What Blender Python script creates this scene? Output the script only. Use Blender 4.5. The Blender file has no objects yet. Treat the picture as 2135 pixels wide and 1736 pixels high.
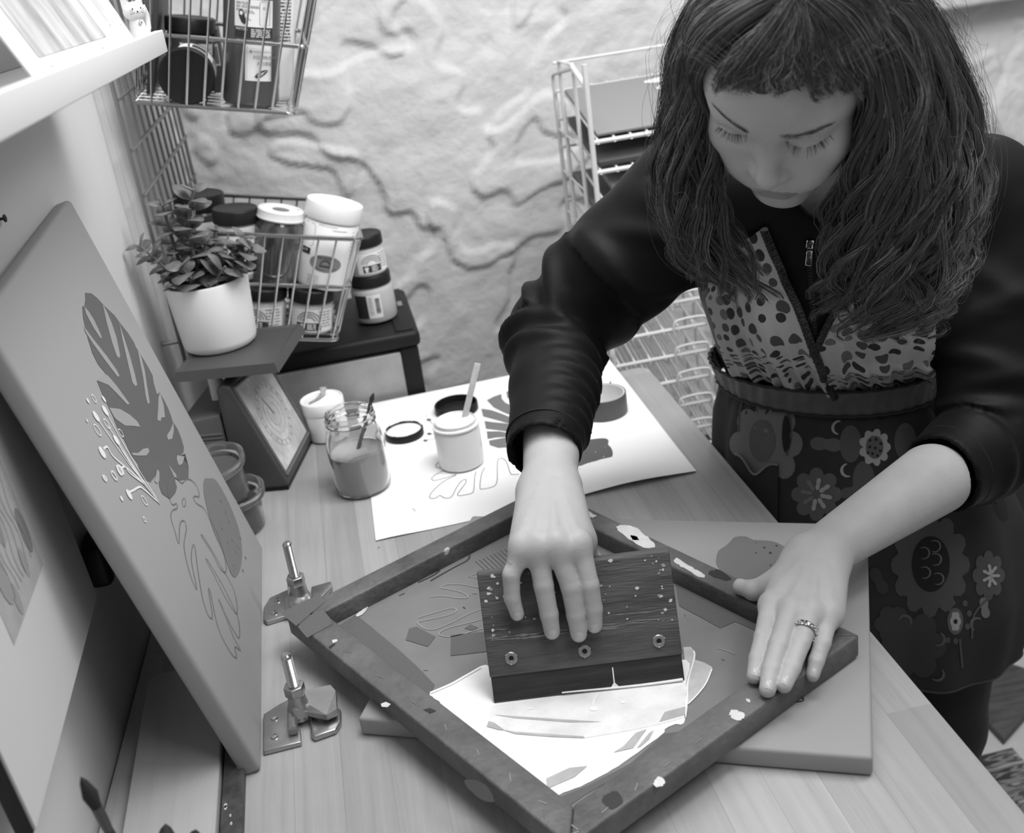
import bpy, bmesh, math, random
import numpy as np
from mathutils import Vector, Matrix, noise as mnoise
random.seed(7)
RNG = np.random.default_rng(11)
SC = bpy.context.scene
COL = SC.collection
PI = math.pi
T = 0.90                      # height of the table top above the floor

# ------------------------------------------------------------------ camera
IW, IH = 2135, 1736
FPX = 2388.0
PITCH, ROLL, YAW = math.radians(24.4), math.radians(-8.03), math.radians(7.57)
CAM = np.array([0.0, 0.0, T + 0.75])
_f = np.array([math.sin(YAW)*math.cos(PITCH), math.cos(YAW)*math.cos(PITCH), -math.sin(PITCH)])
_r = np.array([math.cos(YAW), -math.sin(YAW), 0.0])
_u = np.cross(_r, _f)
CR = math.cos(ROLL)*_r + math.sin(ROLL)*_u
CU = -math.sin(ROLL)*_r + math.cos(ROLL)*_u
CF = _f
cam_d = bpy.data.cameras.new('camera')
cam_o = bpy.data.objects.new('camera', cam_d)
COL.objects.link(cam_o)
cam_o.matrix_world = Matrix(((CR[0], CU[0], -CF[0], CAM[0]), (CR[1], CU[1], -CF[1], CAM[1]), (CR[2], CU[2], -CF[2], CAM[2]), (0, 0, 0, 1)))
cam_d.sensor_width = 36.0
cam_d.lens = FPX/IW*36.0
cam_d.clip_start = 0.05
cam_d.dof.use_dof = True
cam_d.dof.focus_distance = 1.22
cam_d.dof.aperture_fstop = 6.3
SC.camera = cam_o

# ------------------------------------------------------------------ world, lamps, exposure
w = bpy.data.worlds.new('room_light'); SC.world = w
w.use_nodes = True
w.node_tree.nodes['Background'].inputs[0].default_value = (1, 1, 1, 1)
w.node_tree.nodes['Background'].inputs[1].default_value = 0.24

def area(name, loc, target, size, power, sizey=None):
    d = bpy.data.lights.new(name, 'AREA')
    d.energy = power; d.shape = 'RECTANGLE'; d.size = size; d.size_y = sizey or size
    o = bpy.data.objects.new(name, d); COL.objects.link(o)
    o.location = loc
    o.rotation_euler = (Vector(target)-Vector(loc)).to_track_quat('-Z', 'Y').to_euler()
    return o
area('ceiling_light_panel', (0.47, 1.02, 2.50), (0.1, 1.2, 0.95), 0.8, 19.5, 0.6)
area('back_ceiling_light_panel', (0.12, 1.45, 2.50), (0.15, 1.40, 0.95), 0.6, 7.0, 0.6)
area('side_ceiling_light_panel', (1.25, 1.10, 2.45), (0.9, 2.2, 1.2), 0.6, 13.5, 0.6)
area('front_fill_light', (0.75, 0.15, 2.45), (0.0, 1.2, 0.95), 0.6, 7.0, 0.6)  # unseen fill lamp added to brighten the near side of the table
SC.view_settings.view_transform = 'Standard'
SC.view_settings.look = 'None'
SC.view_settings.exposure = 0.0
SC.view_settings.gamma = 1.0
SC.view_settings.use_curve_mapping = False

# ------------------------------------------------------------------ pixel -> place helpers
def ray(x, y):
    return (x-IW/2)/FPX*CR - (y-IH/2)/FPX*CU + CF
def PZ(x, y, z=0.0):            # z above the table top
    d = ray(x, y); return CAM + d*((T+z-CAM[2])/d[2])
def PX(x, y, X):
    d = ray(x, y); return CAM + d*((X-CAM[0])/d[0])
def PY(x, y, Y):
    d = ray(x, y); return CAM + d*((Y-CAM[1])/d[1])
def PD(x, y, depth):
    return CAM + ray(x, y)*depth
def PP(x, y, o, n):             # onto a plane
    d = ray(x, y); o = np.array(o); n = np.array(n)
    return CAM + d*((o-CAM).dot(n)/d.dot(n))
V = Vector

# ------------------------------------------------------------------ materials
def lin(v):
    v = v/255.0 if v > 1 else v
    return v/12.92 if v <= 0.04045 else ((v+0.055)/1.055)**2.4
MATS = {}
def mat(name, a, rough=0.6, spec=0.4, metal=0.0, var=0.0, vscale=20.0, bump=0.0, bscale=60.0, trans=0.0, ior=1.45, alpha=1.0,
        stretch=None, sheen=0.0, coat=0.0, a2=None, ramp=None, sss=0.0, emit=0.0):
    """a plain grey with optional soft noise variation (a..a2), optional bump"""
    if name in MATS: return MATS[name]
    m = bpy.data.materials.new(name); m.use_nodes = True
    nt = m.node_tree; b = nt.nodes['Principled BSDF']
    b.inputs['Base Color'].default_value = (a, a, a, 1)
    b.inputs['Roughness'].default_value = rough
    b.inputs['Specular IOR Level'].default_value = spec
    b.inputs['Metallic'].default_value = metal
    b.inputs['IOR'].default_value = ior
    b.inputs['Transmission Weight'].default_value = trans
    b.inputs['Alpha'].default_value = alpha
    b.inputs['Sheen Weight'].default_value = sheen
    b.inputs['Coat Weight'].default_value = coat
    if sss:
        b.inputs['Subsurface Weight'].default_value = sss
        b.inputs['Subsurface Radius'].default_value = (0.012, 0.012, 0.012)
        b.inputs['Subsurface Scale'].default_value = 0.3
    if var or a2 is not None or bump:
        tc = nt.nodes.new('ShaderNodeTexCoord'); mp = nt.nodes.new('ShaderNodeMapping')
        nt.links.new(tc.outputs['Object'], mp.inputs['Vector'])
        if stretch: mp.inputs['Scale'].default_value = stretch
    if var or a2 is not None:
        n = nt.nodes.new('ShaderNodeTexNoise'); n.inputs['Scale'].default_value = vscale; n.inputs['Detail'].default_value = 6
        n.inputs['Roughness'].default_value = 0.65
        nt.links.new(mp.outputs['Vector'], n.inputs['Vector'])
        r = nt.nodes.new('ShaderNodeValToRGB')
        lo, hi = (a*(1-var), a*(1+var)) if a2 is None else (a, a2)
        p0, p1 = ramp or (0.3, 0.7)
        r.color_ramp.elements[0].position = p0; r.color_ramp.elements[0].color = (lo, lo, lo, 1)
        r.color_ramp.elements[1].position = p1; r.color_ramp.elements[1].color = (hi, hi, hi, 1)
        nt.links.new(n.outputs['Fac'], r.inputs['Fac']); nt.links.new(r.outputs['Color'], b.inputs['Base Color'])
    if bump:
        n2 = nt.nodes.new('ShaderNodeTexNoise'); n2.inputs['Scale'].default_value = bscale; n2.inputs['Detail'].default_value = 5
        nt.links.new(mp.outputs['Vector'], n2.inputs['Vector'])
        bp = nt.nodes.new('ShaderNodeBump'); bp.inputs['Strength'].default_value = bump; bp.inputs['Distance'].default_value = 0.01
        nt.links.new(n2.outputs['Fac'], bp.inputs['Height']); nt.links.new(bp.outputs['Normal'], b.inputs['Normal'])
    MATS[name] = m
    return m

# ------------------------------------------------------------------ mesh builder
class MB:
    def __init__(s):
        s.v = []; s.f = []; s.m = []; s.n = 0
    def add(s, vs, fs, mi=0, M=None):
        vs = np.asarray(vs, float).reshape(-1, 3)
        if M is not None:
            A = np.array(M); vs = vs @ A[:3, :3].T + A[:3, 3]
        s.v.append(vs)
        o = s.n
        s.f += [tuple(i+o for i in f) for f in fs]
        s.m += [mi]*len(fs)
        s.n += len(vs)
        return s
    def box(s, c, size, mi=0, M=None, bev=0.0):
        hx, hy, hz = [k/2 for k in size]
        if bev <= 0:
            vs = [(c[0]+a*hx, c[1]+b*hy, c[2]+d*hz) for a in (-1, 1) for b in (-1, 1) for d in (-1, 1)]
            fs = [(0, 1, 3, 2), (4, 6, 7, 5), (0, 4, 5, 1), (2, 3, 7, 6), (0, 2, 6, 4), (1, 5, 7, 3)]
            return s.add(vs, fs, mi, M)
        bm = bmesh.new(); bmesh.ops.create_cube(bm, size=1.0)
        for v in bm.verts: v.co = (v.co.x*size[0]+c[0], v.co.y*size[1]+c[1], v.co.z*size[2]+c[2])
        bmesh.ops.bevel(bm, geom=list(bm.edges), offset=bev, segments=3, profile=0.5, affect='EDGES', clamp_overlap=True)
        return s.bm(bm, mi, M)
    def bm(s, bm, mi=0, M=None):
        bm.verts.index_update()
        vs = [v.co[:] for v in bm.verts]; fs = [tuple(v.index for v in f.verts) for f in bm.faces]
        bm.free()
        return s.add(vs, fs, mi, M)
    def prism(s, poly, z0, z1, mi=0, M=None, bev=0.0, top=None):
        n = len(poly)
        if bev > 0:
            bm = bmesh.new()
            a = [bm.verts.new((p[0], p[1], z0)) for p in poly]; b = [bm.verts.new((p[0], p[1], z1)) for p in poly]
            bm.faces.new(a[::-1]); bm.faces.new(b)
            for i in range(n): bm.faces.new((a[i], a[(i+1) % n], b[(i+1) % n], b[i]))
            bmesh.ops.recalc_face_normals(bm, faces=bm.faces)
            bmesh.ops.bevel(bm, geom=list(bm.edges), offset=bev, segments=3, profile=0.5, affect='EDGES', clamp_overlap=True)
            return s.bm(bm, mi, M)
        ar = sum(poly[i][0]*poly[(i+1) % n][1]-poly[(i+1) % n][0]*poly[i][1] for i in range(n))
        if (ar < 0) != (z1 < z0): poly = poly[::-1]
        vs = [(p[0], p[1], z0) for p in poly]+[(p[0], p[1], z1) for p in poly]
        fs = [tuple(range(n))[::-1], tuple(range(n, 2*n))]+[(i, (i+1) % n, (i+1) % n+n, i+n) for i in range(n)]
        return s.add(vs, fs, mi, M)
    def tube(s, pts, r, n=8, mi=0, M=None, caps=True, closed=False):
        P = np.asarray(pts, float); k = len(P)
        R = np.full(k, r, float) if np.isscalar(r) else np.asarray(r, float)
        if closed: tg = np.roll(P, -1, 0)-np.roll(P, 1, 0)
        else: tg = np.gradient(P, axis=0)
        tg /= np.linalg.norm(tg, axis=1)[:, None]+1e-12
        a = np.array([0, 0, 1.0]) if abs(tg[0][2]) < 0.9 else np.array([1.0, 0, 0])
        nv = np.cross(tg[0], a); nv /= np.linalg.norm(nv)
        ang = np.arange(n)*2*PI/n
        vs = []
        for i in range(k):
            nv = nv-tg[i]*nv.dot(tg[i]); nv /= np.linalg.norm(nv)+1e-12
            bv = np.cross(tg[i], nv)
            vs.append(P[i]+R[i]*(np.cos(ang)[:, None]*nv+np.sin(ang)[:, None]*bv))
        vs = np.concatenate(vs)
        fs = []
        for i in range(k if closed else k-1):
            j = (i+1) % k
            for q in range(n): fs.append((i*n+q, i*n+(q+1) % n, j*n+(q+1) % n, j*n+q))
        if caps and not closed:
            fs.append(tuple(range(n))[::-1]); fs.append(tuple(range((k-1)*n, k*n)))
        return s.add(vs, fs, mi, M)
    def lathe(s, prof, n=40, mi=0, M=None, mis=None):
        """prof: (radius, z) from outside bottom up; mis: material index per segment"""
        vs = []; fs = []; ms = []
        k = len(prof); ang = np.arange(n)*2*PI/n
        for r, z in prof:
            vs += [(r*math.cos(a), r*math.sin(a), z) for a in ang]
        for i in range(k-1):
            for q in range(n):
                fs.append((i*n+q, i*n+(q+1) % n, (i+1)*n+(q+1) % n, (i+1)*n+q)); ms.append(mi if mis is None else mis[i])
        if prof[0][0] > 1e-6 : fs.append(tuple(range(n))[::-1]); ms.append(mi if mis is None else mis[0])
        if prof[-1][0] > 1e-6: fs.append(tuple(range((k-1)*n, k*n))); ms.append(mi if mis is None else mis[-1])
        o = len(s.m)
        s.add(vs, fs, 0, M); s.m[o:] = ms
        return s
    def ell(s, c, r, mi=0, M=None, nu=20, nv=12):
        vs = []; fs = []
        for i in range(nv+1):
            th = PI*i/nv
            for j in range(nu):
                a = 2*PI*j/nu
                vs.append((c[0]+r[0]*math.sin(th)*math.cos(a), c[1]+r[1]*math.sin(th)*math.sin(a), c[2]-r[2]*math.cos(th)))
        for i in range(nv):
            for j in range(nu): fs.append((i*nu+j, i*nu+(j+1) % nu, (i+1)*nu+(j+1) % nu, (i+1)*nu+j))
        return s.add(vs, fs, mi, M)
    def poly3(s, pts, mi=0):       # a flat patch through given 3-D points
        return s.add(pts, [tuple(range(len(pts)))], mi)
    def ribbon(s, pts, wdt, nrm, mi=0, closed=False):
        P = np.asarray(pts, float); nrm = np.asarray(nrm, float)
        tg = (np.roll(P, -1, 0)-np.roll(P, 1, 0)) if closed else np.gradient(P, axis=0)
        tg /= np.linalg.norm(tg, axis=1)[:, None]+1e-12
        sd = np.cross(nrm, tg); sd /= np.linalg.norm(sd, axis=1)[:, None]+1e-12
        w_ = (np.full(len(P), wdt) if np.isscalar(wdt) else np.asarray(wdt))[:, None]/2
        vs = np.concatenate([P+sd*w_, P-sd*w_]); n = len(P)
        fs = [(i, (i+1) % n, (i+1) % n+n, i+n) for i in range(n if closed else n-1)]
        return s.add(vs, fs, mi)
    def build(s, name, mats, loc=None, smooth=True, ang=40, label=None, M=None):
        me = bpy.data.meshes.new(name)
        vs = np.concatenate(s.v) if s.v else np.zeros((0, 3))
        if loc is not None: vs = vs-np.asarray(loc)
        me.from_pydata(vs.tolist(), [], s.f)
        for m_ in (mats if isinstance(mats, (list, tuple)) else [mats]): me.materials.append(m_)
        me.polygons.foreach_set('material_index', s.m)
        if smooth:
            me.polygons.foreach_set('use_smooth', [True]*len(s.f))
            me.set_sharp_from_angle(angle=math.radians(ang))
        me.update()
        o = bpy.data.objects.new(name, me); COL.objects.link(o)
        if loc is not None: o.location = loc
        if M is not None: o.matrix_world = M
        if label: o['label'] = label
        return o

def empty(name, label, cat, M=None, loc=None, group=None):
    o = bpy.data.objects.new(name, None); COL.objects.link(o)
    o.empty_display_size = 0.03
    if M is not None: o.matrix_world = Matrix(M)
    elif loc is not None: o.matrix_world = Matrix.Translation(Vector(loc))
    o['label'] = label; o['category'] = cat
    if group: o['group'] = group
    return o
def part(mb, name, mats, root, local=True, label=None, smooth=True, ang=40):
    """mesh in the root's own (local) coordinates, or in world coordinates"""
    o = mb.build(name, mats, smooth=smooth, ang=ang, label=label)
    o.parent = root
    if not local:
        chain = WM(root)
        o.matrix_parent_inverse = chain.inverted()
    return o
def WM(o):
    M = o.matrix_basis.copy()
    if o.parent: M = WM(o.parent) @ o.matrix_parent_inverse @ M
    return M
def tag(o, label, cat, group=None):
    o['label'] = label; o['category'] = cat
    if group: o['group'] = group
    return o
def struct(o): o['kind'] = 'structure'; return o
def frame(origin, x, z):
    """4x4 with local x along x and local z as near z as possible"""
    x = Vector(x).normalized(); z = Vector(z); y = z.cross(x).normalized(); z = x.cross(y)
    return Matrix(((x.x, y.x, z.x, origin[0]), (x.y, y.y, z.y, origin[1]), (x.z, y.z, z.z, origin[2]), (0, 0, 0, 1)))
def smoothpath(P, k=6, closed=False):
    """Catmull-Rom through the points"""
    P = np.asarray(P, float); n = len(P); out = []
    rng = range(n if closed else n-1)
    for i in rng:
        if closed: p0, p1, p2, p3 = P[i-1], P[i], P[(i+1) % n], P[(i+2) % n]
        else: p0, p1, p2, p3 = P[max(i-1, 0)], P[i], P[i+1], P[min(i+2, n-1)]
        for j in range(k):
            t = j/k
            out.append(0.5*((2*p1)+(-p0+p2)*t+(2*p0-5*p1+4*p2-p3)*t*t+(-p0+3*p1-3*p2+p3)*t**3))
    if not closed: out.append(P[-1])
    return np.array(out)
def text_mesh(body, size, M, mb, mi=0, ext=0.0, align='LEFT', font=None):
    """writing as flat mesh added to a builder; M puts the text plane (x right, y up) in place"""
    cu = bpy.data.curves.new('txt', 'FONT'); cu.body = body; cu.size = size; cu.align_x = align; cu.extrude = ext
    cu.resolution_u = 2
    ob = bpy.data.objects.new('txt', cu); COL.objects.link(ob)
    dg = bpy.context.evaluated_depsgraph_get(); dg.update()
    me = bpy.data.meshes.new_from_object(ob.evaluated_get(dg))
    vs = np.array([v.co[:] for v in me.vertices]); fs = [tuple(p.vertices) for p in me.polygons]
    bpy.data.objects.remove(ob); bpy.data.curves.remove(cu); bpy.data.meshes.remove(me)
    if len(vs):
        if callable(M): mb.add([M(v[0], v[1]) for v in vs], fs, mi)
        else: mb.add(vs, fs, mi, M)
    return mb
def on_cyl(R, a0, z0, off=0.0004, lean=0.0):
    """wraps flat (x right, y up) onto an upright cylinder of radius R; a0 = angle of x=0 seen from outside"""
    def fn(x, y):
        a = a0+x/R
        return ((R+off)*math.cos(a), (R+off)*math.sin(a), z0+y)
    return fn
def wrap_patch(mb, R, a0, z0, wd, ht, mi, off=0.0003, n=14):
    """a label: a curved rectangle centred on angle a0, from z0 to z0+ht"""
    vs = []; fs = []
    for i in range(n+1):
        a = a0+(i/n-0.5)*wd/R
        vs += [((R+off)*math.cos(a), (R+off)*math.sin(a), z0), ((R+off)*math.cos(a), (R+off)*math.sin(a), z0+ht)]
    for i in range(n): fs.append((2*i, 2*i+2, 2*i+3, 2*i+1))
    return mb.add(vs, fs, mi)
# ================================================================== the setting
def wall_x(y): return -0.325 + 0.0524*(y-1.0)
WB = 2.27                                    # the back wall
m_plaster = mat('painted_stone_plaster', 0.60, rough=0.75, spec=0.25, var=0.06, vscale=5, bump=0.35, bscale=45)
m_wall = mat('painted_board_wall', 0.60, rough=0.55, spec=0.35, var=0.03, vscale=4, bump=0.05, bscale=25)

def back_wall():
    x0, x1, z0, z1, st = -0.30, 1.75, 0.25, 2.15, 0.0062
    nx, nz = int((x1-x0)/st), int((z1-z0)/st)
    vs = []
    for i in range(nx+1):
        for j in range(nz+1):
            x = x0+i*st; z = z0+j*st
            p = V((x*1.0, z*1.0, 0.3))
            wv = mnoise.noise_vector(p*3.1)*0.12
            q = p+wv
            h = 0.011*mnoise.fractal(q*2.0, 1.0, 2.0, 3)
            n1 = mnoise.noise(q*2.6+V((3.1, 0.7, 2.0)))+0.25*mnoise.noise(q*11)
            t = min(max((n1-0.12)/0.030, 0), 1); h += 0.009*t*t*(3-2*t)
            n2 = mnoise.noise(q*2.6+V((9.1, 4.7, 5.0)))+0.3*mnoise.noise(q*14+V((1, 5, 2)))
            t = min(max((n2-0.16)/0.022, 0), 1); h += 0.008*t*t*(3-2*t)
            rough = max(0, mnoise.noise(q*1.9+V((0, 7, 1)))+0.1)
            h += (0.0035+0.007*rough)*mnoise.fractal(q*V((15, 15, 15)).x, 0.9, 2.1, 4)
            vs.append((x, WB-max(h, -0.006)-0.004, z))
    fs = []
    for i in range(nx):
        for j in range(nz):
            a = i*(nz+1)+j
            fs.append((a, a+nz+1, a+nz+2, a+1))
    b = MB(); b.add(vs, fs)
    k = WB+0.02
    b.box((1.0, k+0.05, 1.175), (2.6, 0.1, 2.35))
    o = b.build('wall_back', m_plaster, ang=180)
    struct(o)
back_wall()
b = MB()
pL = [(wall_x(y), y) for y in (-0.9, WB+0.05)]
b.prism([pL[0], pL[1], (pL[1][0]-0.1, pL[1][1]), (pL[0][0]-0.1, pL[0][1])], 0.0, 2.35)
struct(b.build('wall_left', m_wall, smooth=False))
b = MB(); b.box((0.85, 0.65, -0.025), (2.9, 3.1, 0.05))
struct(b.build('floor', mat('pale_concrete_floor', 0.5, rough=0.7, var=0.15, vscale=3), smooth=False))
# stone ledge along the top of the back wall, upper right
b = MB(); p = PY(2050, 10, WB-0.05)
b.box((1.70, WB-0.03, p[2]+0.06), (1.3, 0.07, 0.12), bev=0.012)
struct(b.build('trim_1', m_plaster))

# ------------------------------------------------------------------ wooden table
def wood_boards(name, tones, bw, axis=0, grain=(70, 2.2, 40), gamt=0.16, rough=0.42, blen=0.9):
    m = bpy.data.materials.new(name); m.use_nodes = True
    nt = m.node_tree; N = nt.nodes; L = nt.links; bs = N['Principled BSDF']
    tc = N.new('ShaderNodeTexCoord'); sp = N.new('ShaderNodeSeparateXYZ'); L.new(tc.outputs['Object'], sp.inputs[0])
    def mth(op, a, b_=None, c=None):
        n = N.new('ShaderNodeMath'); n.operation = op
        for i, q in enumerate((a, b_, c)):
            if q is None: continue
            if isinstance(q, (int, float)): n.inputs[i].default_value = q
            else: L.new(q, n.inputs[i])
        return n.outputs[0]
    X, Y = sp.outputs[axis], sp.outputs[1-axis]
    col = mth('FLOOR', mth('DIVIDE', X, bw))
    r1 = N.new('ShaderNodeTexWhiteNoise'); r1.noise_dimensions = '1D'; L.new(col, r1.inputs['W'])
    row = mth('FLOOR', mth('DIVIDE', mth('ADD', Y, mth('MULTIPLY', r1.outputs['Value'], 3.7)), blen))
    cb = N.new('ShaderNodeCombineXYZ'); L.new(col, cb.inputs[0]); L.new(row, cb.inputs[1])
    r2 = N.new('ShaderNodeTexWhiteNoise'); r2.noise_dimensions = '2D'; L.new(cb.outputs[0], r2.inputs['Vector'])
    mp = N.new('ShaderNodeMapping'); mp.inputs['Scale'].default_value = grain if axis == 0 else (grain[1], grain[0], grain[2])
    off = N.new('ShaderNodeCombineXYZ'); L.new(mth('MULTIPLY', r2.outputs['Value'], 50), off.inputs[1-axis]); L.new(mth('MULTIPLY', r2.outputs['Value'], 31), off.inputs[2])
    av = N.new('ShaderNodeVectorMath'); av.operation = 'ADD'; L.new(tc.outputs['Object'], mp.inputs[0]); L.new(mp.outputs[0], av.inputs[0]); L.new(off.outputs[0], av.inputs[1])
    n = N.new('ShaderNodeTexNoise'); n.inputs['Scale'].default_value = 1.0; n.inputs['Detail'].default_value = 7; n.inputs['Roughness'].default_value = 0.7; n.inputs['Distortion'].default_value = 0.6
    L.new(av.outputs[0], n.inputs['Vector'])
    n2 = N.new('ShaderNodeTexNoise'); n2.inputs['Scale'].default_value = 9; n2.inputs['Detail'].default_value = 4; L.new(tc.outputs['Object'], n2.inputs['Vector'])
    g = mth('MULTIPLY', mth('SUBTRACT', n.outputs['Fac'], 0.5), gamt*4)
    s2 = mth('MULTIPLY', mth('SUBTRACT', n2.outputs['Fac'], 0.5), 0.22)
    tone = mth('ADD', tones[0], mth('MULTIPLY', r2.outputs['Value'], tones[1]-tones[0]))
    fr = mth('FRACT', mth('DIVIDE', X, bw))
    seam = mth('LESS_THAN', fr, 0.02)
    val = mth('MULTIPLY', tone, mth('ADD', mth('ADD', 1.0, g), s2))
    val = mth('MULTIPLY', val, mth('SUBTRACT', 1.0, mth('MULTIPLY', seam, 0.18)))
    cc = N.new('ShaderNodeCombineColor'); 
    for i in range(3): L.new(val, cc.inputs[i])
    L.new(cc.outputs[0], bs.inputs['Base Color'])
    bs.inputs['Roughness'].default_value = rough; bs.inputs['Specular IOR Level'].default_value = 0.35
    return m
m_table = wood_boards('maple_worktop', (0.285, 0.40), 0.047)
ty = 1.735
b = MB()
x_r = 0.4695
corner = [(x_r-0.018+0.018*math.cos(a), ty-0.018+0.018*math.sin(a)) for a in np.linspace(0, PI/2, 7)]
outl = [(x_r, 0.15)]+corner+[(wall_x(ty)+0.004, ty), (wall_x(0.15)+0.004, 0.15)]
b.prism(outl, T-0.042, T, bev=0.004)
table = empty('work_table', 'long wooden work table with a boarded maple top under the printing screen', 'table', loc=(0.1, 0.95, 0))
part(b, 'tabletop', m_table, table, local=False, ang=30)
m_leg = mat('table_leg_wood', 0.28, rough=0.6, var=0.15, vscale=30)
for lx, ly in ((-0.25, 0.25), (0.40, 0.25), (-0.20, 1.66), (0.40, 1.66)):
    b = MB(); b.box((lx, ly, (T-0.042)/2), (0.06, 0.06, T-0.042), bev=0.004)
    part(b, 'leg', m_leg, table, local=False)

# ------------------------------------------------------------------ wire grid on the left wall
m_wire = mat('chrome_wire', 0.50, rough=0.24, metal=1.0)
m_wire_dull = mat('dull_steel_wire', 0.28, rough=0.42, metal=0.85)
def rack_pt(y, z, off=0.030): return (wall_x(y)+off, y, T+z)
grid = empty('wire_grid_panel', 'steel wire grid panel fixed flat to the left wall in the corner', 'wire grid', loc=rack_pt(1.8, 0.1))
gy = np.linspace(1.695, 2.185, 11)
for y in gy:
    b = MB(); r = 0.0032 if y in (gy[0], gy[-1]) else 0.0022
    b.tube([rack_pt(y, 0.14), rack_pt(y, 1.05)], r, 8)
    part(b, 'vertical_wire', m_wire_dull, grid, local=False)
for z in (0.15, 0.22, 0.29, 0.355, 0.425, 0.49, 0.56, 0.63, 0.70, 0.77, 0.84, 0.91, 0.98, 1.045):
    b = MB(); b.tube([rack_pt(gy[0], z, 0.0335), rack_pt(gy[-1], z, 0.0335)], 0.003 if z in (0.425, 0.49) else 0.0023, 8)
    part(b, 'cross_wire', m_wire_dull, grid, local=False)
for y in (gy[0]+0.012, gy[-1]-0.012):
    for z in (0.2, 0.7, 1.0):
        b = MB(); b.tube([(wall_x(y)+0.0005, y, T+z), (wall_x(y)+0.030, y, T+z)], 0.004, 8)
        part(b, 'wall_bracket', m_wire, grid, local=False)

# ------------------------------------------------------------------ wire baskets hooked on the grid
def basket(name, label, org, droop, Lb, Hh, zmid, D, flare):
    a = math.radians(droop)
    M = Matrix(((math.cos(a), 0, math.sin(a), org[0]), (0, 1, 0, org[1]), (-math.sin(a), 0, math.cos(a), org[2]), (0, 0, 0, 1))) @ Matrix.Scale(KB, 4)
    e = empty(name, label, 'wire basket', M)
    def Xr(z): return Lb+flare*z/Hh
    r0 = 0.0032
    def loop(z): 
        c = 0.012; x = Xr(z)
        return smoothpath([(0, 0, z), (x-c, 0, z), (x, c, z), (x, D-c, z), (x-c, D, z), (0, D, z)], 4, True)
    for z, nm, r in ((Hh, 'rim', 0.0036), (zmid, 'middle_rail', 0.003), (0, 'bottom_rail', 0.0026)):
        b = MB()
        pts = [(0, 0, z), (Xr(z)-0.012, 0, z)]+[(Xr(z)-0.012+0.012*math.sin(t), 0.012-0.012*math.cos(t), z) for t in np.linspace(0.2, PI/2, 5)]
        pts += [(Xr(z), D-0.012, z)]+[(Xr(z)-0.012+0.012*math.cos(t), D-0.012+0.012*math.sin(t), z) for t in np.linspace(0.2, PI/2, 5)]+[(0, D, z)]
        b.tube(pts, r, 8, closed=True)
        part(b, nm, m_wire, e)
    n = int(Lb/0.0225)
    for i in range(1, n+1):                      # hoops: up the front, under the floor, up the back
        x = Lb*i/(n+0.4)
        b = MB(); xt = x*Xr(Hh)/Lb
        b.tube([(xt, -0.002, Hh), (x, -0.002, 0.004), (x, 0.004, -0.002), (x, D-0.004, -0.002), (x, D+0.002, 0.004), (xt, D+0.002, Hh)], 0.0017, 6)
        part(b, 'basket_wire', m_wire, e)
    m_ = int(D/0.028)
    for i in range(1, m_+1):                     # along the floor and up the outer end
        y = D*i/(m_+0.5)
        b = MB(); b.tube([(0, y, Hh*0.98), (0, y, 0), (Lb-0.003, y, -0.001), (Lb+0.002, y, 0.004), (Xr(Hh)+0.002, y, Hh)], 0.0017, 6)
        part(b, 'end_wire', m_wire, e)
    for y in (0.065, 0.175):                     # hooks over the grid's cross wire
        b = MB(); pts = [(0, y, Hh)]+[(-0.004+0.010*math.cos(t)-0.006, y, Hh+0.012+0.010*math.sin(t)) for t in np.linspace(-0.6, PI+0.6, 12)]
        b.tube(pts, 0.0026, 8)
        part(b, 'hook', m_wire, e)
    return e, M
KB = 1.09; YB = 1.745
def borg(px, droop, L): 
    a = math.radians(droop); p = PY(px[0], px[1], YB); return p-np.array((math.cos(a), 0, -math.sin(a)))*L*KB
BL, ML = basket('wire_basket', 'lower chrome wire basket, crammed with paint jars, hooked on the wall grid', borg((705, 709), 12.6, 0.205), 12.6, 0.205, 0.151, 0.080, 0.25, 0.028)
BT, MT = basket('wire_basket', 'upper chrome wire basket holding the tall ink bottle, above the jars', borg((616, 237), 13.0, 0.207), 13.0, 0.207, 0.175, 0.087, 0.25, 0.026)

# ------------------------------------------------------------------ jars and bottles
m_black = mat('black_plastic_lid', 0.012, rough=0.42, spec=0.3)
m_white = mat('white_plastic', 0.88, rough=0.4, spec=0.4, sss=0.0)
m_whitelid = mat('white_lid_metal', 0.78, rough=0.35)
m_label = mat('white_paper_label', 0.74, rough=0.6)
m_ink = mat('black_print', 0.03, rough=0.6)
m_grey = mat('grey_print', 0.22, rough=0.6)
m_midgrey = mat('mid_grey_print', 0.42, rough=0.6)
m_glass = mat('clear_glass', 0.95, rough=0.02, trans=1.0, ior=1.45)
m_plasclear = mat('clear_plastic', 0.9, rough=0.12, trans=0.92, ior=1.3)
def up(base, top):
    z = (Vector(top)-Vector(base)); h = z.length; z.normalize()
    x = Vector((1, 0, 0)); y = z.cross(x).normalized(); x = y.cross(z)
    return Matrix(((x.x, y.x, z.x, base[0]), (x.y, y.y, z.y, base[1]), (x.z, y.z, z.z, base[2]), (0, 0, 0, 1))), h
def local_cam(M):
    return M.inverted() @ Vector(CAM)
def cam_angle(M):
    c = local_cam(M); return math.atan2(c.y, c.x)
def textlines(mb, R, a0, z0, wd, rows, mi, gap=0.0042, th=0.0016, seed=1, off=0.0006):
    rg = random.Random(seed)
    for i in range(rows):
        x = -wd/2
        while x < wd/2:
            l = rg.uniform(0.003, 0.010)
            l = min(l, wd/2-x)
            if l > 0.001: wrap_patch(mb, R, a0+(x+l/2)/R, z0-i*gap, l, th, mi, off, 2)
            x += l+0.0015
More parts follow.
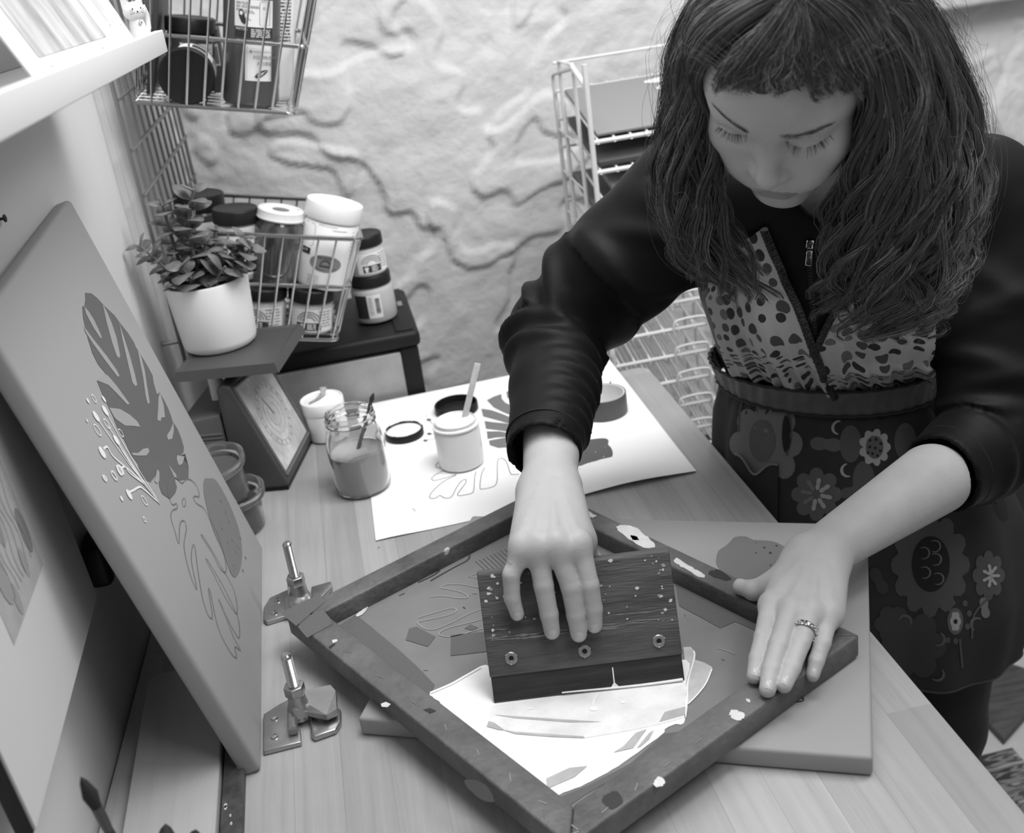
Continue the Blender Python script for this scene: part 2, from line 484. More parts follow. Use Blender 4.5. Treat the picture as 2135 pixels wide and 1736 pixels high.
def jar(name, label, cat, M, R, H, lid_h, body, lid=m_black, lid_r=None, neck=None, group=None, deco=None, lidname='lid', rr=0.006, flat=True):
    e = empty(name, label, cat, M, group=group)
    lr = lid_r or R*1.0
    hb = H-lid_h
    nk = neck or R*0.9
    b = MB(); b.lathe([(0.0, 0.0005), (R-rr, 0.0), (R-rr*0.3, rr*0.3), (R, rr), (R, hb-rr*1.6), (R-rr*0.2, hb-rr*0.8), (nk, hb-0.001), (nk, H-0.004), (0, H-0.004)], 40)
    part(b, 'body', body, e)
    b = MB(); k = 0.0022
    b.lathe([(lr-0.001, hb), (lr, hb+0.001), (lr, H-k), (lr-k*0.4, H-k*0.4), (lr-k, H), (lr-k*2.2, H-0.0006), (0, H-0.0006)], 48)
    b2 = part(b, lidname, lid, e)
    if deco:
        b = MB(); mats_ = deco(b, R, hb, M)
        part(b, 'printed_label', mats_, e, smooth=False)
    return e

def deco_permaset(da, dark=True, seed=1, arcs=True, wd=0.075, shirt=True):
    def fn(b, R, hb, M):
        a0 = cam_angle(M)+da
        ht = hb*0.72; z0 = hb*0.12
        wrap_patch(b, R, a0, z0, min(wd, R*2.6), ht, 0, 0.0003, 18)
        wrap_patch(b, R, a0-0.006/R, z0+ht*0.06, wd*0.52, ht*0.34, 1, 0.0006, 10)          # dark band
        if arcs:
            for k_, rad in enumerate((0.017, 0.013, 0.009)):
                pts = [(a0+(-0.006+rad*math.cos(t))/R, z0+ht*0.44+rad*0.9*math.sin(t)) for t in np.linspace(0.15, PI-0.15, 14)]
                P = [((R+0.0008)*math.cos(a), (R+0.0008)*math.sin(a), z) for a, z in pts]
                b.ribbon(P, 0.0016, [np.array((p[0], p[1], 0))/np.hypot(p[0], p[1]) for p in P], 2)
        if shirt:
            c = a0-0.016/R; zc = z0+ht*0.2
            sh = [(-.004, .003), (-.0022, .005), (.0022, .005), (.004, .003), (.003, .001), (.0022, .002), (.0022, -.004), (-.0022, -.004), (-.0022, .002), (-.003, .001)]
            b.poly3([((R+0.001)*math.cos(c+x/R), (R+0.001)*math.sin(c+x/R), zc+z) for x, z in sh], 0)
        textlines(b, R, a0+wd*0.27/R, z0+ht*0.86, wd*0.30, 6, 2, gap=ht*0.13, seed=seed)
        textlines(b, R, a0-0.002/R, z0+ht*0.30, wd*0.18, 3, 0, gap=ht*0.09, seed=seed+3, off=0.001)
        return [m_label, m_ink, m_grey]
    return fn
def deco_barcode(da):
    def fn(b, R, hb, M):
        a0 = cam_angle(M)+da
        ht = hb*0.66; z0 = hb*0.17
        wrap_patch(b, R, a0-0.020/R, z0, 0.024, ht*0.98, 1, 0.0003, 8)
        wrap_patch(b, R, a0+0.004/R, z0, 0.024, ht, 0, 0.0004, 8)
        textlines(b, R, a0-0.002/R, z0+ht*0.86, 0.007, 9, 2, gap=ht*0.085, th=0.0012, seed=5, off=0.0007)
        rg = random.Random(3); z = z0+ht*0.2
        while z < z0+ht*0.82:
            t = rg.choice((0.0006, 0.0010, 0.0016)); wrap_patch(b, R, a0+0.0095/R, z, 0.0075, t, 1, 0.0008, 2); z += t+rg.choice((0.0007, 0.0011))
        return [m_label, m_ink, m_grey]
    return fn
def place(bx, by, tx, ty_, y, y2=None):
    return up(PY(bx, by, y), PY(tx, ty_, y if y2 is None else y2))
m_jarpale = mat('pale_ink_in_jar', 0.46, rough=0.3, spec=0.5)
m_jargrey = mat('grey_ink_in_jar', 0.30, rough=0.28, spec=0.5)
m_jardark = mat('dark_ink_in_jar', 0.05, rough=0.2, spec=0.6)

ba = math.radians(12.6)
BZ = Vector((math.sin(ba), 0, math.cos(ba)))
def in_basket(M, x, y, z):
    return Matrix(M) @ Matrix.Translation((x, y, z))
# front row standing on the floor of the lower basket
jar('paint_jar', 'black-lidded paint jar at the bottom of the lower basket, under the dark mason jar', 'paint jar', in_basket(ML, 0.098, 0.046, 0.0012), 0.0325, 0.066, 0.017, m_jarpale, lid_r=0.0335, deco=deco_permaset(-0.2, seed=2), group='paint jars in the lower basket')
jar('paint_jar', 'black-lidded paint jar at the bottom of the lower basket, under the white squeeze jug', 'paint jar', in_basket(ML, 0.1665, 0.046, 0.0012), 0.0325, 0.066, 0.019, m_jarpale, lid_r=0.0333, deco=deco_permaset(0.1, seed=7, wd=0.07), group='paint jars in the lower basket')
# the mason jar with a white lid and the white squeeze jug on top of them
def mason(label, M, R, H, fill, lidmat, fillh=0.9):
    e = empty('mason_jar', label, 'glass jar', M)
    b = MB(); b.lathe([(0, 0.001), (R*0.8, 0), (R*0.97, 0.004), (R, 0.012), (R, H*0.70), (R*0.96, H*0.78), (R*0.84, H*0.86), (R*0.80, H*0.88), (R*0.80, H*0.97), (0, H*0.97)], 40)
    part(b, 'body', fill, e)
    b = MB(); lr = R*0.93
    b.lathe([(lr, H*0.865), (lr+0.0012, H*0.885), (lr, H*0.905), (lr, H*0.985), (lr-0.002, H), (lr*0.78, H), (lr*0.74, H-0.002)], 44)
    part(b, 'screw_band', lidmat, e)
    b = MB(); b.lathe([(lr*0.745, H-0.004), (lr*0.745, H-0.0022), (0, H-0.0018)], 36)
    part(b, 'lid_disc', mat('lid_disc_metal', 0.22, rough=0.25, metal=0.6), e)
    return e
m_smear = mat('paint_smeared_glass', 0.035, rough=0.12, spec=0.7, a2=0.19, vscale=26, stretch=(1, 1, 0.35), ramp=(0.45, 0.8), coat=0.6)
Mm_, hm_ = place(571, 588, 586, 434, 1.80)
mason('dark paint-streaked mason jar with a white screw band, in the lower basket', Mm_, 0.0385, hm_, m_smear, m_whitelid)
# white jug with the grey sticker
Mj, hj_ = place(670, 592, 699, 420, 1.803)
ju = empty('squeeze_jug', 'tall white plastic ink jug with a white lid and grey oval reorder sticker', 'jug', Mj)
R = 0.0435; H = hj_
b = MB(); b.lathe([(0, 0.001), (R-0.008, 0), (R-0.002, 0.003), (R, 0.009), (R, H-0.034), (R-0.002, H-0.029), (R*0.88, H-0.026), (R*0.88, H-0.003), (0, H-0.003)], 44)
part(b, 'body', m_white, ju)
b = MB(); b.lathe([(R*1.01, H-0.026), (R*1.03, H-0.024), (R*1.02, H-0.003), (R*1.0, H), (R*0.9, H-0.0015), (0, H-0.002)], 44)
rg = random.Random(4)
part(b, 'lid', m_white, ju)
b = MB()
aj = cam_angle(Mj)
cy = on_cyl(R, aj+0.02, 0.045)
n = 40
xs_ = -0.0255*np.cos(np.linspace(0, PI, 25)); vv = []
for x in xs_: yy = 0.0135*math.sqrt(max(0, 1-(x/0.0255)**2)); vv += [cy(x, -yy), cy(x, yy)]
b.add(vv, [(2*i, 2*i+2, 2*i+3, 2*i+1) for i in range(24)], 0)
cy2 = on_cyl(R, aj+0.02, 0.045, 0.0009)
text_mesh('REORDER', 0.0062, lambda x, y: cy2(x, y+0.0068), b, 1, align='CENTER')
for i, ch in enumerate('PRODUCT.ARTS'):
    t = math.radians(-140+100*i/11)
    text_mesh(ch, 0.0045, (lambda x, y, t=t: cy2(0.0215*math.cos(t)+x, 0.0118*math.sin(t)+y-0.0005)), b, 1, align='CENTER')
arc = lambda rad, y0: [cy2(rad*math.cos(t), y0+rad*math.sin(t)) for t in np.linspace(0.1, PI-0.1, 14)]
for rad in (0.0088, 0.0072):
    P = arc(rad, -0.003); b.ribbon(P, 0.0007, [np.array((p[0], p[1], 0))/np.hypot(p[0], p[1]) for p in P], 1)
for k in range(6):
    x0 = -0.0085+k*0.0029
    b.poly3([cy2(x0, -0.004), cy2(x0+0.0023, -0.004), cy2(x0+0.0012, -0.0005)], 1)
for x in np.linspace(-0.0095, 0.0071, 8): b.poly3([cy2(x, -0.0055), cy2(x+0.0024, -0.0055), cy2(x+0.0024, -0.0045), cy2(x, -0.0045)], 1)
cy3 = on_cyl(R, aj-0.75, 0.060, 0.0005)
for x in np.linspace(-0.012, 0.003, 6): b.poly3([cy3(x, -0.006), cy3(x+0.003, -0.006), cy3(x+0.003, 0.004), cy3(x, 0.004)], 2)
for q in ((-0.008, 0), (-0.002, 0.001)): b.poly3([cy3(q[0]+0.002*math.cos(t), q[1]-0.001+0.002*math.sin(t)) for t in np.linspace(0, 2*PI, 5, endpoint=False)], 3)
P = [cy3(x, y) for x, y in ((-0.014, 0.008), (0.006, 0.008), (0.009, 0.011), (0.009, 0.040), (0.006, 0.043), (-0.014, 0.043))]
b.ribbon(P, 0.0006, [np.array((p[0], p[1], 0))/np.hypot(p[0], p[1]) for p in P], 4)
textlines(b, R, aj-0.35, 0.0225, 0.018, 4, 4, gap=0.004, th=0.0008, seed=9)
for k in range(14):
    wrap_patch(b, R, aj+0.95, 0.02+k*0.006, 0.004, 0.0009, 4, 0.0005, 2)
for (da, z, wd) in ((-0.1, 0.104, 0.030), (0.35, 0.099, 0.024), (0.1, 0.112, 0.006), (-0.35, 0.108, 0.004), (0.62, 0.088, 0.012)):
    wrap_patch(b, R, aj+da, z, wd, 0.0009, 5, 0.0004, 6)
part(b, 'printed_label', [mat('grey_sticker', 0.25, rough=0.5), m_ink, m_ink, m_label, m_grey, m_midgrey], ju, smooth=False)
# two more black-lidded jars behind, towards the wall
def pj(label, bx, by, tx, ty_, y, R, lid_h, body, deco, y2=None, **kw):
    M, h = place(bx, by, tx, ty_, y, y2)
    return jar('paint_jar', label, 'paint jar', M, R, h, lid_h, body, lid_r=R*1.03, deco=deco, **kw)
pj('black-lidded jar with a white label in the lower basket just behind the succulent', 505, 575, 489, 432, 1.81, 0.0345, 0.022, m_jarpale, deco_permaset(0.25, seed=12, wd=0.08), group='paint jars in the lower basket')
pj('tilted dark paint jar with a black lid at the wall end of the lower basket', 432, 560, 413, 402, 1.90, 0.039, 0.024, m_jardark, deco_permaset(0.45, seed=14, wd=0.06, shirt=False), group='paint jars in the lower basket')

# upper basket: tall ink bottle
Mb_ = in_basket(MT, 0.148, 0.048, 0.0012)
bo = empty('ink_bottle', 'tall dark grey ink bottle with white toucan labels in the upper basket', 'bottle', Mb_)
R = 0.0375; H = 0.30
m_ink_bottle = mat('grey_ink_bottle', 0.085, rough=0.25, spec=0.5)
b = MB(); b.lathe([(0, 0.001), (R-0.007, 0), (R-0.001, 0.004), (R, 0.010), (R-0.0006, 0.028), (R, 0.031), (R, H-0.03), (R-0.008, H-0.01), (0.016, H), (0, H)], 44)
part(b, 'body', m_ink_bottle, bo)
b = MB(); b.lathe([(0.017, H), (0.017, H+0.025), (0.008, H+0.03), (0, H+0.03)], 24)
part(b, 'cap', m_black, bo)
b = MB(); aj = cam_angle(Mb_)
def bl(da, z0, wd, ht, mi=0, off=0.0003): wrap_patch(b, R, aj+da/R, z0, wd, ht, mi, off, 12)
bl(0.010, 0.036, 0.036, 0.046)                       # eco product label
c3 = on_cyl(R, aj, 0.0, 0.0008)
fr_ = [c3(-0.006, 0.038), c3(0.026, 0.038), c3(0.026, 0.080), c3(-0.006, 0.080)]
nn = lambda P: [np.array((p[0], p[1], 0))/np.hypot(p[0], p[1]) for p in P]
b.ribbon(fr_, 0.0005, nn(fr_), 2, closed=True)
text_mesh('ECO PRODUCT', 0.0056, lambda x, y: c3(x+0.002, y+0.0645), b, 2)
text_mesh('\u30a8\u30b3\u5546\u54c1', 0.0056, lambda x, y: c3(x+0.0065, y+0.0565), b, 2)
text_mesh('MATSUI SHIKISO CHEMICAL CO LTD', 0.0024, lambda x, y: c3(x*0.72+0.0025, y+0.0728), b, 2)
b.poly3([c3(-0.001+0.0028*math.cos(t)*(1 if k % 2 == 0 else 0.35), 0.0735+0.0026*math.sin(t)*(1 if k % 2 == 0 else 0.35)) for k, t in enumerate(np.linspace(0, 2*PI, 8, endpoint=False))], 2)
leaf = [(0.004, 0.0415), (0.008, 0.0395), (0.0125, 0.041), (0.0175, 0.0445), (0.0225, 0.0490), (0.0215, 0.0510), (0.0165, 0.0505), (0.0110, 0.0485), (0.0065, 0.0450)]
b.poly3([c3(*q) for q in leaf], 1)
P = [c3(x, y) for x, y in ((0.001, 0.0405), (0.008, 0.0435), (0.015, 0.0470), (0.021, 0.0498))]
b.ribbon([np.array(q)*1.002 for q in P], 0.0006, nn(P), 0)
bl(0.003, 0.090, 0.052, 0.014, 1)                     # black strip
text_mesh('MATSUI', 0.0046, lambda x, y: c3(x-0.021, y+0.0995), b, 0)
textlines(b, R, aj+0.012/R, 0.1005, 0.026, 5, 0, gap=0.0022, th=0.0010, seed=21, off=0.0008)
bl(0.003, 0.104, 0.052, 0.034)                        # toucan label
for k, s_ in enumerate(('MATSUI', '301 ECO SERIES', 'INKS')):
    text_mesh(s_, 0.0044, lambda x, y, k=k: c3(x-0.0205, y+0.1315-k*0.0042), b, 1)
tou = [(-0.013, 0.109), (-0.009, 0.1065), (-0.0065, 0.110), (-0.0085, 0.115), (-0.0095, 0.120), (-0.0115, 0.1245), (-0.0150, 0.1255), (-0.0170, 0.122), (-0.0168, 0.117), (-0.0150, 0.113)]
b.poly3([c3(*q) for q in tou], 1)
b.poly3([c3(*q) for q in ((-0.0158, 0.119), (-0.0125, 0.1175), (-0.0115, 0.121), (-0.013, 0.1232), (-0.0152, 0.1228))], 0) 
bill = [(-0.0115, 0.1240), (-0.006, 0.1252), (0.001, 0.1240), (0.0045, 0.1205), (0.000, 0.1215), (-0.006, 0.1215), (-0.0108, 0.1205)]
b.poly3([c3(*q) for q in bill], 3)
b.poly3([c3(*q) for q in ((-0.0105, 0.1150), (-0.001, 0.1120), (-0.001, 0.1126), (-0.0105, 0.1158))], 1)
P = [c3(x, y) for x, y in ((0.010, 0.107), (0.024, 0.107), (0.024, 0.136), (0.012, 0.136), (0.010, 0.134))]
b.ribbon(P, 0.0005, nn(P), 1, closed=True)
text_mesh('EU', 0.0048, lambda x, y: c3(x+0.014, y+0.1265), b, 2)
bl(0.019, 0.140, 0.018, 0.010)
text_mesh('PVC Phthalate', 0.0028, lambda x, y: c3(x*0.8+0.0125, y+0.1440), b, 1)
bl(0.004, 0.154, 0.050, 0.07)
text_mesh('important', 0.0088, lambda x, y: c3(x*0.9-0.004, y+0.1655), b, 1)
text_mesh('mix well before use', 0.0046, lambda x, y: c3(x*0.86-0.006, y+0.1588), b, 2)
b.poly3([c3(-0.006, 0.1576), c3(0.026, 0.1576), c3(0.026, 0.1580), c3(-0.006, 0.1580)], 2)
part(b, 'printed_label', [m_label, m_ink, m_grey, m_midgrey], bo, smooth=False)
# a second bottle half hidden behind it
M2 = in_basket(MT, 0.172, 0.132, 0.0012)
b2_ = empty('ink_bottle', 'pale ink bottle with a black-banded label, half hidden behind the toucan-label bottle', 'bottle', M2)
b = MB(); R = 0.034; b.lathe([(0, 0.001), (R-0.006, 0), (R, 0.008), (R, 0.25), (R-0.01, 0.265), (0.015, 0.275), (0, 0.275)], 40); part(b, 'body', m_white, b2_)
b = MB(); b.lathe([(0.016, 0.275), (0.016, 0.30), (0, 0.30)], 24); part(b, 'cap', m_black, b2_)
b = MB(); aj = cam_angle(M2)+0.55
wrap_patch(b, R, aj, 0.13, 0.03, 0.075, 0, 0.0003, 10); wrap_patch(b, R, aj, 0.145, 0.028, 0.016, 1, 0.0006, 10); wrap_patch(b, R, aj, 0.165, 0.028, 0.022, 1, 0.0006, 10)
c4 = on_cyl(R, aj, 0, 0.001)
text_mesh('Fluo', 0.010, lambda x, y: c4(x-0.006, y+0.149), b, 0); text_mesh('3', 0.018, lambda x, y: c4(x-0.001, y+0.170), b, 0)
textlines(b, R, aj, 0.140, 0.026, 14, 1, gap=0.0045, th=0.002, seed=31)
part(b, 'printed_label', [m_label, m_ink], b2_, smooth=False)
# dark jar lying with its black lid towards the room, small carton, upright jar, dark folder
lc = Matrix(MT) @ Vector((0.066, 0.020, 0.0372))
Ml = Matrix.Translation(lc) @ Matrix(MT).to_3x3().to_4x4() @ Matrix.Rotation(math.radians(-84), 4, 'X') @ Matrix.Translation((0, 0, 0))
Ml = Matrix.Translation(lc) @ (Matrix(MT).to_3x3().to_4x4()) @ Matrix.Rotation(math.radians(90), 4, 'X') @ Matrix.Translation((0, 0, -0.075))
jar('paint_jar', 'dark paint jar lying on its side in the upper basket, black lid facing out', 'paint jar', Ml, 0.035, 0.092, 0.014, m_jardark, lid_r=0.0362, deco=lambda b, R, hb, M: (wrap_patch(b, R, 1.2, 0.02, 0.05, 0.045, 0), wrap_patch(b, R, 1.15, 0.03, 0.02, 0.03, 1, 0.0006), [m_label, m_ink])[2])
jar('paint_jar', 'upright dark black-lidded jar behind the lying jar in the upper basket', 'paint jar', in_basket(MT, 0.062, 0.150, 0.0012), 0.034, 0.100, 0.020, m_jardark, lid_r=0.035, deco=deco_permaset(0.3, seed=41, wd=0.05))
Mc = in_basket(MT, 0.1035, 0.185, 0.0015) @ Matrix.Rotation(math.radians(-9), 4, 'Y')
ct = empty('small_carton', 'small dark carton with a barcode sticker leaning beside the ink bottle', 'box', Mc)
b = MB(); b.box((0, -0.01, 0.043), (0.018, 0.06, 0.086), bev=0.001); part(b, 'box_body', mat('dark_card', 0.10, rough=0.6), ct)
b = MB()
b.box((0.000, -0.0403, 0.052), (0.013, 0.0006, 0.03), 0)
for k in range(9): b.box((0.001, -0.0408, 0.041+k*0.0026), (0.008, 0.0006, 0.0012), 1)
part(b, 'barcode_sticker', [m_label, m_ink], ct, smooth=False)
Mc = in_basket(MT, 0.012, 0.16, 0.0015) @ Matrix.Rotation(math.radians(4), 4, 'Y')
b = MB(); b.box((0, 0, 0.11), (0.010, 0.15, 0.22), bev=0.001)
o = b.build('dark_folder', mat('dark_folder_card', 0.045, rough=0.5)); o.matrix_world = Mc
tag(o, 'thin dark upright folder against the wall end of the upper basket', 'folder')

# ------------------------------------------------------------------ black drawer tower in the corner
tw_x0, tw_x1, tw_y0, tw_y1, tw_z = -0.215, 0.100, 1.815, 2.055, T+0.110
tw = empty('drawer_tower', 'black plastic drawer tower with clear drawers behind the table in the corner', 'drawer unit', loc=((tw_x0+tw_x1)/2, (tw_y0+tw_y1)/2, 0))
m_tower = mat('black_tower_plastic', 0.012, rough=0.5, spec=0.25)
m_drawer = mat('smoky_clear_drawer', 0.30, rough=0.22, spec=0.5, var=0.25, vscale=9)
b = MB(); b.box(((tw_x0+tw_x1)/2, (tw_y0+tw_y1)/2, tw_z-0.014), (tw_x1-tw_x0+0.012, tw_y1-tw_y0+0.012, 0.028), bev=0.009)
b.box((tw_x1-0.018, (tw_y0+tw_y1)/2, tw_z+0.001), (0.030, tw_y1-tw_y0-0.01, 0.005), bev=0.002)
b.box((tw_x0+0.018, (tw_y0+tw_y1)/2, tw_z+0.001), (0.030, tw_y1-tw_y0-0.01, 0.005), bev=0.002)
part(b, 'top_panel', m_tower, tw, local=False)
b = MB(); b.box((tw_x1-0.012, (tw_y0+tw_y1)/2+0.02, tw_z+0.0045), (0.009, 0.022, 0.003), bev=0.001); part(b, 'moulded_catch', mat('grey_catch', 0.22), tw, local=False)
for lx in (tw_x0+0.016, tw_x1-0.016):
    for ly in (tw_y0+0.014, tw_y1-0.014):
        b = MB(); b.box((lx, ly, (tw_z-0.028+0.04)/2), (0.032, 0.028, tw_z-0.028-0.04), bev=0.004); part(b, 'corner_post', m_tower, tw, local=False)
zz = tw_z-0.034
for k in range(5):
    z1 = zz-k*0.155; z0 = z1-0.118
    if z0 < 0.06: break
    b = MB(); b.box(((tw_x0+tw_x1)/2, tw_y0-0.001+0.006, (z0+z1)/2), (tw_x1-tw_x0-0.062, 0.012, z1-z0), bev=0.003)
    b.box(((tw_x0+tw_x1)/2, tw_y0-0.004, z0+0.016), (tw_x1-tw_x0-0.066, 0.010, 0.012), bev=0.004)
    b.box(((tw_x0+tw_x1)/2, (tw_y0+tw_y1)/2, (z0+z1)/2+0.004), (tw_x1-tw_x0-0.006, tw_y1-tw_y0-0.062, z1-z0-0.02), bev=0.006)
    part(b, 'drawer', m_drawer, tw, local=False)
    b = MB(); b.box(((tw_x0+tw_x1)/2, (tw_y0+tw_y1)/2, z0-0.018), (tw_x1-tw_x0+0.004, tw_y1-tw_y0+0.002, 0.022), bev=0.004)
    part(b, 'rail', m_tower, tw, local=False)
for lx in (tw_x0+0.02, tw_x1-0.02):
    for ly in (tw_y0+0.02, tw_y1-0.02):
        b = MB(); b.lathe([(0, -0.010), (0.018, -0.010), (0.02, -0.004), (0.02, 0.004), (0.018, 0.010), (0, 0.010)], 24, M=Matrix.Translation((lx, ly, 0.0205)) @ Matrix.Rotation(PI/2, 4, 'Y')); part(b, 'caster', m_tower, tw, local=False)
# jars stacked on the tower
p = PZ(788, 655, 0.1135+0.0); jx, jy = 0.0435, 1.905
jar('paint_jar', 'grey paint jar with a barcode label, lower of the two stacked on the drawer tower', 'paint jar', Matrix.Translation((jx, jy, tw_z+0.0038)), 0.0365, 0.083, 0.020, m_jarpale, lid_r=0.0355, deco=deco_barcode(-0.12), group='paint jars stacked on the drawer tower')
jar('paint_jar', 'small shirt-label paint jar, upper of the two stacked on the drawer tower', 'paint jar', Matrix.Translation((jx+0.000, jy-0.004, tw_z+0.0872)), 0.0330, 0.068, 0.019, m_jarpale, lid_r=0.0328, deco=deco_permaset(0.42, seed=51, wd=0.062), group='paint jars stacked on the drawer tower')
# ================================================================== left side of the room
def C5(L): return [(x/2.893, 400+y/2.893) for x, y in L]
def C6(L): return [(x/2.0763, 900+y/2.0763) for x, y in L]
# ------------------------------------------------------------------ printed canvas leaning on the wall
m_cv = mat('grey_painted_canvas', 0.30, rough=0.6, spec=0.3, bump=0.03, bscale=900)
m_leaf = mat('dark_leaf_print', 0.105, rough=0.55)
m_blob = mat('grey_fruit_print', 0.155, rough=0.55)
m_linep = mat('thin_grey_line_print', 0.15, rough=0.55)
m_whitep = mat('white_print', 0.70, rough=0.55)
bN = PZ(547, 1606, 0.002); bF = PZ(549, 1143, 0.002)
tF = PX(148, 411, -0.287)
ey = (bF-bN); Wc = np.linalg.norm(ey); ey /= Wc
ez = tF-bF; ez -= ey*ez.dot(ey); Hc = np.linalg.norm(ez); ez /= Hc
ex = np.cross(ey, ez)                       # out of the face, towards the room
if ex[0] < 0: ex = -ex
print('leaning canvas', Wc, Hc, bN, tF, bN+ez*Hc)
Mcv = Matrix(((ex[0], ey[0], ez[0], bN[0]), (ex[1], ey[1], ez[1], bN[1]), (ex[2], ey[2], ez[2], bN[2]), (0, 0, 0, 1)))
cv = empty('printed_canvas', 'large grey canvas with a printed leaf design leaning against the left wall', 'canvas', Mcv)
b = MB(); b.box((-0.0105, Wc/2, Hc/2), (0.021, Wc, Hc), bev=0.005); part(b, 'canvas_block', m_cv, cv)
MI = Matrix(Mcv).inverted()
def onface(L, off=0.0004):
    out = []
    for x, y in L:
        p = MI @ Vector(PP(x, y, bN, ex)); out.append((off, p.y, p.z))
    return out
b = MB()
leaf = C5([(512, 608), (550, 612), (585, 640), (625, 685), (690, 745), (722, 790), (770, 850), (805, 905), (820, 940), (865, 1010), (900, 1070), (920, 1110), (925, 1150), (945, 1220), (962, 1210), (985, 1250), (1010, 1300), (1030, 1350), (1040, 1385), (1070, 1430), (1090, 1480), (1108, 1540), (1105, 1570), (1085, 1592), (1115, 1600), (1130, 1640), (1135, 1690)]) \
    + C6([(800, 95), (815, 150), (815, 200), (775, 212), (758, 200), (757, 215), (765, 240), (758, 265), (735, 292), (700, 268), (688, 235), (683, 165), (672, 190), (650, 218), (610, 200)]) \
    + C5([(830, 1640), (790, 1585), (750, 1500), (705, 1420), (680, 1355), (655, 1300), (620, 1230), (600, 1180), (583, 1140), (612, 1120), (640, 1100), (590, 1040), (555, 970), (530, 890), (512, 815), (500, 760), (495, 690), (507, 690), (514, 650)])
b.poly3(onface(leaf, 0.0004), 0)
slits = [[(505, 690), (530, 720), (565, 775), (600, 850), (612, 885), (600, 880), (560, 820), (515, 735)],
         [(503, 812), (560, 890), (640, 990), (700, 1075), (718, 1112), (705, 1115), (640, 1030), (560, 920), (512, 845)],
         [(616, 678), (640, 720), (670, 790), (700, 880), (722, 990), (715, 1003), (700, 990), (670, 900), (640, 790)],
         [(715, 788), (745, 880), (780, 990), (810, 1100), (825, 1165), (812, 1172), (795, 1150), (765, 1020), (735, 890)],
         [(825, 940), (850, 1000), (870, 1080), (885, 1180), (900, 1270), (888, 1280), (875, 1230), (860, 1120), (840, 1020)],
         [(583, 1138), (640, 1101), (655, 1118), (700, 1170), (778, 1278), (765, 1284), (700, 1215), (650, 1165)],
         [(962, 1212), (985, 1290), (992, 1360), (970, 1362), (965, 1385), (945, 1375), (950, 1310), (952, 1240)],
         [(655, 1302), (720, 1310), (780, 1345), (825, 1385), (843, 1418), (800, 1412), (750, 1410), (700, 1375), (682, 1354)],
         [(1042, 1390), (1045, 1440), (1035, 1490), (1010, 1495), (1003, 1470), (1025, 1435)],
         [(1110, 1597), (1097, 1640), (1075, 1650), (1062, 1610), (1066, 1588)],
         [(787, 1575), (830, 1575), (860, 1550), (890, 1545), (898, 1565), (880, 1590), (840, 1592), (800, 1588)],
         [(1013, 1645), (1060, 1708), (1062, 1732), (1045, 1715)],
         [(945, 1672), (958, 1690), (957, 1745), (945, 1760), (930, 1745)]]
for s_ in slits: b.poly3(onface(C5(s_), 0.0007), 1)
fruit = C6(smoothpath([(885, 205), (905, 202), (930, 207), (960, 250), (1000, 330), (1035, 430), (1047, 520), (1040, 590), (1020, 628), (998, 612), (960, 510), (920, 420), (888, 300), (880, 240)], 4, True).tolist())
b.poly3(onface(fruit, 0.0004), 2)
for q in ((955, 300), (975, 350), (990, 390), (1005, 470), (960, 420), (1020, 520), (985, 480), (1010, 580), (1040, 460), (1062, 545), (1050, 600), (1030, 500)):
    p = onface(C6([q]), 0.0007)[0]
    b.poly3([(p[0], p[1]+0.0016*math.cos(t), p[2]+0.0026*math.sin(t)) for t in np.linspace(0, 2*PI, 8, endpoint=False)], 3)
outline = C6([(730, 285), (727, 240), (742, 205), (760, 200), (785, 222), (805, 205), (830, 212), (855, 245), (860, 280), (845, 278), (835, 285), (850, 310), (880, 330), (905, 375), (930, 420), (950, 470), (970, 540), (977, 605), (950, 590), (915, 520), (872, 455), (878, 452), (920, 520), (960, 590), (1000, 660), (1020, 720), (1025, 785), (1000, 760), (960, 690), (920, 610), (892, 558), (900, 560), (960, 660), (1000, 740), (1030, 810), (1035, 890), (1010, 860), (975, 790), (952, 735), (947, 732), (980, 810), (1010, 890), (1040, 945), (1015, 930), (1022, 975), (1000, 960), (960, 890), (935, 820), (908, 690), (902, 692), (918, 800), (898, 790), (875, 720), (855, 600), (842, 500), (832, 495), (827, 560), (850, 680), (822, 620), (795, 500), (805, 420), (795, 385), (777, 400), (772, 482), (755, 430), (738, 370), (745, 340), (765, 330), (762, 310), (745, 315)])
def facerib(L, wd, mi, closed=False, k=3, off=0.0008):
    P = np.array(onface(smoothpath(L, k, closed).tolist(), off)); b.ribbon(P, wd, (1, 0, 0), mi, closed)
facerib(outline, 0.0012, 3, True, 4)
facerib(C6([(795+8*math.cos(t), 305+18*math.sin(t)) for t in np.linspace(0, 2*PI, 9)[:-1]]), 0.0009, 3, True)
root = (690, 312)
def c56(q): return (C5([q])[0])
rt = C6([root])[0]
for q in ((575, 1358), (632, 1325), (645, 1408), (695, 1500), (730, 1560)):
    p = c56(q); mid = ((rt[0]*0.5+p[0]*0.5)-1.5, (rt[1]+p[1])/2+2)
    facerib([rt, mid, p], 0.0016, 4, False, 8)
for st, c1 in (((445, 75), (490, 110)), ((520, 160), (560, 180)), ((556, 262), (600, 240))):
    facerib([C6([root])[0], C6([(620, 250)])[0] if st[0] > 540 else C6([((root[0]+c1[0])/2+10, (root[1]+c1[1])/2-6)])[0], C6([c1])[0], C6([(st[0]+18, st[1]-8)])[0], C6([st])[0]], np.array([0.0022]*32+[0.004]), 4, False, 8)
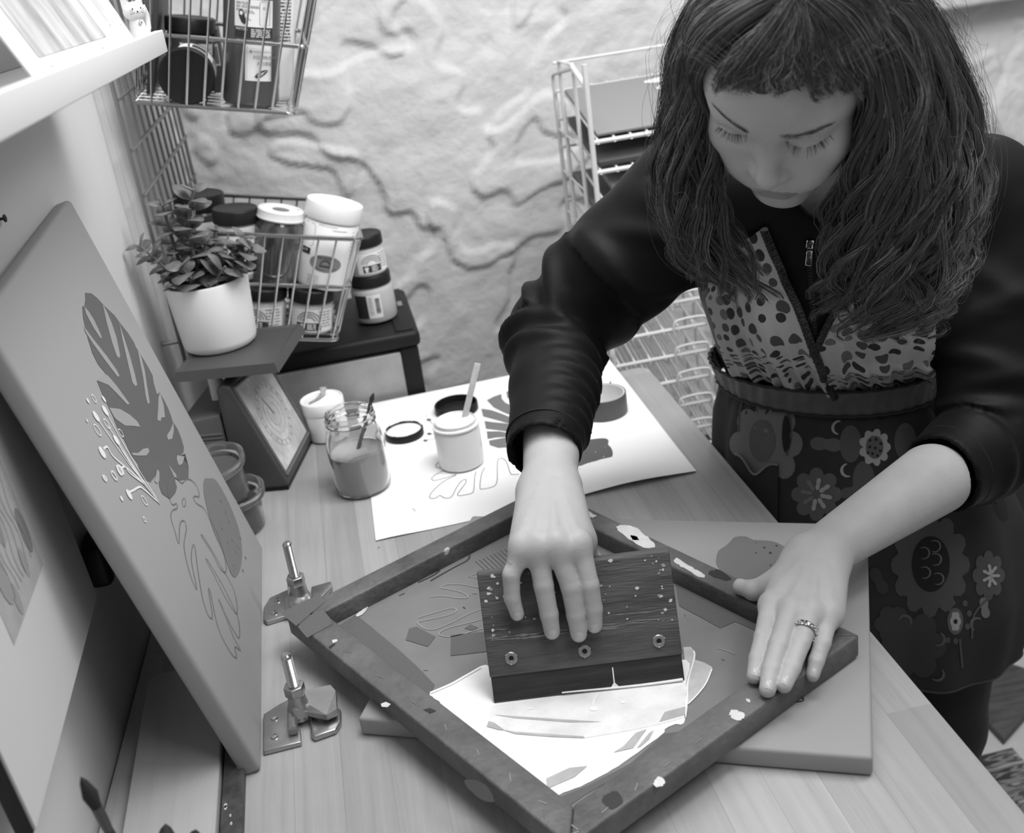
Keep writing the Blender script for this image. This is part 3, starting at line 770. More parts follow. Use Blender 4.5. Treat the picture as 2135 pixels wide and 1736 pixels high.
def facedot(p, rx, ry, mi=4, open_=False, tilt=0.5):
    c = onface([p], 0.0009)[0]
    ps = []
    for t in np.linspace(0, 2*PI, 14, endpoint=False):
        u = rx*math.cos(t); v_ = ry*math.sin(t)
        ps.append((c[0], c[1]+u*math.cos(tilt)-v_*math.sin(tilt), c[2]+u*math.sin(tilt)+v_*math.cos(tilt)))
    if open_: b.ribbon(np.array(ps), 0.0012, (1, 0, 0), mi, True)
    else: b.poly3(ps, mi)
for q, rx, ry, op in (((525, 1260), .004, .005, 0), ((562, 1247), .006, .007, 1), ((622, 1250), .005, .007, 0), ((575, 1355), .008, .011, 0), ((630, 1320), .008, .011, 0), ((640, 1400), .007, .010, 1), ((583, 1437), .008, .011, 1), ((520, 1381), .003, .003, 0), ((725, 1455), .006, .008, 1), ((698, 1498), .008, .011, 0), ((612, 1572), .009, .011, 0), ((715, 1680), .009, .010, 0), ((685, 1710), .006, .009, 1), ((625, 1728), .005, .007, 0)):
    facedot(c56(q), rx*0.62, ry*0.62, 4, op)
for q, rx, ry, op in (((452, 200), .004, .006, 0), ((490, 192), .006, .009, 1), ((523, 290), .004, .005, 0), ((556, 272), .008, .010, 0), ((622, 298), .007, .010, 1), ((622, 380), .004, .005, 1), ((520, 165), .008, .010, 0)):
    facedot(C6([q])[0], rx*0.62, ry*0.62, 4, op)
part(b, 'leaf_print', [m_leaf, m_cv, m_blob, m_linep, m_whitep], cv, smooth=False)

# ------------------------------------------------------------------ art print behind it, fixed on the wall
p0 = PX(203, 1244, -0.300); pn = PX(61, 1708, -0.300)
yF, yN, zb = p0[1], PX(61, 1708, -0.305)[1], p0[2]
bx0 = wall_x(yF)+0.018
ul = PY(72, 920, yF)
print('art panel', p0, pn, ul, wall_x(yF))
ey2 = np.array([p0[0]-pn[0], p0[1]-pn[1], 0]); W2 = np.linalg.norm(ey2); ey2 /= W2
ez2 = np.array([-0.045, 0, 1.0]); ez2 /= np.linalg.norm(ez2); ez2 -= ey2*ez2.dot(ey2); ez2 /= np.linalg.norm(ez2)
ex2 = np.cross(ey2, ez2)
H2 = 0.33
pn2 = np.array([pn[0], pn[1], p0[2]])
Map = Matrix(((ex2[0], ey2[0], ez2[0], pn2[0]), (ex2[1], ey2[1], ez2[1], pn2[1]), (ex2[2], ey2[2], ez2[2], pn2[2]), (0, 0, 0, 1)))
ap = empty('framed_art_print', 'black-edged art print on the left wall, partly behind the leaning leaf canvas', 'art print', Map)
b = MB(); b.box((-0.007, W2/2, H2/2), (0.0126, W2, H2), bev=0.0012); part(b, 'black_frame', mat('black_frame_edge', 0.015, rough=0.5), ap)
b = MB(); b.box((0.0, W2/2-0.001, H2/2), (0.003, W2-0.006, H2-0.006)); part(b, 'mount_board', mat('pale_mount_board', 0.55, rough=0.5), ap, smooth=False)
MI2 = Matrix(Map).inverted()
def onp(L, off):
    out = []
    for x, y in L:
        p = MI2 @ Vector(PP(x, y, pn2, ex2)); out.append((off, p.y, p.z))
    return out
b = MB(); q = onp([(86, 1178), (22, 1340)], 0.0018)
ya, za, yb, zb2 = q[0][1], q[0][2], q[1][1], q[1][2]
zl = min(za, zb2); 
b.poly3([(0.0018, yb, zl), (0.0018, ya, zl), (0.0018, ya, zl+0.2), (0.0018, yb-0.0, zl+0.2)], 0)
rg = random.Random(8)
for k in range(9):
    cy_, cz_ = yb+(ya-yb)*(0.15+0.75*rg.random()), zl+0.015+0.13*rg.random()
    rr = 0.006+0.012*rg.random()
    b.poly3([(0.0020+k*0.00004, cy_+rr*0.7*math.cos(t), cz_+rr*1.6*math.sin(t)) for t in np.linspace(0, 2*PI, 12, endpoint=False)], 1+k % 2)
for k in range(7):
    y0_ = yb+(ya-yb)*(0.3+0.09*k)
    b.ribbon(np.array([(0.0025, y0_+0.004*math.sin(t*3+k), zl+0.02+0.03*t) for t in np.linspace(0, 3, 10)]), 0.0008, (1, 0, 0), 3)
part(b, 'picture', [mat('grey_wash_picture', 0.36, rough=0.6, var=0.12, vscale=30), mat('grey_wash_a', 0.20, rough=0.6), mat('grey_wash_b', 0.28, rough=0.6), m_grey], ap, smooth=False)

# dark clip-shaped object on the wall behind the canvas, and a nail
b = MB(); pk = PX(214, 1160, wall_x(1.2)+0.012)
b.box((wall_x(pk[1])+0.0135, pk[1], pk[2]), (0.025, 0.05, 0.05), bev=0.008)
tag(b.build('wall_bracket', m_black), 'black rounded bracket on the left wall under the leaning canvas', 'bracket')
pk = PX(22, 453, wall_x(1.2)+0.010)
b = MB(); b.tube([(wall_x(pk[1])+0.0004, pk[1], pk[2]), (wall_x(pk[1])+0.006, pk[1], pk[2])], 0.0015, 8)
b.ell((wall_x(pk[1])+0.006, pk[1], pk[2]), (0.0018, 0.004, 0.004))
tag(b.build('nail', m_ink), 'dark nail head in the left wall above the leaning leaf canvas', 'nail')

# ------------------------------------------------------------------ white picture ledge with prints and a cat
m_ledge = mat('white_ledge_paint', 0.56, rough=0.4, spec=0.35)
fL = PX(0, 298, -0.172); fR = PX(350, 108, -0.150)
d_ = fR-fL; d_ /= np.linalg.norm(d_)
start = fL-d_*0.25; Ll = np.linalg.norm(fR-start)
zx = np.array([0, 0, 1.0]); nx = np.cross(d_, zx); nx /= np.linalg.norm(nx); zx = np.cross(nx, d_)
Mld = Matrix(((nx[0], d_[0], zx[0], start[0]), (nx[1], d_[1], zx[1], start[1]), (nx[2], d_[2], zx[2], start[2]), (0, 0, 0, 1)))
dep_n = start[0]-wall_x(start[1])-0.002; dep_f = fR[0]-wall_x(fR[1])-0.002
print('ledge', fL, fR, dep_n, dep_f)
ld = empty('picture_ledge', 'white picture ledge fixed along the left wall with small art prints on it', 'shelf', Mld)
b = MB(); b.prism([(-0.010, 0), (-0.010, Ll), (-dep_f, Ll), (-dep_n, 0)], 0.0, 0.012, bev=0.001); part(b, 'shelf_board', m_ledge, ld)
b = MB(); b.box((-0.0048, Ll/2, 0.0125), (0.010, Ll, 0.025), bev=0.0012); part(b, 'front_lip', m_ledge, ld)
b = MB(); b.prism([(-dep_n+0.014, 0), (-dep_f+0.014, Ll), (-dep_f, Ll), (-dep_n, 0)], 0.012, 0.05, bev=0.001); part(b, 'back_board', m_ledge, ld)
MLi = Matrix(Mld).inverted()
def ledge_hit(x, y, z=0.0123):
    o = np.array(Matrix(Mld) @ Vector((0, 0, z))); p = MLi @ Vector(PP(x, y, o, zx)); return p
def card(label, bl, br, off, hgt, paint, lean=20):
    p = ledge_hit(*br); q = ledge_hit(*bl)
    y1, y0 = p.y, q.y
    xx = off
    M = Matrix(Mld) @ Matrix.Translation((xx, y0, 0.0127)) @ Matrix.Rotation(math.radians(-lean), 4, 'Y')
    w_ = y1-y0
    e = empty('art_card', label, 'art print', M, group=None)
    b = MB(); b.box((-0.0008, w_/2, hgt/2), (0.0014, w_, hgt)); part(b, 'card', mat('white_art_card', 0.62, rough=0.5), e, smooth=False)
    b = MB(); mm = paint(b, w_, hgt); part(b, 'picture', mm, e, smooth=False)
    return e
m_wash = mat('soft_grey_wash', 0.16, a2=0.50, vscale=16, rough=0.6, ramp=(0.35, 0.62), stretch=(1, 1.0, 0.25))
m_wash2 = mat('pale_grey_wash', 0.34, a2=0.58, vscale=14, rough=0.6, ramp=(0.35, 0.6))
def paint1(b, w_, h):
    b.poly3([(0.0004, w_*0.13, 0.022), (0.0004, w_*0.86, 0.022), (0.0004, w_*0.86, h), (0.0004, w_*0.13, h)], 0)
    rg = random.Random(5)
    for y in (0.16, 0.72):
        P = np.array([(0.0006, w_*y+0.010*t+0.0012*math.sin(9*t), 0.013+0.001*math.sin(25*t)+0.0012*rg.random()) for t in np.linspace(0, 1.2, 26)])
        b.ribbon(P, 0.0006, (1, 0, 0), 1)
    return [m_wash, m_midgrey]
def paint2(b, w_, h):
    b.poly3([(0.0004, 0.01, 0.03), (0.0004, w_*0.72, 0.03), (0.0004, w_*0.85, 0.06), (0.0004, w_*0.8, h), (0.0004, 0.01, h)], 0)
    b.poly3([(0.0006, w_*0.53, 0.068), (0.0006, w_*0.58, 0.063), (0.0006, w_*0.65, 0.066), (0.0006, w_*0.72, 0.062), (0.0006, w_*0.80, 0.068), (0.0006, w_*0.82, 0.075), (0.0006, w_*0.8, h), (0.0006, w_*0.5, h)], 1)
    for k in range(4):
        b.ribbon(np.array([(0.0008, w_*(0.60+0.07*(k % 2))+0.002*math.sin(t*5), 0.072+0.006*(k//2)+0.004*t) for t in np.linspace(0, 1, 6)]), 0.0012, (1, 0, 0), 2)
    P = np.array([(0.0006, w_*0.88+0.007*t, 0.026+0.003*abs(math.sin(12*t))) for t in np.linspace(0, 1.1, 20)])
    b.ribbon(P, 0.0006, (1, 0, 0), 3)
    return [m_wash2, mat('dark_wash_figure', 0.10, a2=0.3, vscale=60, rough=0.6), m_label, m_midgrey]
card('white art print with a wide border and soft grey wash, front one on the ledge', (-62, 214), (174, 126), -0.0125, 0.16, paint1, 24)
card('art print with a small dark figure, standing behind the first on the ledge', (90, 152), (234, 103), -0.0260, 0.16, paint2, 24)
# cat figurine
pc = ledge_hit(278, 86)
Mcat = Matrix(Mld) @ Matrix.Translation((-0.0245, min(pc.y, Ll-0.018), 0.0124)) @ Matrix.Rotation(math.radians(-62), 4, 'Z') @ Matrix.Scale(0.80, 4)
cat = empty('cat_figurine', 'little white cat figurine with a bell sitting at the end of the ledge', 'figurine', Mcat)
m_cat = mat('glazed_white_clay', 0.60, rough=0.3, spec=0.5)
b = MB()
b.lathe([(0.0, 0.0), (0.0130, 0.0), (0.0150, 0.003), (0.0148, 0.010), (0.0125, 0.022), (0.0105, 0.032), (0.009, 0.038), (0.0, 0.042)], 28)
b.ell((-0.012, 0.010, 0.012), (0.010, 0.012, 0.012))
part(b, 'body', m_cat, cat, ang=60)
b = MB(); b.ell((0.003, 0, 0.046), (0.0125, 0.0165, 0.0135)); 
for s_ in (-1, 1):
    b.add([(0.0, s_*0.0155, 0.050), (0.006, s_*0.004, 0.0575), (-0.006, s_*0.005, 0.0575), (-0.001, s_*0.0150, 0.070)], [(0, 1, 3), (1, 2, 3), (2, 0, 3), (0, 2, 1)])
part(b, 'head', m_cat, cat, ang=60)
b = MB()
for s_ in (-1, 1): b.ell((0.0142, s_*0.006, 0.0495), (0.0008, 0.0011, 0.0013), nu=8, nv=6)
b.ell((0.0155, 0, 0.0455), (0.0008, 0.0012, 0.0009), nu=8, nv=6)
for s_ in (-1, 1):
    for k in (-1, 0, 1):
        b.tube([(0.0150, s_*0.004, 0.0450+k*0.0012), (0.0128, s_*0.0105, 0.0452+k*0.0028)], 0.00022, 4)
    b.tube([(0.0155, 0, 0.0450), (0.0152, s_*0.0018, 0.0425)], 0.00022, 4)
part(b, 'painted_face', m_ink, cat)
b = MB(); b.ell((0.0130, 0.0015, 0.0305), (0.0026, 0.0026, 0.0030), nu=12, nv=8); part(b, 'bell', mat('chrome_metal', 0.6, rough=0.15, metal=1.0), cat)
b = MB(); b.tube([(-0.006, 0.012, 0.012), (-0.013, 0.019, 0.022), (-0.010, 0.020, 0.040), (-0.006, 0.0175, 0.052)], [0.005, 0.0055, 0.0048, 0.003], 12); part(b, 'tail', m_cat, cat)

# ------------------------------------------------------------------ cutting board and strip in the near left corner
m_board = wood_boards('pale_cutting_board', (0.36, 0.44), 0.2, grain=(50, 1.6, 40), gamt=0.10)
pA = PZ(309, 1408, 0.018); pB = PZ(262, 1736, 0.018); pR = PZ(497, 1430, 0.018)
xl = max(pA[0], wall_x(pB[1])+0.006); xr = PZ(456, 1650, 0.018)[0]-0.001
print('board', pA, pB, xl, xr)
cr = 0.012
b = MB(); far = pA[1]
poly = [(xl, far-0.55), (xr, far-0.55), (xr, far)]+[(xl+cr-cr*math.sin(t), far-cr+cr*math.cos(t)) for t in np.linspace(0, PI/2, 6)]
b.prism(poly, T+0.0004, T+0.018, bev=0.002)
tag(b.build('cutting_board', m_board), 'pale wooden board with a rounded corner lying by the left wall under the canvas', 'wooden board')
m_strip = mat('dark_painted_strip', 0.035, rough=0.5, a2=0.11, vscale=30, ramp=(0.4, 0.75))
b = MB(); xs0 = xr+0.002; xs1 = xs0+0.0205
b.box(((xs0+xs1)/2, far-0.29, T+0.0054), (xs1-xs0, 0.62, 0.010), bev=0.001)
rg = random.Random(2)
for k in range(11):
    cx, cy_ = rg.uniform(xs0+.004, xs1-.004), far-rg.uniform(0.14, 0.34); r_ = rg.uniform(.0012, .003)
    b.poly3([(cx+r_*math.cos(t)*rg.uniform(.7, 1), cy_+r_*2.2*math.sin(t)*rg.uniform(.7, 1), T+0.0107) for t in np.linspace(0, 2*PI, 9, endpoint=False)], 1)
tag(b.build('wooden_strip', [m_strip, m_midgrey]), 'dark paint-spotted wooden strip lying along the pale cutting board', 'wooden strip')

# ------------------------------------------------------------------ brush jar in the near left corner
bjx, bjy = -0.232, 0.665
Mbj = Matrix.Translation((bjx, bjy, T+0.0186))
bj = empty('brush_jar', 'jar of brushes at the near left corner, only its tool tips in view', 'jar', Mbj)
b = MB(); b.lathe([(0, 0.001), (0.033, 0), (0.036, 0.004), (0.036, 0.085), (0.034, 0.085), (0.034, 0.004), (0, 0.004)], 36); part(b, 'jar_body', mat('grey_glazed_pot', 0.30, rough=0.35), bj)
def brush(label, tipp, botp, r, tip, name='paintbrush', handle=None):
    tipp, botp = Vector(tipp), Vector(botp)
    M, L_ = up(botp, tipp)
    e = empty(name, label, 'brush', M)
    b = MB(); b.lathe([(0, 0), (r*0.5, 0.001), (r*0.9, L_*0.3), (r*1.15, L_*0.62), (r*0.8, L_-tip-0.02), (0, L_-tip-0.02)], 14); part(b, 'handle', handle or mat('dark_handle_lacquer', 0.03, rough=0.3), e)
    b = MB(); b.lathe([(r*0.82, L_-tip-0.022), (r*0.95, L_-tip-0.012), (r*0.95, L_-tip), (0, L_-tip)], 14); part(b, 'ferrule', mat('dark_ferrule', 0.12, rough=0.3, metal=0.8), e)
    b = MB(); b.lathe([(r*0.9, L_-tip), (r*1.35, L_-tip*0.6), (r*0.7, L_-tip*0.2), (0, L_)], 14); part(b, 'bristles', mat('dark_bristles', 0.02, rough=0.7), e)
brush('dark brush with pointed bristles sticking up by the near left wall', PD(168, 1618, 0.80), (bjx+0.012, bjy+0.006, T+0.025), 0.0042, 0.028)
brush('short dark brush tip just showing at the bottom edge, left of the glossy one', PD(345, 1716, 0.86), (bjx+0.004, bjy-0.012, T+0.025), 0.0055, 0.018)
brush('glossy blunt brush end at the bottom edge, rightmost of the brushes in the jar', PD(408, 1728, 0.86), (bjx+0.000, bjy+0.014, T+0.025), 0.0050, 0.016)

# ------------------------------------------------------------------ kitchen scale
o_ = PZ(603, 1022, 0.0); q_ = PZ(660, 908, 0.0)
Ys = (q_-o_); Ls = 0.158; Ys = Vector((Ys[0], Ys[1], 0)).normalized(); Xs = Vector((Ys.y, -Ys.x, 0))
Msc = Matrix(((Xs.x, Ys.x, 0, o_[0]), (Xs.y, Ys.y, 0, o_[1]), (0, 0, 1, T), (0, 0, 0, 1)))
MSi = Msc.inverted()
TL = MSi @ Vector(PZ(530, 811, 0.13)); TR = MSi @ Vector(PZ(585, 737, 0.13))
print('scale', Ls, TL, TR, MSi @ Vector(PZ(545, 768, 0.2)), MSi @ Vector(PZ(385, 780, 0.2)), MSi @ Vector(PZ(605, 688, 0.2)))
sc = empty('kitchen_scale', 'old grey kitchen scale with a slanted dial, holding up the potted succulent', 'scale', Msc)
m_sc = mat('grey_scale_plastic', 0.062, rough=0.45, spec=0.45)
m_sc2 = mat('mid_grey_scale_body', 0.125, rough=0.5)
prof = [(0.0, 0.004), (0.0, 0.014), (-0.058, 0.150), (-0.070, 0.153), (-0.085, 0.130), (-0.165, 0.122), (-0.180, 0.105), (-0.180, 0.004)]
def xz_prism(b, prof, y0, y1, mi=0, bev=0.0):
    Mx = Matrix(((1, 0, 0, 0), (0, 0, -1, 0), (0, 1, 0, 0), (0, 0, 0, 1)))   # (x, z) drawn, extruded along -y
    b.prism(prof, -y1, -y0, mi, Mx, bev)
b = MB(); xz_prism(b, [(-0.0, 0.006), (0.0, 0.016), (-0.050, 0.170), (-0.062, 0.175), (-0.072, 0.168), (-0.076, 0.006)], 0.0, Ls, 0, 0.004); part(b, 'dial_housing', m_sc, sc)
b = MB(); xz_prism(b, [(-0.077, 0.006), (-0.077, 0.128), (-0.140, 0.120), (-0.150, 0.105), (-0.150, 0.006)], 0.004, Ls-0.004, 0, 0.003)
part(b, 'body', m_sc2, sc)
b = MB()
for k in range(11): b.box((-0.112, 0.0035, 0.040+k*0.0058), (0.064, 0.003, 0.0038), bev=0.001)
part(b, 'ribbed_front', m_sc2, sc)
b = MB(); b.box((-0.075, Ls/2, 0.0035), (0.148, Ls-0.004, 0.006)); part(b, 'base', m_black, sc)
# dial on the slanted face
sl = Vector((-0.050, 0, 0.154)).normalized(); nrm = Vector((0.154, 0, 0.050)).normalized()
def dialp(u, v_, off): return np.array(Vector((0, Ls/2+u, 0.016))+sl*v_+nrm*off)
m_dial = mat('mottled_dial_face', 0.34, a2=0.62, vscale=24, rough=0.25, spec=0.5, ramp=(0.3, 0.7))  # pale face with mottled tone
b = MB(); w2 = Ls/2-0.010; b.poly3([dialp(-w2, 0.010, 0.0005), dialp(w2, 0.010, 0.0005), dialp(w2, 0.154, 0.0005), dialp(-w2, 0.154, 0.0005)], 0)
for k, rr in enumerate((0.050, 0.042, 0.030, 0.018)):
    P = np.array([dialp(rr*math.cos(t), 0.078+rr*math.sin(t), 0.0009) for t in np.linspace(0, 2*PI, 50)[:-1]]); b.ribbon(P, 0.0010, np.array(nrm), 1, True)
for k in range(20):
    t = 2*PI*k/20; P = np.array([dialp(r_*math.cos(t), 0.078+r_*math.sin(t), 0.001) for r_ in (0.043, 0.049)]); b.ribbon(P, 0.0012, np.array(nrm), 2)
P = np.array([dialp(0, 0.078, 0.0013), dialp(-0.012, 0.116, 0.0013)]); b.ribbon(P, np.array([0.003, 0.001]), np.array(nrm), 2)
part(b, 'dial_face', [m_dial, m_midgrey, m_grey], sc, smooth=False)
b = MB()
for P in ([dialp(-w2-.003, 0.006, .001), dialp(-w2-.003, 0.157, .001)], [dialp(w2+.003, 0.006, .001), dialp(w2+.003, 0.157, .001)], [dialp(-w2-.003, 0.006, .001), dialp(w2+.003, .006, .001)], [dialp(-w2-.003, 0.157, .001), dialp(w2+.003, .140, .001)]): b.tube(P, 0.0026, 8)
part(b, 'dial_bezel', m_sc2, sc)
b = MB(); b.lathe([(0.012, 0.121), (0.010, 0.186), (0, 0.186)], 20, M=Matrix.Translation((-0.100, Ls/2, 0))); part(b, 'tray_post', m_label, sc)
b = MB(); TX0, TX1 = -0.128, 0.026; TY0, TY1 = -0.004, Ls+0.004
def ring(x0, x1, y0, y1, z): return [(x0, y0, z), (x1, y0, z), (x1, y1, z), (x0, y1, z)]
lv = [ring(TX0+.006, TX1-.006, TY0+.006, TY1-.006, 0.1855), ring(TX0, TX1, TY0, TY1, 0.187), ring(TX0+.005, TX1-.005, TY0+.005, TY1-.005, 0.2005), ring(TX0+.007, TX1-.007, TY0+.007, TY1-.007, 0.2005), ring(TX0+.011, TX1-.011, TY0+.011, TY1-.011, 0.1985)]
vs = [v_ for r_ in lv for v_ in r_]; fs = [(3, 2, 1, 0), (16, 17, 18, 19)]
for i in range(4):
    for k in range(4): fs.append((i*4+k, i*4+(k+1) % 4, i*4+4+(k+1) % 4, i*4+4+k))
b.add(vs, fs); part(b, 'weighing_tray', m_sc, sc, smooth=False)

# ------------------------------------------------------------------ white pot with a succulent
pb = PZ(462, 716, 0.199)
ax = np.array([pb[0], pb[1]])
Mp = Matrix.Translation((ax[0], ax[1], T+0.1992))
pz_rim = PY(434, 604, ax[1])[2]-T-0.199
print('pot', pb, 'rim h', pz_rim)
pt = empty('potted_succulent', 'jade-leaved succulent in a white ceramic pot on the kitchen scale', 'potted plant', Mp)
Hp = 0.102; R0 = 0.0535; R1 = 0.0605
b = MB(); b.lathe([(0, 0.001), (R0-0.006, 0), (R0-0.001, 0.004), (R0+0.001, 0.012), (R1, Hp-0.003), (R1-0.001, Hp), (R1-0.004, Hp), (R1-0.006, Hp-0.004), (R1-0.008, Hp-0.02), (0, Hp-0.02)], 64)
part(b, 'pot', mat('matte_white_ceramic', 0.80, rough=0.5, spec=0.35), pt)
b = MB(); rg = random.Random(6)
for k in range(90):
    a = rg.uniform(0, 2*PI); r_ = math.sqrt(rg.random())*(R1-0.012); s_ = rg.uniform(0.003, 0.0065)
    b.ell((r_*math.cos(a), r_*math.sin(a), Hp-0.019+rg.uniform(0, 0.004)), (s_, s_*0.8, s_*0.7), nu=8, nv=6)
b.lathe([(R1-0.009, Hp-0.021), (0, Hp-0.019)], 24)
o = part(b, 'pebbles', mat('dark_wet_pebbles', 0.05, a2=0.30, vscale=70, rough=0.25, ramp=(0.45, 0.7)), pt); o['kind'] = 'stuff'
m_leafg = mat('succulent_leaf', 0.085, a2=0.18, vscale=40, rough=0.38, spec=0.5, ramp=(0.35, 0.7))
m_stem = mat('succulent_stem', 0.16, rough=0.6, var=0.2, vscale=120)
def leafshape():
    vs = []; fs = []
    nu, nv = 8, 7
    for i in range(nv+1):
        t = i/nv
        wd = 0.50*math.sin(PI*min(1, t**0.75*0.98+0.02))**0.75
        for j in range(nu):
            a = 2*PI*j/nu
            vs.append((t, wd*math.cos(a), 0.085*math.sin(a)*(math.sin(PI*t)*0.9+0.1)+0.16*t*(1-t)+0.10*(abs(wd*math.cos(a))/0.5)**2*0.3-0.16*t*t))
    for i in range(nv):
        for j in range(nu): fs.append((i*nu+j, i*nu+(j+1) % nu, (i+1)*nu+(j+1) % nu, (i+1)*nu+j))
    return np.array(vs), fs
LV, LF = leafshape()
MPi = Mp.inverted()
fol = MB(); rg = random.Random(17)
def plant_stem(px, y0, y1, size=0.021, sp=0.0085, r=0.0028, start=0.25, ph=0.0):
    n_ = len(px)
    P = [PY(x, y, y0+(y1-y0)*i/(n_-1)) for i, (x, y) in enumerate(px)]
    P = smoothpath([np.array(MPi @ Vector(p)) for p in P], 6)
    b = MB(); b.tube(P, np.linspace(r, r*0.6, len(P)), 8)
    part(b, 'stem', m_stem, pt)
    seg = np.linalg.norm(np.diff(P, axis=0), axis=1); L_ = np.concatenate([[0], np.cumsum(seg)])
    s_ = L_[-1]*start; k = 0
    while s_ <= L_[-1]+1e-6:
        i = min(np.searchsorted(L_, s_), len(P)-1); i = max(i, 1)
        t = Vector(P[i]-P[i-1]).normalized(); c = Vector(P[i-1]).lerp(Vector(P[i]), (s_-L_[i-1])/max(seg[i-1], 1e-6))
        u = t.orthogonal().normalized(); a0 = ph+(k % 2)*PI/2+rg.uniform(-.25, .25)
        for h in (0, 1):
            q = Matrix.Rotation(a0+h*PI, 3, t) @ u
            el = 0.55 if s_ < L_[-1]*0.93 else 0.9
            d = (q*math.cos(el*0.6)+t*math.sin(el*0.6)).normalized()
            d = (d+Vector((0, 0, 0.12))).normalized()
            up_ = (t-d*t.dot(d)); up_ = (up_+Vector((0, 0, 0.5))); up_ = (up_-d*up_.dot(d)).normalized()
            sd = up_.cross(d)
            sz = size*1.35*rg.uniform(0.8, 1.15)*(1.0 if s_ < L_[-1]*0.9 else 0.75)
            Mx = np.array(((d.x, sd.x, up_.x), (d.y, sd.y, up_.y), (d.z, sd.z, up_.z)))
            vs = LV*sz @ Mx.T+np.array(c+d*r*0.5)
            rad = np.hypot(vs[:, 0], vs[:, 1])
            if ((vs[:, 2] < Hp+0.002) & (rad > R1-0.006)).any(): continue
            if (vs[:, 2] < Hp-0.017).any(): continue
            fol.add(vs, LF)
        s_ += sp*rg.uniform(0.9, 1.2); k += 1
yc = ax[1]
plant_stem([(432, 622), (415, 575), (400, 513), (394, 470), (399, 425), (404, 394)], yc-0.012, yc-0.030, 0.023, 0.0125, 0.0034, 0.16)
plant_stem([(410, 628), (385, 575), (362, 510), (346, 455), (332, 412)], yc-0.008, yc-0.020, 0.021, 0.0125, 0.0030, 0.15, 0.6)
plant_stem([(400, 630), (372, 590), (345, 560), (318, 535), (291, 513)], yc-0.02, yc-0.040, 0.020, 0.011, 0.0026, 0.3, 1.0)
plant_stem([(455, 620), (468, 580), (484, 545), (498, 515), (508, 488)], yc-0.012, yc-0.02, 0.021, 0.011, 0.0026, 0.15, 0.3)
plant_stem([(460, 625), (478, 580), (500, 545), (518, 522), (528, 512)], yc-0.025, yc-0.04, 0.022, 0.012, 0.0026, 0.15, 1.2)
plant_stem([(430, 630), (428, 585), (440, 540), (446, 500), (452, 470)], yc+0.012, yc+0.015, 0.021, 0.011, 0.0026, 0.12, 0.1)
plant_stem([(440, 632), (450, 600), (455, 575), (470, 555)], yc-0.034, yc-0.048, 0.024, 0.010, 0.0026, 0.2, 0.7)
plant_stem([(415, 634), (408, 605), (398, 580), (380, 560)], yc-0.034, yc-0.050, 0.023, 0.010, 0.0026, 0.2, 0.4)
plant_stem([(395, 632), (372, 612), (355, 602), (342, 606)], yc-0.02, yc-0.042, 0.022, 0.011, 0.0024, 0.4, 0.2)
plant_stem([(468, 622), (490, 600), (500, 580), (505, 556)], yc-0.01, yc-0.025, 0.022, 0.011, 0.0024, 0.25, 0.2)
plant_stem([(440, 628), (440, 610), (436, 590)], yc-0.040, yc-0.052, 0.022, 0.009, 0.0024, 0.2, 0.9)
plant_stem([(418, 620), (420, 575), (424, 535), (430, 500)], yc-0.004, yc-0.008, 0.021, 0.011, 0.0026, 0.1, 0.5)
o = part(fol, 'foliage', m_leafg, pt, ang=70)

# ------------------------------------------------------------------ two clear tubs behind the canvas
m_tub = mat('cloudy_clear_tub', 0.72, rough=0.08, spec=0.5, trans=0.92, ior=1.18)
def tub(label, c, tilt, H, Rt, Rb, fill, fh):
    M = Matrix.Translation(c) @ Matrix.Rotation(math.radians(tilt[0]), 4, 'X') @ Matrix.Rotation(math.radians(tilt[1]), 4, 'Y')
    e = empty('plastic_tub', label, 'tub', M, group='clear tubs behind the leaning canvas')
    b = MB(); b.lathe([(0, 0.0006), (Rb-0.003, 0), (Rb, 0.004), (Rt-0.007, H-0.013), (Rt-0.001, H-0.0125), (Rt+0.001, H-0.006), (Rt+0.0005, H-0.001), (Rt-0.001, H), (Rt-0.003, H-0.001), (Rt-0.0085, H-0.010), (Rb-0.002, 0.006), (0, 0.003)], 44); part(b, 'tub_body', m_tub, e)
    b = MB(); rr = Rb+(Rt-0.007-Rb)*fh/H-0.0035; b.lathe([(0, 0.0045), (Rb-0.0045, 0.0065), (rr, fh), (0, fh-0.003)], 40); part(b, 'paint', fill, e)
c1 = PZ(468, 1032, 0.058)
cx, cyy = max(c1[0], -0.236), max(c1[1], 1.448)
print('tub', c1, cx, cyy)
tub('lower clear plastic tub of dark paint on the table behind the leaning canvas', (cx, cyy, T+0.0006), (0, 0), 0.060, 0.054, 0.044, mat('dark_paint', 0.045, rough=0.25), 0.040)
tub('upper clear plastic tub of grey paint set inside the lower tub', (cx-0.010, cyy+0.002, T+0.0475), (3, -6), 0.062, 0.0545, 0.0440, mat('grey_paint', 0.085, rough=0.3), 0.046)
# ================================================================== things on the table
def CX(L, ox, oy, s): return [(ox+x/s, oy+y/s) for x, y in L]
def C4(L): return CX(L, 800, 700, 3.05)
def Cs(L): return CX(L, 540, 1000, 2.893)      # left half of the screen
def Cq(L): return CX(L, 1000, 1000, 3.05)      # squeegee area
def Cw(L): return CX(L, 700, 1300, 2.6688)     # white ink
def flat(L, z): return [tuple(PZ(x, y, z)) for x, y in L]
UPZ = (0, 0, 1)
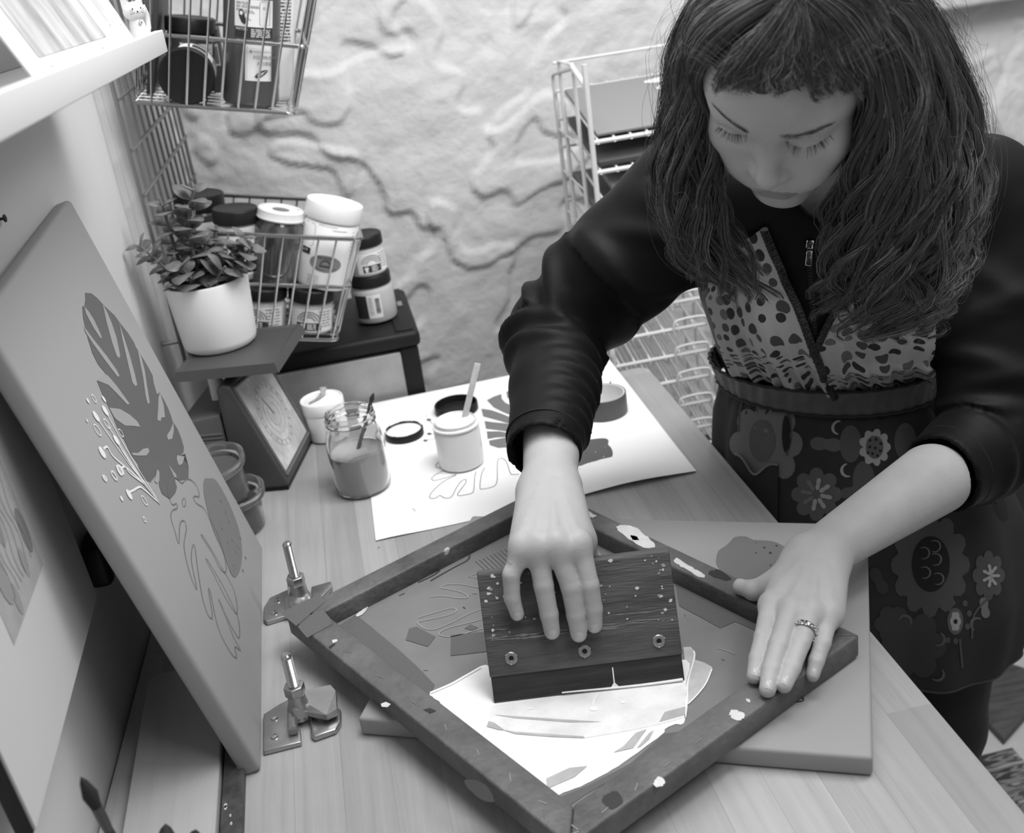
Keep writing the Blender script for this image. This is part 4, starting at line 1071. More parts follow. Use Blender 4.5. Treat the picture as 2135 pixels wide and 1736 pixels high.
# ------------------------------------------------------------------ white printed sheet
m_paper = mat('white_paper', 0.86, rough=0.55, spec=0.3)
cs = [PZ(784, 1129), PZ(1452, 985), PZ(1264, 742), PZ(752, 847)]
b = MB(); nu, nv = 24, 18; vs = []; fs = []
def sheet_z(u, v_): return 0.0010+0.0065*max(0, 1-v_*5)*math.exp(-((u-0.80)/0.18)**2)+0.0015*max(0, 1-v_*6)*math.exp(-((u-0.05)/0.08)**2)
for i in range(nu+1):
    for j in range(nv+1):
        u, v_ = i/nu, j/nv
        p = (cs[0]*(1-u)+cs[1]*u)*(1-v_)+(cs[3]*(1-u)+cs[2]*u)*v_
        vs.append((p[0], p[1], T+sheet_z(u, v_)))
for i in range(nu):
    for j in range(nv):
        a = i*(nv+1)+j; fs.append((a, a+nv+1, a+nv+2, a+1))
b.add(vs, fs)
b.add([(p[0], p[1], p[2]-0.0006) for p in vs], [f[::-1] for f in fs])
m_pl, m_pb, m_line = mat('grey_leaf_ink', 0.165, rough=0.55), mat('dark_grey_ink', 0.105, rough=0.5), mat('thin_line_ink', 0.22, rough=0.55)
zs = 0.0014
for L in ([(655, 408), (700, 385), (748, 368), (752, 400), (775, 425), (812, 440), (815, 507), (760, 485), (700, 455)], [(780, 355), (815, 340), (815, 408), (785, 392)],
          [(620, 462), (680, 470), (740, 490), (815, 520), (900, 560), (815, 560), (780, 552), (700, 530), (632, 512)], [(640, 540), (700, 548), (780, 556), (815, 562), (900, 600), (815, 612), (735, 600), (650, 590)],
          [(655, 606), (735, 606), (815, 620), (900, 640), (815, 640), (720, 645), (660, 655)], [(668, 665), (720, 655), (815, 640), (900, 650), (900, 690), (815, 706), (730, 712), (675, 695)],
          [(1150, 520), (1240, 505), (1262, 500), (1268, 540), (1220, 555), (1150, 570)], [(1150, 575), (1215, 562), (1292, 545), (1250, 567), (1210, 580), (1150, 600)], [(1150, 615), (1205, 600), (1290, 570), (1283, 595), (1240, 625), (1200, 632), (1150, 630)]):
    b.poly3(flat(C4(L), zs), 1)
blob = smoothpath([(1150, 690), (1190, 675), (1250, 660), (1310, 658), (1370, 651), (1410, 651), (1430, 666), (1427, 690), (1445, 710), (1457, 745), (1445, 785), (1400, 830), (1330, 862), (1250, 882), (1180, 898), (1140, 890)], 4, True).tolist()
b.poly3(flat(C4(blob), zs), 2)
def zrib(L, wd, mi, closed=False, k=5, z=0.0016, mb=None):
    P = np.array([PZ(x, y, z) for x, y in smoothpath(L, k, closed)]); (mb or b).ribbon(P, wd, UPZ, mi, closed)
for L in ([(362, 792), (335, 815), (333, 832), (350, 838), (378, 826)], [(392, 853), (335, 878), (305, 903), (318, 918), (360, 910), (462, 880)],
          [(462, 884), (385, 922), (312, 985), (292, 1028), (330, 1030), (356, 1013), (390, 1030), (430, 1022), (462, 965), (490, 925), (520, 911), (522, 932), (500, 962), (470, 1012), (540, 1005), (571, 985), (578, 900), (587, 863)],
          [(642, 838), (622, 880), (612, 962), (632, 972), (700, 955), (721, 920), (722, 850), (726, 790), (750, 776), (780, 800), (802, 862), (815, 880), (860, 878)]):
    zrib(C4(L), 0.0011, 3)
for q, rx in (((287, 533), 5.2), ((290, 622), 5), ((265, 665), 4.6), ((272, 510), 1.6)):
    c = C4([q])[0]; b.poly3(flat([(c[0]+rx*math.cos(t), c[1]+rx*0.5*math.sin(t)) for t in np.linspace(0, 2*PI, 12, endpoint=False)], zs), 2)
for L in ([(290, 538), (335, 582)], [(295, 622), (340, 624)], [(270, 662), (345, 652)]): zrib(C4(L), 0.0009, 3, k=2)
rg = random.Random(3)
for k in range(18):
    x, y = rg.uniform(1190, 1440), rg.uniform(690, 850)
    c = C4([(x, y)])[0]; r_ = rg.uniform(.6, 1.5); b.poly3(flat([(c[0]+r_*math.cos(t), c[1]+r_*.7*math.sin(t)) for t in np.linspace(0, 2*PI, 7, endpoint=False)], zs+.0003), 4 if k % 2 else 0)
for q in ((790, 1140), (865, 1064), (1190+570, 700+250), (862, 1061)):
    b.poly3(flat([(q[0]+2.4*math.cos(t), q[1]+.9*math.sin(t)) for t in np.linspace(0, 2*PI, 7, endpoint=False)], zs), 3)
o = b.build('printed_sheet', [m_paper, m_pl, m_pb, m_line, m_ink], smooth=True, ang=60)
tag(o, 'large white paper sheet with a grey leaf and fruit print across the far table end', 'paper sheet')

def upright(fx, fy, R, cx, cy, z0=0.0):
    """base centre from the front-most base point; height from the rim's centre"""
    f = PZ(fx, fy, z0); d = np.array([f[0], f[1]]); d /= np.linalg.norm(d)
    c = np.array([f[0]+d[0]*R, f[1]+d[1]*R]); h = PY(cx, cy, c[1])[2]-T-z0
    return (c[0], c[1], T+z0), h
# ------------------------------------------------------------------ roll of tape
c, h = upright(1261, 880, 0.0375, 1259, 818, 0.0012)
print('tape', c, h)
e = empty('tape_roll', 'wide roll of grey tape standing on the white printed sheet near the far table corner', 'tape', loc=c)
b = MB(); R = 0.0375; b.lathe([(R-0.0022, 0), (R, 0.0004), (R, h-0.0004), (R-0.0022, h)], 60); b.f = b.f[:-2]; b.m = b.m[:-2]; part(b, 'tape', mat('grey_tape', 0.10, rough=0.45), e)
b = MB(); b.lathe([(R-0.0022, h-0.0003), (R-0.0042, h-0.0006), (R-0.0042, 0.0004), (R-0.0022, 0.0)], 60); b.f = b.f[:-2]; b.m = b.m[:-2]; part(b, 'cardboard_core', mat('white_cardboard_core', 0.62, rough=0.6), e)
b = MB(); b.add([((R)*math.cos(a), (R)*math.sin(a), h-0.0015) for a in (0.9, 1.0)]+[((R+0.0035)*math.cos(0.95), (R+0.0035)*math.sin(0.95), h+0.004), (R*math.cos(0.95), R*math.sin(0.95), h-0.010)], [(0, 1, 2), (0, 2, 3), (1, 3, 2)]); part(b, 'tape_end', mat('grey_tape', 0.10), e)
# ------------------------------------------------------------------ tub of white ink with a stick, and its lids
c, h = upright(967, 987, 0.0335, 958, 872, 0.0012)
print('tub', c, h)
e = empty('ink_tub', 'clear plastic tub of white ink standing open on the printed sheet', 'tub', loc=c)
R = 0.0335; m_tubw = mat('milky_plastic', 0.74, rough=0.22, spec=0.5, sss=0.0)
b = MB(); hb = h*0.86; b.lathe([(0, 0.0005), (R-0.005, 0), (R-0.001, 0.003), (R, 0.008), (R, hb-0.004), (R-0.001, hb-0.001), (R-0.0035, hb), (R-0.0035, hb+0.003), (R-0.0022, hb+0.0038), (R-0.0035, hb+0.0048), (R-0.0035, h-0.001), (R-0.0045, h), (R-0.0058, h-0.001), (R-0.0058, h*0.70)], 52); b.f = b.f[:-1]; b.m = b.m[:-1]; part(b, 'tub_body', m_tubw, e)
b = MB(); vs = []; nn_ = 28
b.lathe([(R-0.0059, h*0.97), (R-0.010, h*0.93), (R-0.016, h*0.90), (0.006, h*0.885), (0, h*0.88)], 40); 
rg = random.Random(1); part(b, 'white_ink', mat('white_ink_paste', 0.86, rough=0.35, bump=0.25, bscale=60), e)
b = MB(); b.lathe([(R-0.0034, hb+0.0002), (R+0.0006, hb+0.001), (R+0.0006, hb+0.0035), (R-0.003, hb+0.0042)], 44); b.f = b.f[:-2]; b.m = b.m[:-2]; part(b, 'collar', m_tubw, e)
s0 = np.array(c)+np.array((0.003, 0.004, h*0.55)); s1 = PY(996, 757, c[1]+0.012)
M, L_ = up(s0, s1)
b = MB(); b.prism([(-0.0045, -0.001), (0.0045, -0.001), (0.0045, 0.001), (-0.0045, 0.001)], 0, L_, bev=0.0006)
o = b.build('stir_stick', mat('pale_stick_plastic', 0.42, rough=0.2, spec=0.6, a2=0.7, vscale=40)); o.matrix_world = M
tag(o, 'flat pale stirring stick standing in the open tub of white ink', 'stick')
def lid_thing(label, c, R, H, inside, flip=True):
    e = empty('jar_lid', label, 'lid', loc=c)
    b = MB(); b.lathe([(0, 0), (R-0.001, 0), (R, 0.001), (R, H-0.001), (R-0.0008, H), (R-0.0025, H), (R-0.0027, H-0.001), (R-0.0027, 0.002), (0, 0.002)], 52); part(b, 'rim', m_black, e)
    if inside: 
        b = MB(); b.lathe([(R-0.0029, 0.0022), (R-0.0029, H*0.72), (R*0.8, H*0.80), (R*0.4, H*0.70), (0, H*0.74)], 44)
        part(b, 'ink_residue', mat('white_ink_paste', 0.86), e)
        b = MB(); rg = random.Random(12)
        for k in range(7):
            a0 = rg.uniform(0, 2*PI); P = [((R-0.0018)*math.cos(a0+t), (R-0.0018)*math.sin(a0+t), H+0.0005) for t in np.linspace(0, rg.uniform(.2, .7), 6)]; b.tube(P, 0.0011, 6)
        part(b, 'ink_smear', mat('white_ink_paste', 0.86), e)
pl = PZ(844, 907, 0.002)
lid_thing('black lid with white ink inside, upturned on the sheet beside the water jar', (pl[0], pl[1], T+0.0013), 0.0305, 0.012, True)
pl = PZ(956, 866, 0.004)
lid_thing('plain black lid lying on the sheet just behind the open tub', (pl[0]+0.001, pl[1]+0.028, T+0.0013), 0.0355, 0.013, False)

# ------------------------------------------------------------------ mason jar of cloudy water, with a brush
c, h = upright(765, 1043, 0.0415, 735, 855, 0.0004)
print('mason', c, h)
R = 0.0415
e = empty('mason_jar', 'open glass mason jar of cloudy grey rinse water on the wooden table', 'glass jar', loc=c)
def jarprof(R, h): return [(R*0.74, 0.0), (R*0.92, 0.003), (R*0.98, 0.010), (R, 0.020), (R, h*0.52), (R*0.985, h*0.64), (R*0.93, h*0.74), (R*0.845, h*0.81), (R*0.825, h*0.835), (R*0.825, h*0.86), (R*0.865, h*0.875), (R*0.835, h*0.895), (R*0.83, h*0.915), (R*0.865, h*0.93), (R*0.835, h*0.95), (R*0.835, h*0.985), (R*0.815, h), (R*0.775, h*0.992)]
pr = jarprof(R, h)
inner = [(max(r_-0.0028, 0), max(z_, 0.005)) for r_, z_ in pr[:-2]][::-1]
b = MB(); b.lathe([(0, 0.0002)]+pr+inner[2:]+[(0, 0.005)], 56); part(b, 'jar_glass', m_glass, e)
def rad_at(z):
    for (r0_, z0_), (r1_, z1_) in zip(pr, pr[1:]):
        if z0_ <= z <= z1_: return r0_+(r1_-r0_)*(z-z0_)/max(z1_-z0_, 1e-6)
    return pr[-1][0]
hw = h*0.50
b = MB(); b.lathe([(0, 0.0056)]+[(rad_at(z)-0.0031, z) for z in np.linspace(0.0056, hw, 14)]+[(0, hw)], 48)
part(b, 'rinse_water', mat('cloudy_water', 0.43, rough=0.12, spec=0.4), e)
b = MB(); nA = 60; vs = []; fs = []
for i in range(nA+1):                                        # paint film left on the glass above the water
    a = 2*PI*i/nA; top = h*(0.60+0.10*math.sin(a*1.0+0.6)+0.05*math.sin(3*a)); 
    for z in (hw+0.001, (hw+top)/2, top): r_ = rad_at(z)-0.0030; vs.append((r_*math.cos(a), r_*math.sin(a), z))
for i in range(nA):
    for k in (0, 1): fs.append((i*3+k, i*3+k+3, i*3+k+4, i*3+k+1))
b.add(vs, fs); part(b, 'paint_film', mat('paint_film', 0.50, rough=0.4, alpha=0.55), e)
b = MB(); rg = random.Random(9)
for k in range(7):
    a0 = rg.uniform(0, 2*PI); z0_ = h*rg.choice((0.845, 0.91, 0.965)); l_ = rg.uniform(.15, .6)
    P = [((rad_at(z0_)+0.0008)*math.cos(a0+t), (rad_at(z0_)+0.0008)*math.sin(a0+t), z0_+0.0012*math.sin(9*t)) for t in np.linspace(0, l_, 8)]; b.tube(P, np.array([.0003]+[rg.uniform(.0006, .0014) for _ in range(6)]+[.0003]), 6)
part(b, 'dried_paint', mat('dried_grey_paint', 0.14, rough=0.6, a2=0.5, vscale=90), e)
b0 = np.array(c)+np.array((-0.024, -0.012, 0.0085)); b1 = PY(779, 818, c[1]+0.024)
brush('thin brush standing handle-down in the mason jar of rinse water', b1, b0, 0.0026, 0.014, handle=mat('grey_brush_handle', 0.11, rough=0.5))
# ------------------------------------------------------------------ white jar with scrap of film on its lid
c, h = upright(690, 926, 0.0335, 699, 824, 0.0004)
print('white jar', c, h)
e = empty('ink_jar', 'white lidded ink jar with a scrap of clear film on top, behind the water jar', 'jar', loc=c)
R = 0.0335; b = MB(); b.lathe([(0, 0.0005), (R-0.006, 0), (R-0.002, 0.003), (R-0.001, 0.009), (R, h-0.022), (R-0.002, h-0.020), (0, h-0.02)], 44); part(b, 'body', m_white, e)
b = MB(); b.lathe([(R+0.0005, h-0.019), (R+0.001, h-0.018), (R+0.001, h-0.002), (R, h), (R-0.0015, h), (R-0.003, h-0.0018), (0, h-0.0016)], 52); part(b, 'lid', m_white, e)
b = MB(); P = [(-0.019, -0.012, h+0.0004), (-0.008, -0.004, h+0.001), (0.000, 0.004, h+0.003), (0.004, 0.012, h+0.004), (0.006, 0.020, h+0.010)]
P = smoothpath(P, 4); b.ribbon(P, np.linspace(0.005, 0.011, len(P)), UPZ, 0); part(b, 'film_scrap', mat('crumpled_film', 0.48, rough=0.25, spec=0.6, bump=0.8, bscale=200), e)
b = MB(); Mw = Matrix.Translation(c); aw = cam_angle(Mw)+0.25
wrap_patch(b, R-0.0005, aw, 0.012, 0.024, h*0.5, 0, 0.0004)
for k in range(12): wrap_patch(b, R-0.0005, aw-0.002/R, 0.016+k*0.0032, 0.009, 0.0014 if k % 3 else 0.0022, 1, 0.0008, 3)
part(b, 'barcode_label', [m_label, m_ink], e, smooth=False)

# ------------------------------------------------------------------ grey canvas lying under the screen
NR, NL = PZ(1820, 1580, 0.022), PZ(745, 1497, 0.022)
cu_ = NL-NR; Wk = np.linalg.norm(cu_); cu_ /= Wk
cvv = np.array([-cu_[1], cu_[0], 0]); 
if cvv[1] < 0: cvv = -cvv
Dk = 0.402
Mk = Matrix(((cu_[0], cvv[0], 0, NR[0]), (cu_[1], cvv[1], 0, NR[1]), (0, 0, 1, T+0.0004), (0, 0, 0, 1)))
e = empty('canvas_board', 'plain grey canvas block lying under the wooden printing screen', 'canvas', Mk)
if np.linalg.det(np.array(Mk)[:3, :3]) < 0: print('canvas mirrored')
b = MB(); b.box((Wk/2, Dk/2, 0.011), (Wk, Dk, 0.022), bev=0.004); part(b, 'canvas_block', m_cv, e)
b = MB(); zk = 0.0228
bb = smoothpath([(1508, 540), (1505, 500), (1520, 450), (1570, 415), (1600, 385), (1620, 365), (1660, 358), (1700, 362), (1740, 380), (1800, 384), (1870, 392), (1940, 425), (1990, 470), (2010, 530), (1990, 600), (1900, 640), (1830, 640), (1700, 640), (1560, 600)], 4, True).tolist()
b.poly3(flat(Cq(bb), zk), 0)
for q, r_ in (((1757, 398), 1.2), ((1811, 429), 2.4), ((1888, 418), 2.2), ((1955, 405), 2.4), ((1849, 463), 3.0), ((1935, 463), 2.6), ((1757, 462), 1.8), ((1929, 500), 2.4), ((1849, 542), 2.0)):
    cq = Cq([q])[0]; b.poly3(flat([(cq[0]+r_*math.cos(t), cq[1]+r_*.65*math.sin(t)) for t in np.linspace(0, 2*PI, 9, endpoint=False)], zk+.0004), 1)
zrib(CX([(775, 870), (778, 905), (745, 920), (712, 930), (745, 965), (750, 980), (720, 988), (670, 982)], 1400, 1100, 2.729), 0.0014, 1, z=zk+.0003)
part(b, 'fruit_print', [m_blob, m_ink], e, local=False, smooth=False)

# ------------------------------------------------------------------ wooden printing screen
ZT, ZB = 0.050, 0.0236
fLc, fTc, fRc, fBc = PZ(592, 1288, ZT), PZ(1133, 1008, ZT), PZ(1783, 1326, ZT), PZ(1198, 1758, ZT)
fu = ((fBc-fLc)+(fRc-fTc)); fu /= np.linalg.norm(fu)
fv = np.array([-fu[1], fu[0], 0]);  fv = fv if fv.dot(fTc-fLc) > 0 else -fv
ctr = (fLc+fTc+fRc+fBc)/4
Lu = 0.5*(np.linalg.norm(fBc-fLc)+np.linalg.norm(fRc-fTc)); Lv = 0.5*(np.linalg.norm(fTc-fLc)+np.linalg.norm(fRc-fBc))
org = ctr-fu*Lu/2-fv*Lv/2
Mf = Matrix(((fu[0], fv[0], 0, org[0]), (fu[1], fv[1], 0, org[1]), (0, 0, 1, T+ZB), (0, 0, 0, 1)))
print('screen', Lu, Lv, np.linalg.det(np.array(Mf)[:3, :3]))
scr = empty('printing_screen', 'worn wooden-framed printing screen lying on the grey canvas under the squeegee', 'printing screen', Mf)
def m_worn(name, a, a2, spots=0.5, sp=0.62):
    m = mat(name, a, rough=0.5, spec=0.4, a2=a2, vscale=13, ramp=(0.30, 0.72), bump=0.25, bscale=90)
    nt = m.node_tree; N = nt.nodes; L = nt.links; bs = N['Principled BSDF']
    base = bs.inputs['Base Color'].links[0].from_socket
    tc = N.new('ShaderNodeTexCoord'); n = N.new('ShaderNodeTexNoise'); n.inputs['Scale'].default_value = 42; n.inputs['Detail'].default_value = 3; L.new(tc.outputs['Object'], n.inputs['Vector'])
    n2 = N.new('ShaderNodeTexNoise'); n2.inputs['Scale'].default_value = 7; L.new(tc.outputs['Object'], n2.inputs['Vector'])
    ad = N.new('ShaderNodeMath'); ad.operation = 'MULTIPLY_ADD'; ad.inputs[1].default_value = 0.35; L.new(n2.outputs['Fac'], ad.inputs[0]); L.new(n.outputs['Fac'], ad.inputs[2])
    r = N.new('ShaderNodeValToRGB'); r.color_ramp.elements[0].position = sp+0.20; r.color_ramp.elements[0].color = (0, 0, 0, 1); r.color_ramp.elements[1].position = sp+0.235; r.color_ramp.elements[1].color = (1, 1, 1, 1)
    L.new(ad.outputs[0], r.inputs['Fac'])
    mx = N.new('ShaderNodeMix'); mx.data_type = 'RGBA'; L.new(r.outputs['Color'], mx.inputs['Factor']); L.new(base, mx.inputs['A']); mx.inputs['B'].default_value = (spots, spots, spots, 1)
    L.new(mx.outputs['Result'], bs.inputs['Base Color'])
    return m
m_fr = m_worn('paint_worn_frame_wood', 0.075, 0.165, 0.4, 0.76)
m_fr2 = m_worn('dark_stained_frame_wood', 0.05, 0.15, 0.45, 0.70)
bw = 0.0325; hz = ZT-ZB
def bar(x0, x1, y0, y1, m_, mit):
    b = MB()
    b.prism(mit, 0.0006, hz, bev=0.0025); part(b, 'frame_bar', m_, scr)
bar(0, 0, 0, 0, m_fr, [(0, 0.0002), (Lu, 0.0002), (Lu-bw, bw), (bw, bw)][::1])        # near the left edge: u along
bar(0, 0, 0, 0, m_fr2, [(0, Lv), (bw*0.9, Lv-bw*0.9), (Lu-bw*0.9, Lv-bw*0.9), (Lu, Lv)])
bar(0, 0, 0, 0, m_fr2, [(0, 0.0006), (bw*0.9, bw+0.0002), (bw*0.9, Lv-bw*0.9-0.0004), (0, Lv-0.0004)])
bar(0, 0, 0, 0, m_fr, [(Lu, 0.0006), (Lu, Lv-0.0004), (Lu-bw, Lv-bw*0.9-0.0004), (Lu-bw, bw+0.0004)])
m_mesh = mat('grey_emulsion_mesh', 0.20, rough=0.45, var=0.08, vscale=18, bump=0.04, bscale=500)
ZM = ZB+0.0040
b = MB(); b.box((Lu/2, Lv/2, 0.0030), (Lu-0.01, Lv-0.01, 0.0020)); 
part(b, 'screen_mesh', m_mesh, scr, smooth=False)
m_tape2 = mat('dark_masking_tape', 0.115, rough=0.65, bump=0.15, bscale=300)
def flatpart(polys, name, mats_, z=ZM+0.0006):
    b = MB()
    for q, mi in polys: b.poly3(flat(q, z+0.0002*mi), mi)
    part(b, name, mats_, scr, local=False, smooth=False)
flatpart([(Cs([(470, 885), (585, 812), (700, 905), (850, 1030), (960, 1130), (1060, 1235), (1035, 1285), (1120, 1370), (1240, 1480), (1330, 1575), (1200, 1560), (930, 1290), (700, 1080), (560, 980)]), 0)], 'masking_tape', m_tape2)
flatpart([(Cs([(905, 895), (950, 884), (1065, 945), (1018, 1005), (985, 995), (885, 965)]), 0)], 'masking_tape', m_tape2)
flatpart([(Cs([(1157, 936), (1420, 908), (1420, 1030), (1155, 1060)]), 0)], 'masking_tape', m_tape2)
flatpart([(Cs([(1238, 895), (1275, 869), (1322, 890), (1290, 908)]), 0)], 'masking_tape', m_tape2)
flatpart([(Cq([(1235, 600), (1500, 755), (1780, 930), (1762, 962), (1625, 900), (1530, 942), (1400, 870), (1268, 800)]), 0)], 'masking_tape', m_tape2)
flatpart([(Cw([(1160, 1000), (1400, 900), (1640, 775), (1830, 610), (1990, 590), (1900, 680), (1560, 850), (1390, 950), (1230, 1060)]), 0)], 'masking_tape', m_tape2)
b = MB()                                                          # pale and dark marks left in the emulsion
for L in ([(1030, 705), (1110, 700), (1200, 712), (1260, 708), (1230, 680), (1150, 660), (1100, 650), (1130, 630), (1220, 630), (1330, 650)], [(960, 830), (1060, 800), (1150, 775), (1190, 780), (1170, 805), (1080, 830), (980, 850), (955, 862), (1000, 895), (1060, 900), (1160, 860), (1260, 810), (1350, 775)], [(1345, 840), (1250, 865), (1150, 890), (1095, 915), (1090, 935), (1160, 945), (1260, 920), (1350, 895)], [(1265, 583), (1325, 562), (1328, 590), (1265, 583)]):
    P = np.array([PZ(x, y, ZM+0.0006) for x, y in smoothpath(Cs(L), 6)]); b.ribbon(P, 0.0015, UPZ, 0)
for L in ([(960, 617), (1000, 600), (1060, 570), (1090, 545)], [(1035, 608), (1100, 570), (1180, 525), (1255, 485), (1272, 455)], [(845, 697), (880, 682)], [(1230, 765), (1245, 775)]):
    P = np.array([PZ(x, y, ZM+0.0006) for x, y in smoothpath(Cs(L), 4)]); b.ribbon(P, 0.0022 if len(L) > 2 else 0.0012, UPZ, 1)
for k in range(10):
    x0 = 1305+k*22; P = np.array([PZ(x, y, ZM+0.0006) for x, y in Cs([(x0, 490-k*9), (x0+75, 560-k*9)])]); b.ribbon(P, 0.0005, UPZ, 1)
for L in ([(1285, 1070+0), (1320, 1090), (1365, 1105)], [(1515, 1070), (1570, 1085), (1620, 1105)]):
    P = np.array([PZ(x, y, ZM+0.0006) for x, y in smoothpath(Cq(L), 4)]); b.ribbon(P, 0.0012, UPZ, 0)
rg = random.Random(15)
for k in range(26):
    x, y = rg.uniform(760, 1600), rg.uniform(1180, 1400); p = np.array(PZ(x, y, ZM+0.0005)); l_ = MI3 = None
    if rg.random() < .6:
        a = rg.uniform(0, PI); q = [p+np.array((math.cos(a), math.sin(a), 0))*t for t in (0, rg.uniform(.002, .007))]; b.ribbon(np.array(q), .0006, UPZ, 1)
part(b, 'emulsion_marks', [mat('pale_emulsion_line', 0.30, rough=0.6), mat('dark_emulsion_line', 0.05, rough=0.6)], scr, local=False, smooth=False)
# white ink spread on the mesh
m_wi = mat('wet_white_ink', 0.88, rough=0.28, spec=0.4, bump=0.12, bscale=45)
m_wi2 = mat('thin_white_ink', 0.66, rough=0.4, a2=0.82, vscale=30, stretch=(1, 1, 1), ramp=(0.3, 0.6))
m_wi3 = mat('scraped_ink_grey', 0.34, rough=0.5, a2=0.5, vscale=35)
pool = Cw([(522, 385), (560, 370), (640, 335), (720, 290), (800, 238), (850, 235), (900, 300), (1200, 300), (1600, 250), (1945, 200), (1948, 330), (1950, 420), (1945, 520), (1930, 555), (1880, 560), (1830, 585), (1826, 605), (1760, 655), (1600, 770), (1480, 845), (1360, 905), (1240, 950), (1155, 988), (1140, 965), (1060, 890), (1000, 830), (930, 760), (870, 712), (820, 685), (790, 655), (730, 590), (680, 540), (620, 480), (575, 435), (530, 400)])
rough_ = [(x+rg.uniform(-1.2, 1.2), y+rg.uniform(-1.0, 1.0)) for x, y in smoothpath(pool, 4, True)]
b = MB(); zz0 = ZM+0.0010
P = [tuple(PZ(x, y, zz0)) for x, y in rough_]; n = len(P)
b.add(P+[(x, y, z-0.0008) for x, y, z in P], [tuple(range(n))]+[(i, i+n, (i+1) % n+n, (i+1) % n) for i in range(n)])
band = Cw([(868, 455), (1120, 420), (1400, 385), (1700, 350), (1945, 325), (1945, 520), (1800, 560), (1600, 600), (1380, 636), (1200, 630), (1000, 600), (840, 575), (850, 520)])
b.poly3(flat(band, zz0+0.0003), 1)
for q in ([(850, 540), (880, 548), (940, 590), (910, 590), (840, 570)], [(1545, 715), (1600, 680), (1670, 605), (1730, 585), (1700, 625), (1655, 690), (1590, 705)], [(1675, 690), (1740, 610), (1770, 590), (1745, 640), (1700, 680)], [(1170, 860), (1300, 800), (1400, 790), (1330, 850), (1180, 915)], [(930, 590), (1000, 600), (1380, 625), (1385, 635), (1200, 628), (1000, 612)], [(1830, 490), (1945, 460), (1945, 505), (1800, 545)], [(880, 505), (1100, 520), (1480, 545), (1300, 548), (1000, 525)]):
    b.poly3(flat(Cw(q), zz0+0.0006), 2)
for q, r_ in (((1435, 470), 9), ((1598, 435), 4.5), ((1085, 470), 4)):
    c_ = Cw([q])[0]; b.poly3(flat([(c_[0]+r_*math.cos(t), c_[1]+r_*.6*math.sin(t)) for t in np.linspace(0, 2*PI, 12, endpoint=False)], zz0+0.0007), 0)
zrib(Cw([(1465, 385), (1440, 420), (1430, 455)]), 0.0020, 0, z=zz0+0.0008)
part(b, 'white_ink', [m_wi, m_wi2, m_wi3], scr, local=False, smooth=False)
b = MB()
sm = Cw([(1935, 130), (1975, 128), (1995, 150), (2000, 200), (2050, 215), (2095, 240), (2090, 270), (2060, 330), (2020, 390), (1960, 445), (1945, 400), (1950, 300)])
b.poly3(flat(sm, ZM+0.0007), 0)
zrib(Cw([(1992, 150), (1995, 190), (1960, 320), (1955, 430), (1945, 520)]), 0.0016, 1, z=ZM+0.0013); zrib(Cw([(2093, 250), (2060, 330), (2010, 395), (1960, 445)]), 0.0014, 1, z=ZM+0.0013)
zrib(Cw([(525, 384), (640, 335), (720, 290), (808, 240)]), 0.0030, 1, z=ZM+0.0018); zrib(Cw([(868, 415), (850, 520), (830, 580), (790, 655)]), 0.0018, 1, z=ZM+0.0018)
part(b, 'ink_smear', [mat('thin_smear', 0.5, rough=0.4, var=0.15, vscale=50), m_wi], scr, local=False, smooth=False)
# tape folds and dried ink on the frame
rj = random.Random(44)
b = MB()
for q, mi in ((Cs([(233, 885), (330, 800), (385, 780), (425, 830), (440, 870), (360, 915), (290, 952)]), 0), (Cs([(130, 805), (270, 730), (370, 690), (400, 735), (330, 790), (225, 880)]), 0)):
    b.poly3(flat(q, ZT+0.0005), mi)
for q, mi in ((Cs([(440, 965), (470, 960), (475, 972), (445, 985)]), 1), (Cs([(735, 1350), (765, 1338), (795, 1352), (775, 1370), (740, 1368)]), 1), (Cs([(420, 1005), (450, 985), (462, 990), (430, 1018)]), 2), (Cs([(990, 1385), (1030, 1375), (1070, 1392), (1030, 1408)]), 2)):
    b.poly3(flat(q, ZT+0.0004), mi)
for q in (Cq([(1590, 1478), (1620, 1460), (1670, 1480), (1690, 1500), (1650, 1530), (1600, 1510)]), Cw([(1770, 880), (1800, 850), (1830, 870), (1820, 900), (1780, 905)]), Cq([(1700, 1392), (1722, 1400), (1715, 1415), (1698, 1405)]), Cq([(870, 300), (960, 290), (1050, 350), (1120, 420), (1040, 430), (930, 360)]), Cq([(640, 205), (690, 200), (740, 232), (700, 238), (650, 225)]), Cq([(960, 350), (1000, 360), (1010, 385), (975, 380)]), Cq([(1260, 500), (1350, 555), (1425, 600), (1410, 620), (1300, 560), (1240, 520)])):
    b.poly3(flat([(x+rj.uniform(-1.6, 1.6), y+rj.uniform(-1.3, 1.3)) for x, y in smoothpath(q, 5, True)], ZT+0.0004), 1)
for q in (Cq([(1460, 585), (1520, 570), (1600, 625), (1560, 640), (1470, 605)]), Cw([(720, 870), (830, 890), (880, 985), (820, 980), (740, 920)]), Cw([(1480, 970), (1560, 930), (1600, 990), (1530, 1030)])):
    b.poly3(flat([(x+rj.uniform(-1.5, 1.5), y+rj.uniform(-1.2, 1.2)) for x, y in smoothpath(q, 5, True)], ZT+0.0003), 2)
for q, zq_ in ((Cs([(560, 765), (620, 690), (800, 595), (1000, 490), (1250, 365), (1590, 200), (1590, 262), (1300, 400), (1000, 548), (880, 620), (720, 700), (600, 775)]), ZM+0.0007), (Cq([(700, 330), (800, 350), (900, 400), (960, 440), (900, 440), (780, 380)]), ZM+0.0007), (Cq([(1235, 560), (1330, 610), (1500, 700), (1790, 845), (1790, 885), (1600, 800), (1400, 690), (1240, 600)]), ZM+0.0008)):
    b.poly3(flat([(x+rj.uniform(-2, 2), y+rj.uniform(-2, 2)) for x, y in smoothpath(q, 5, True)], zq_), 2)
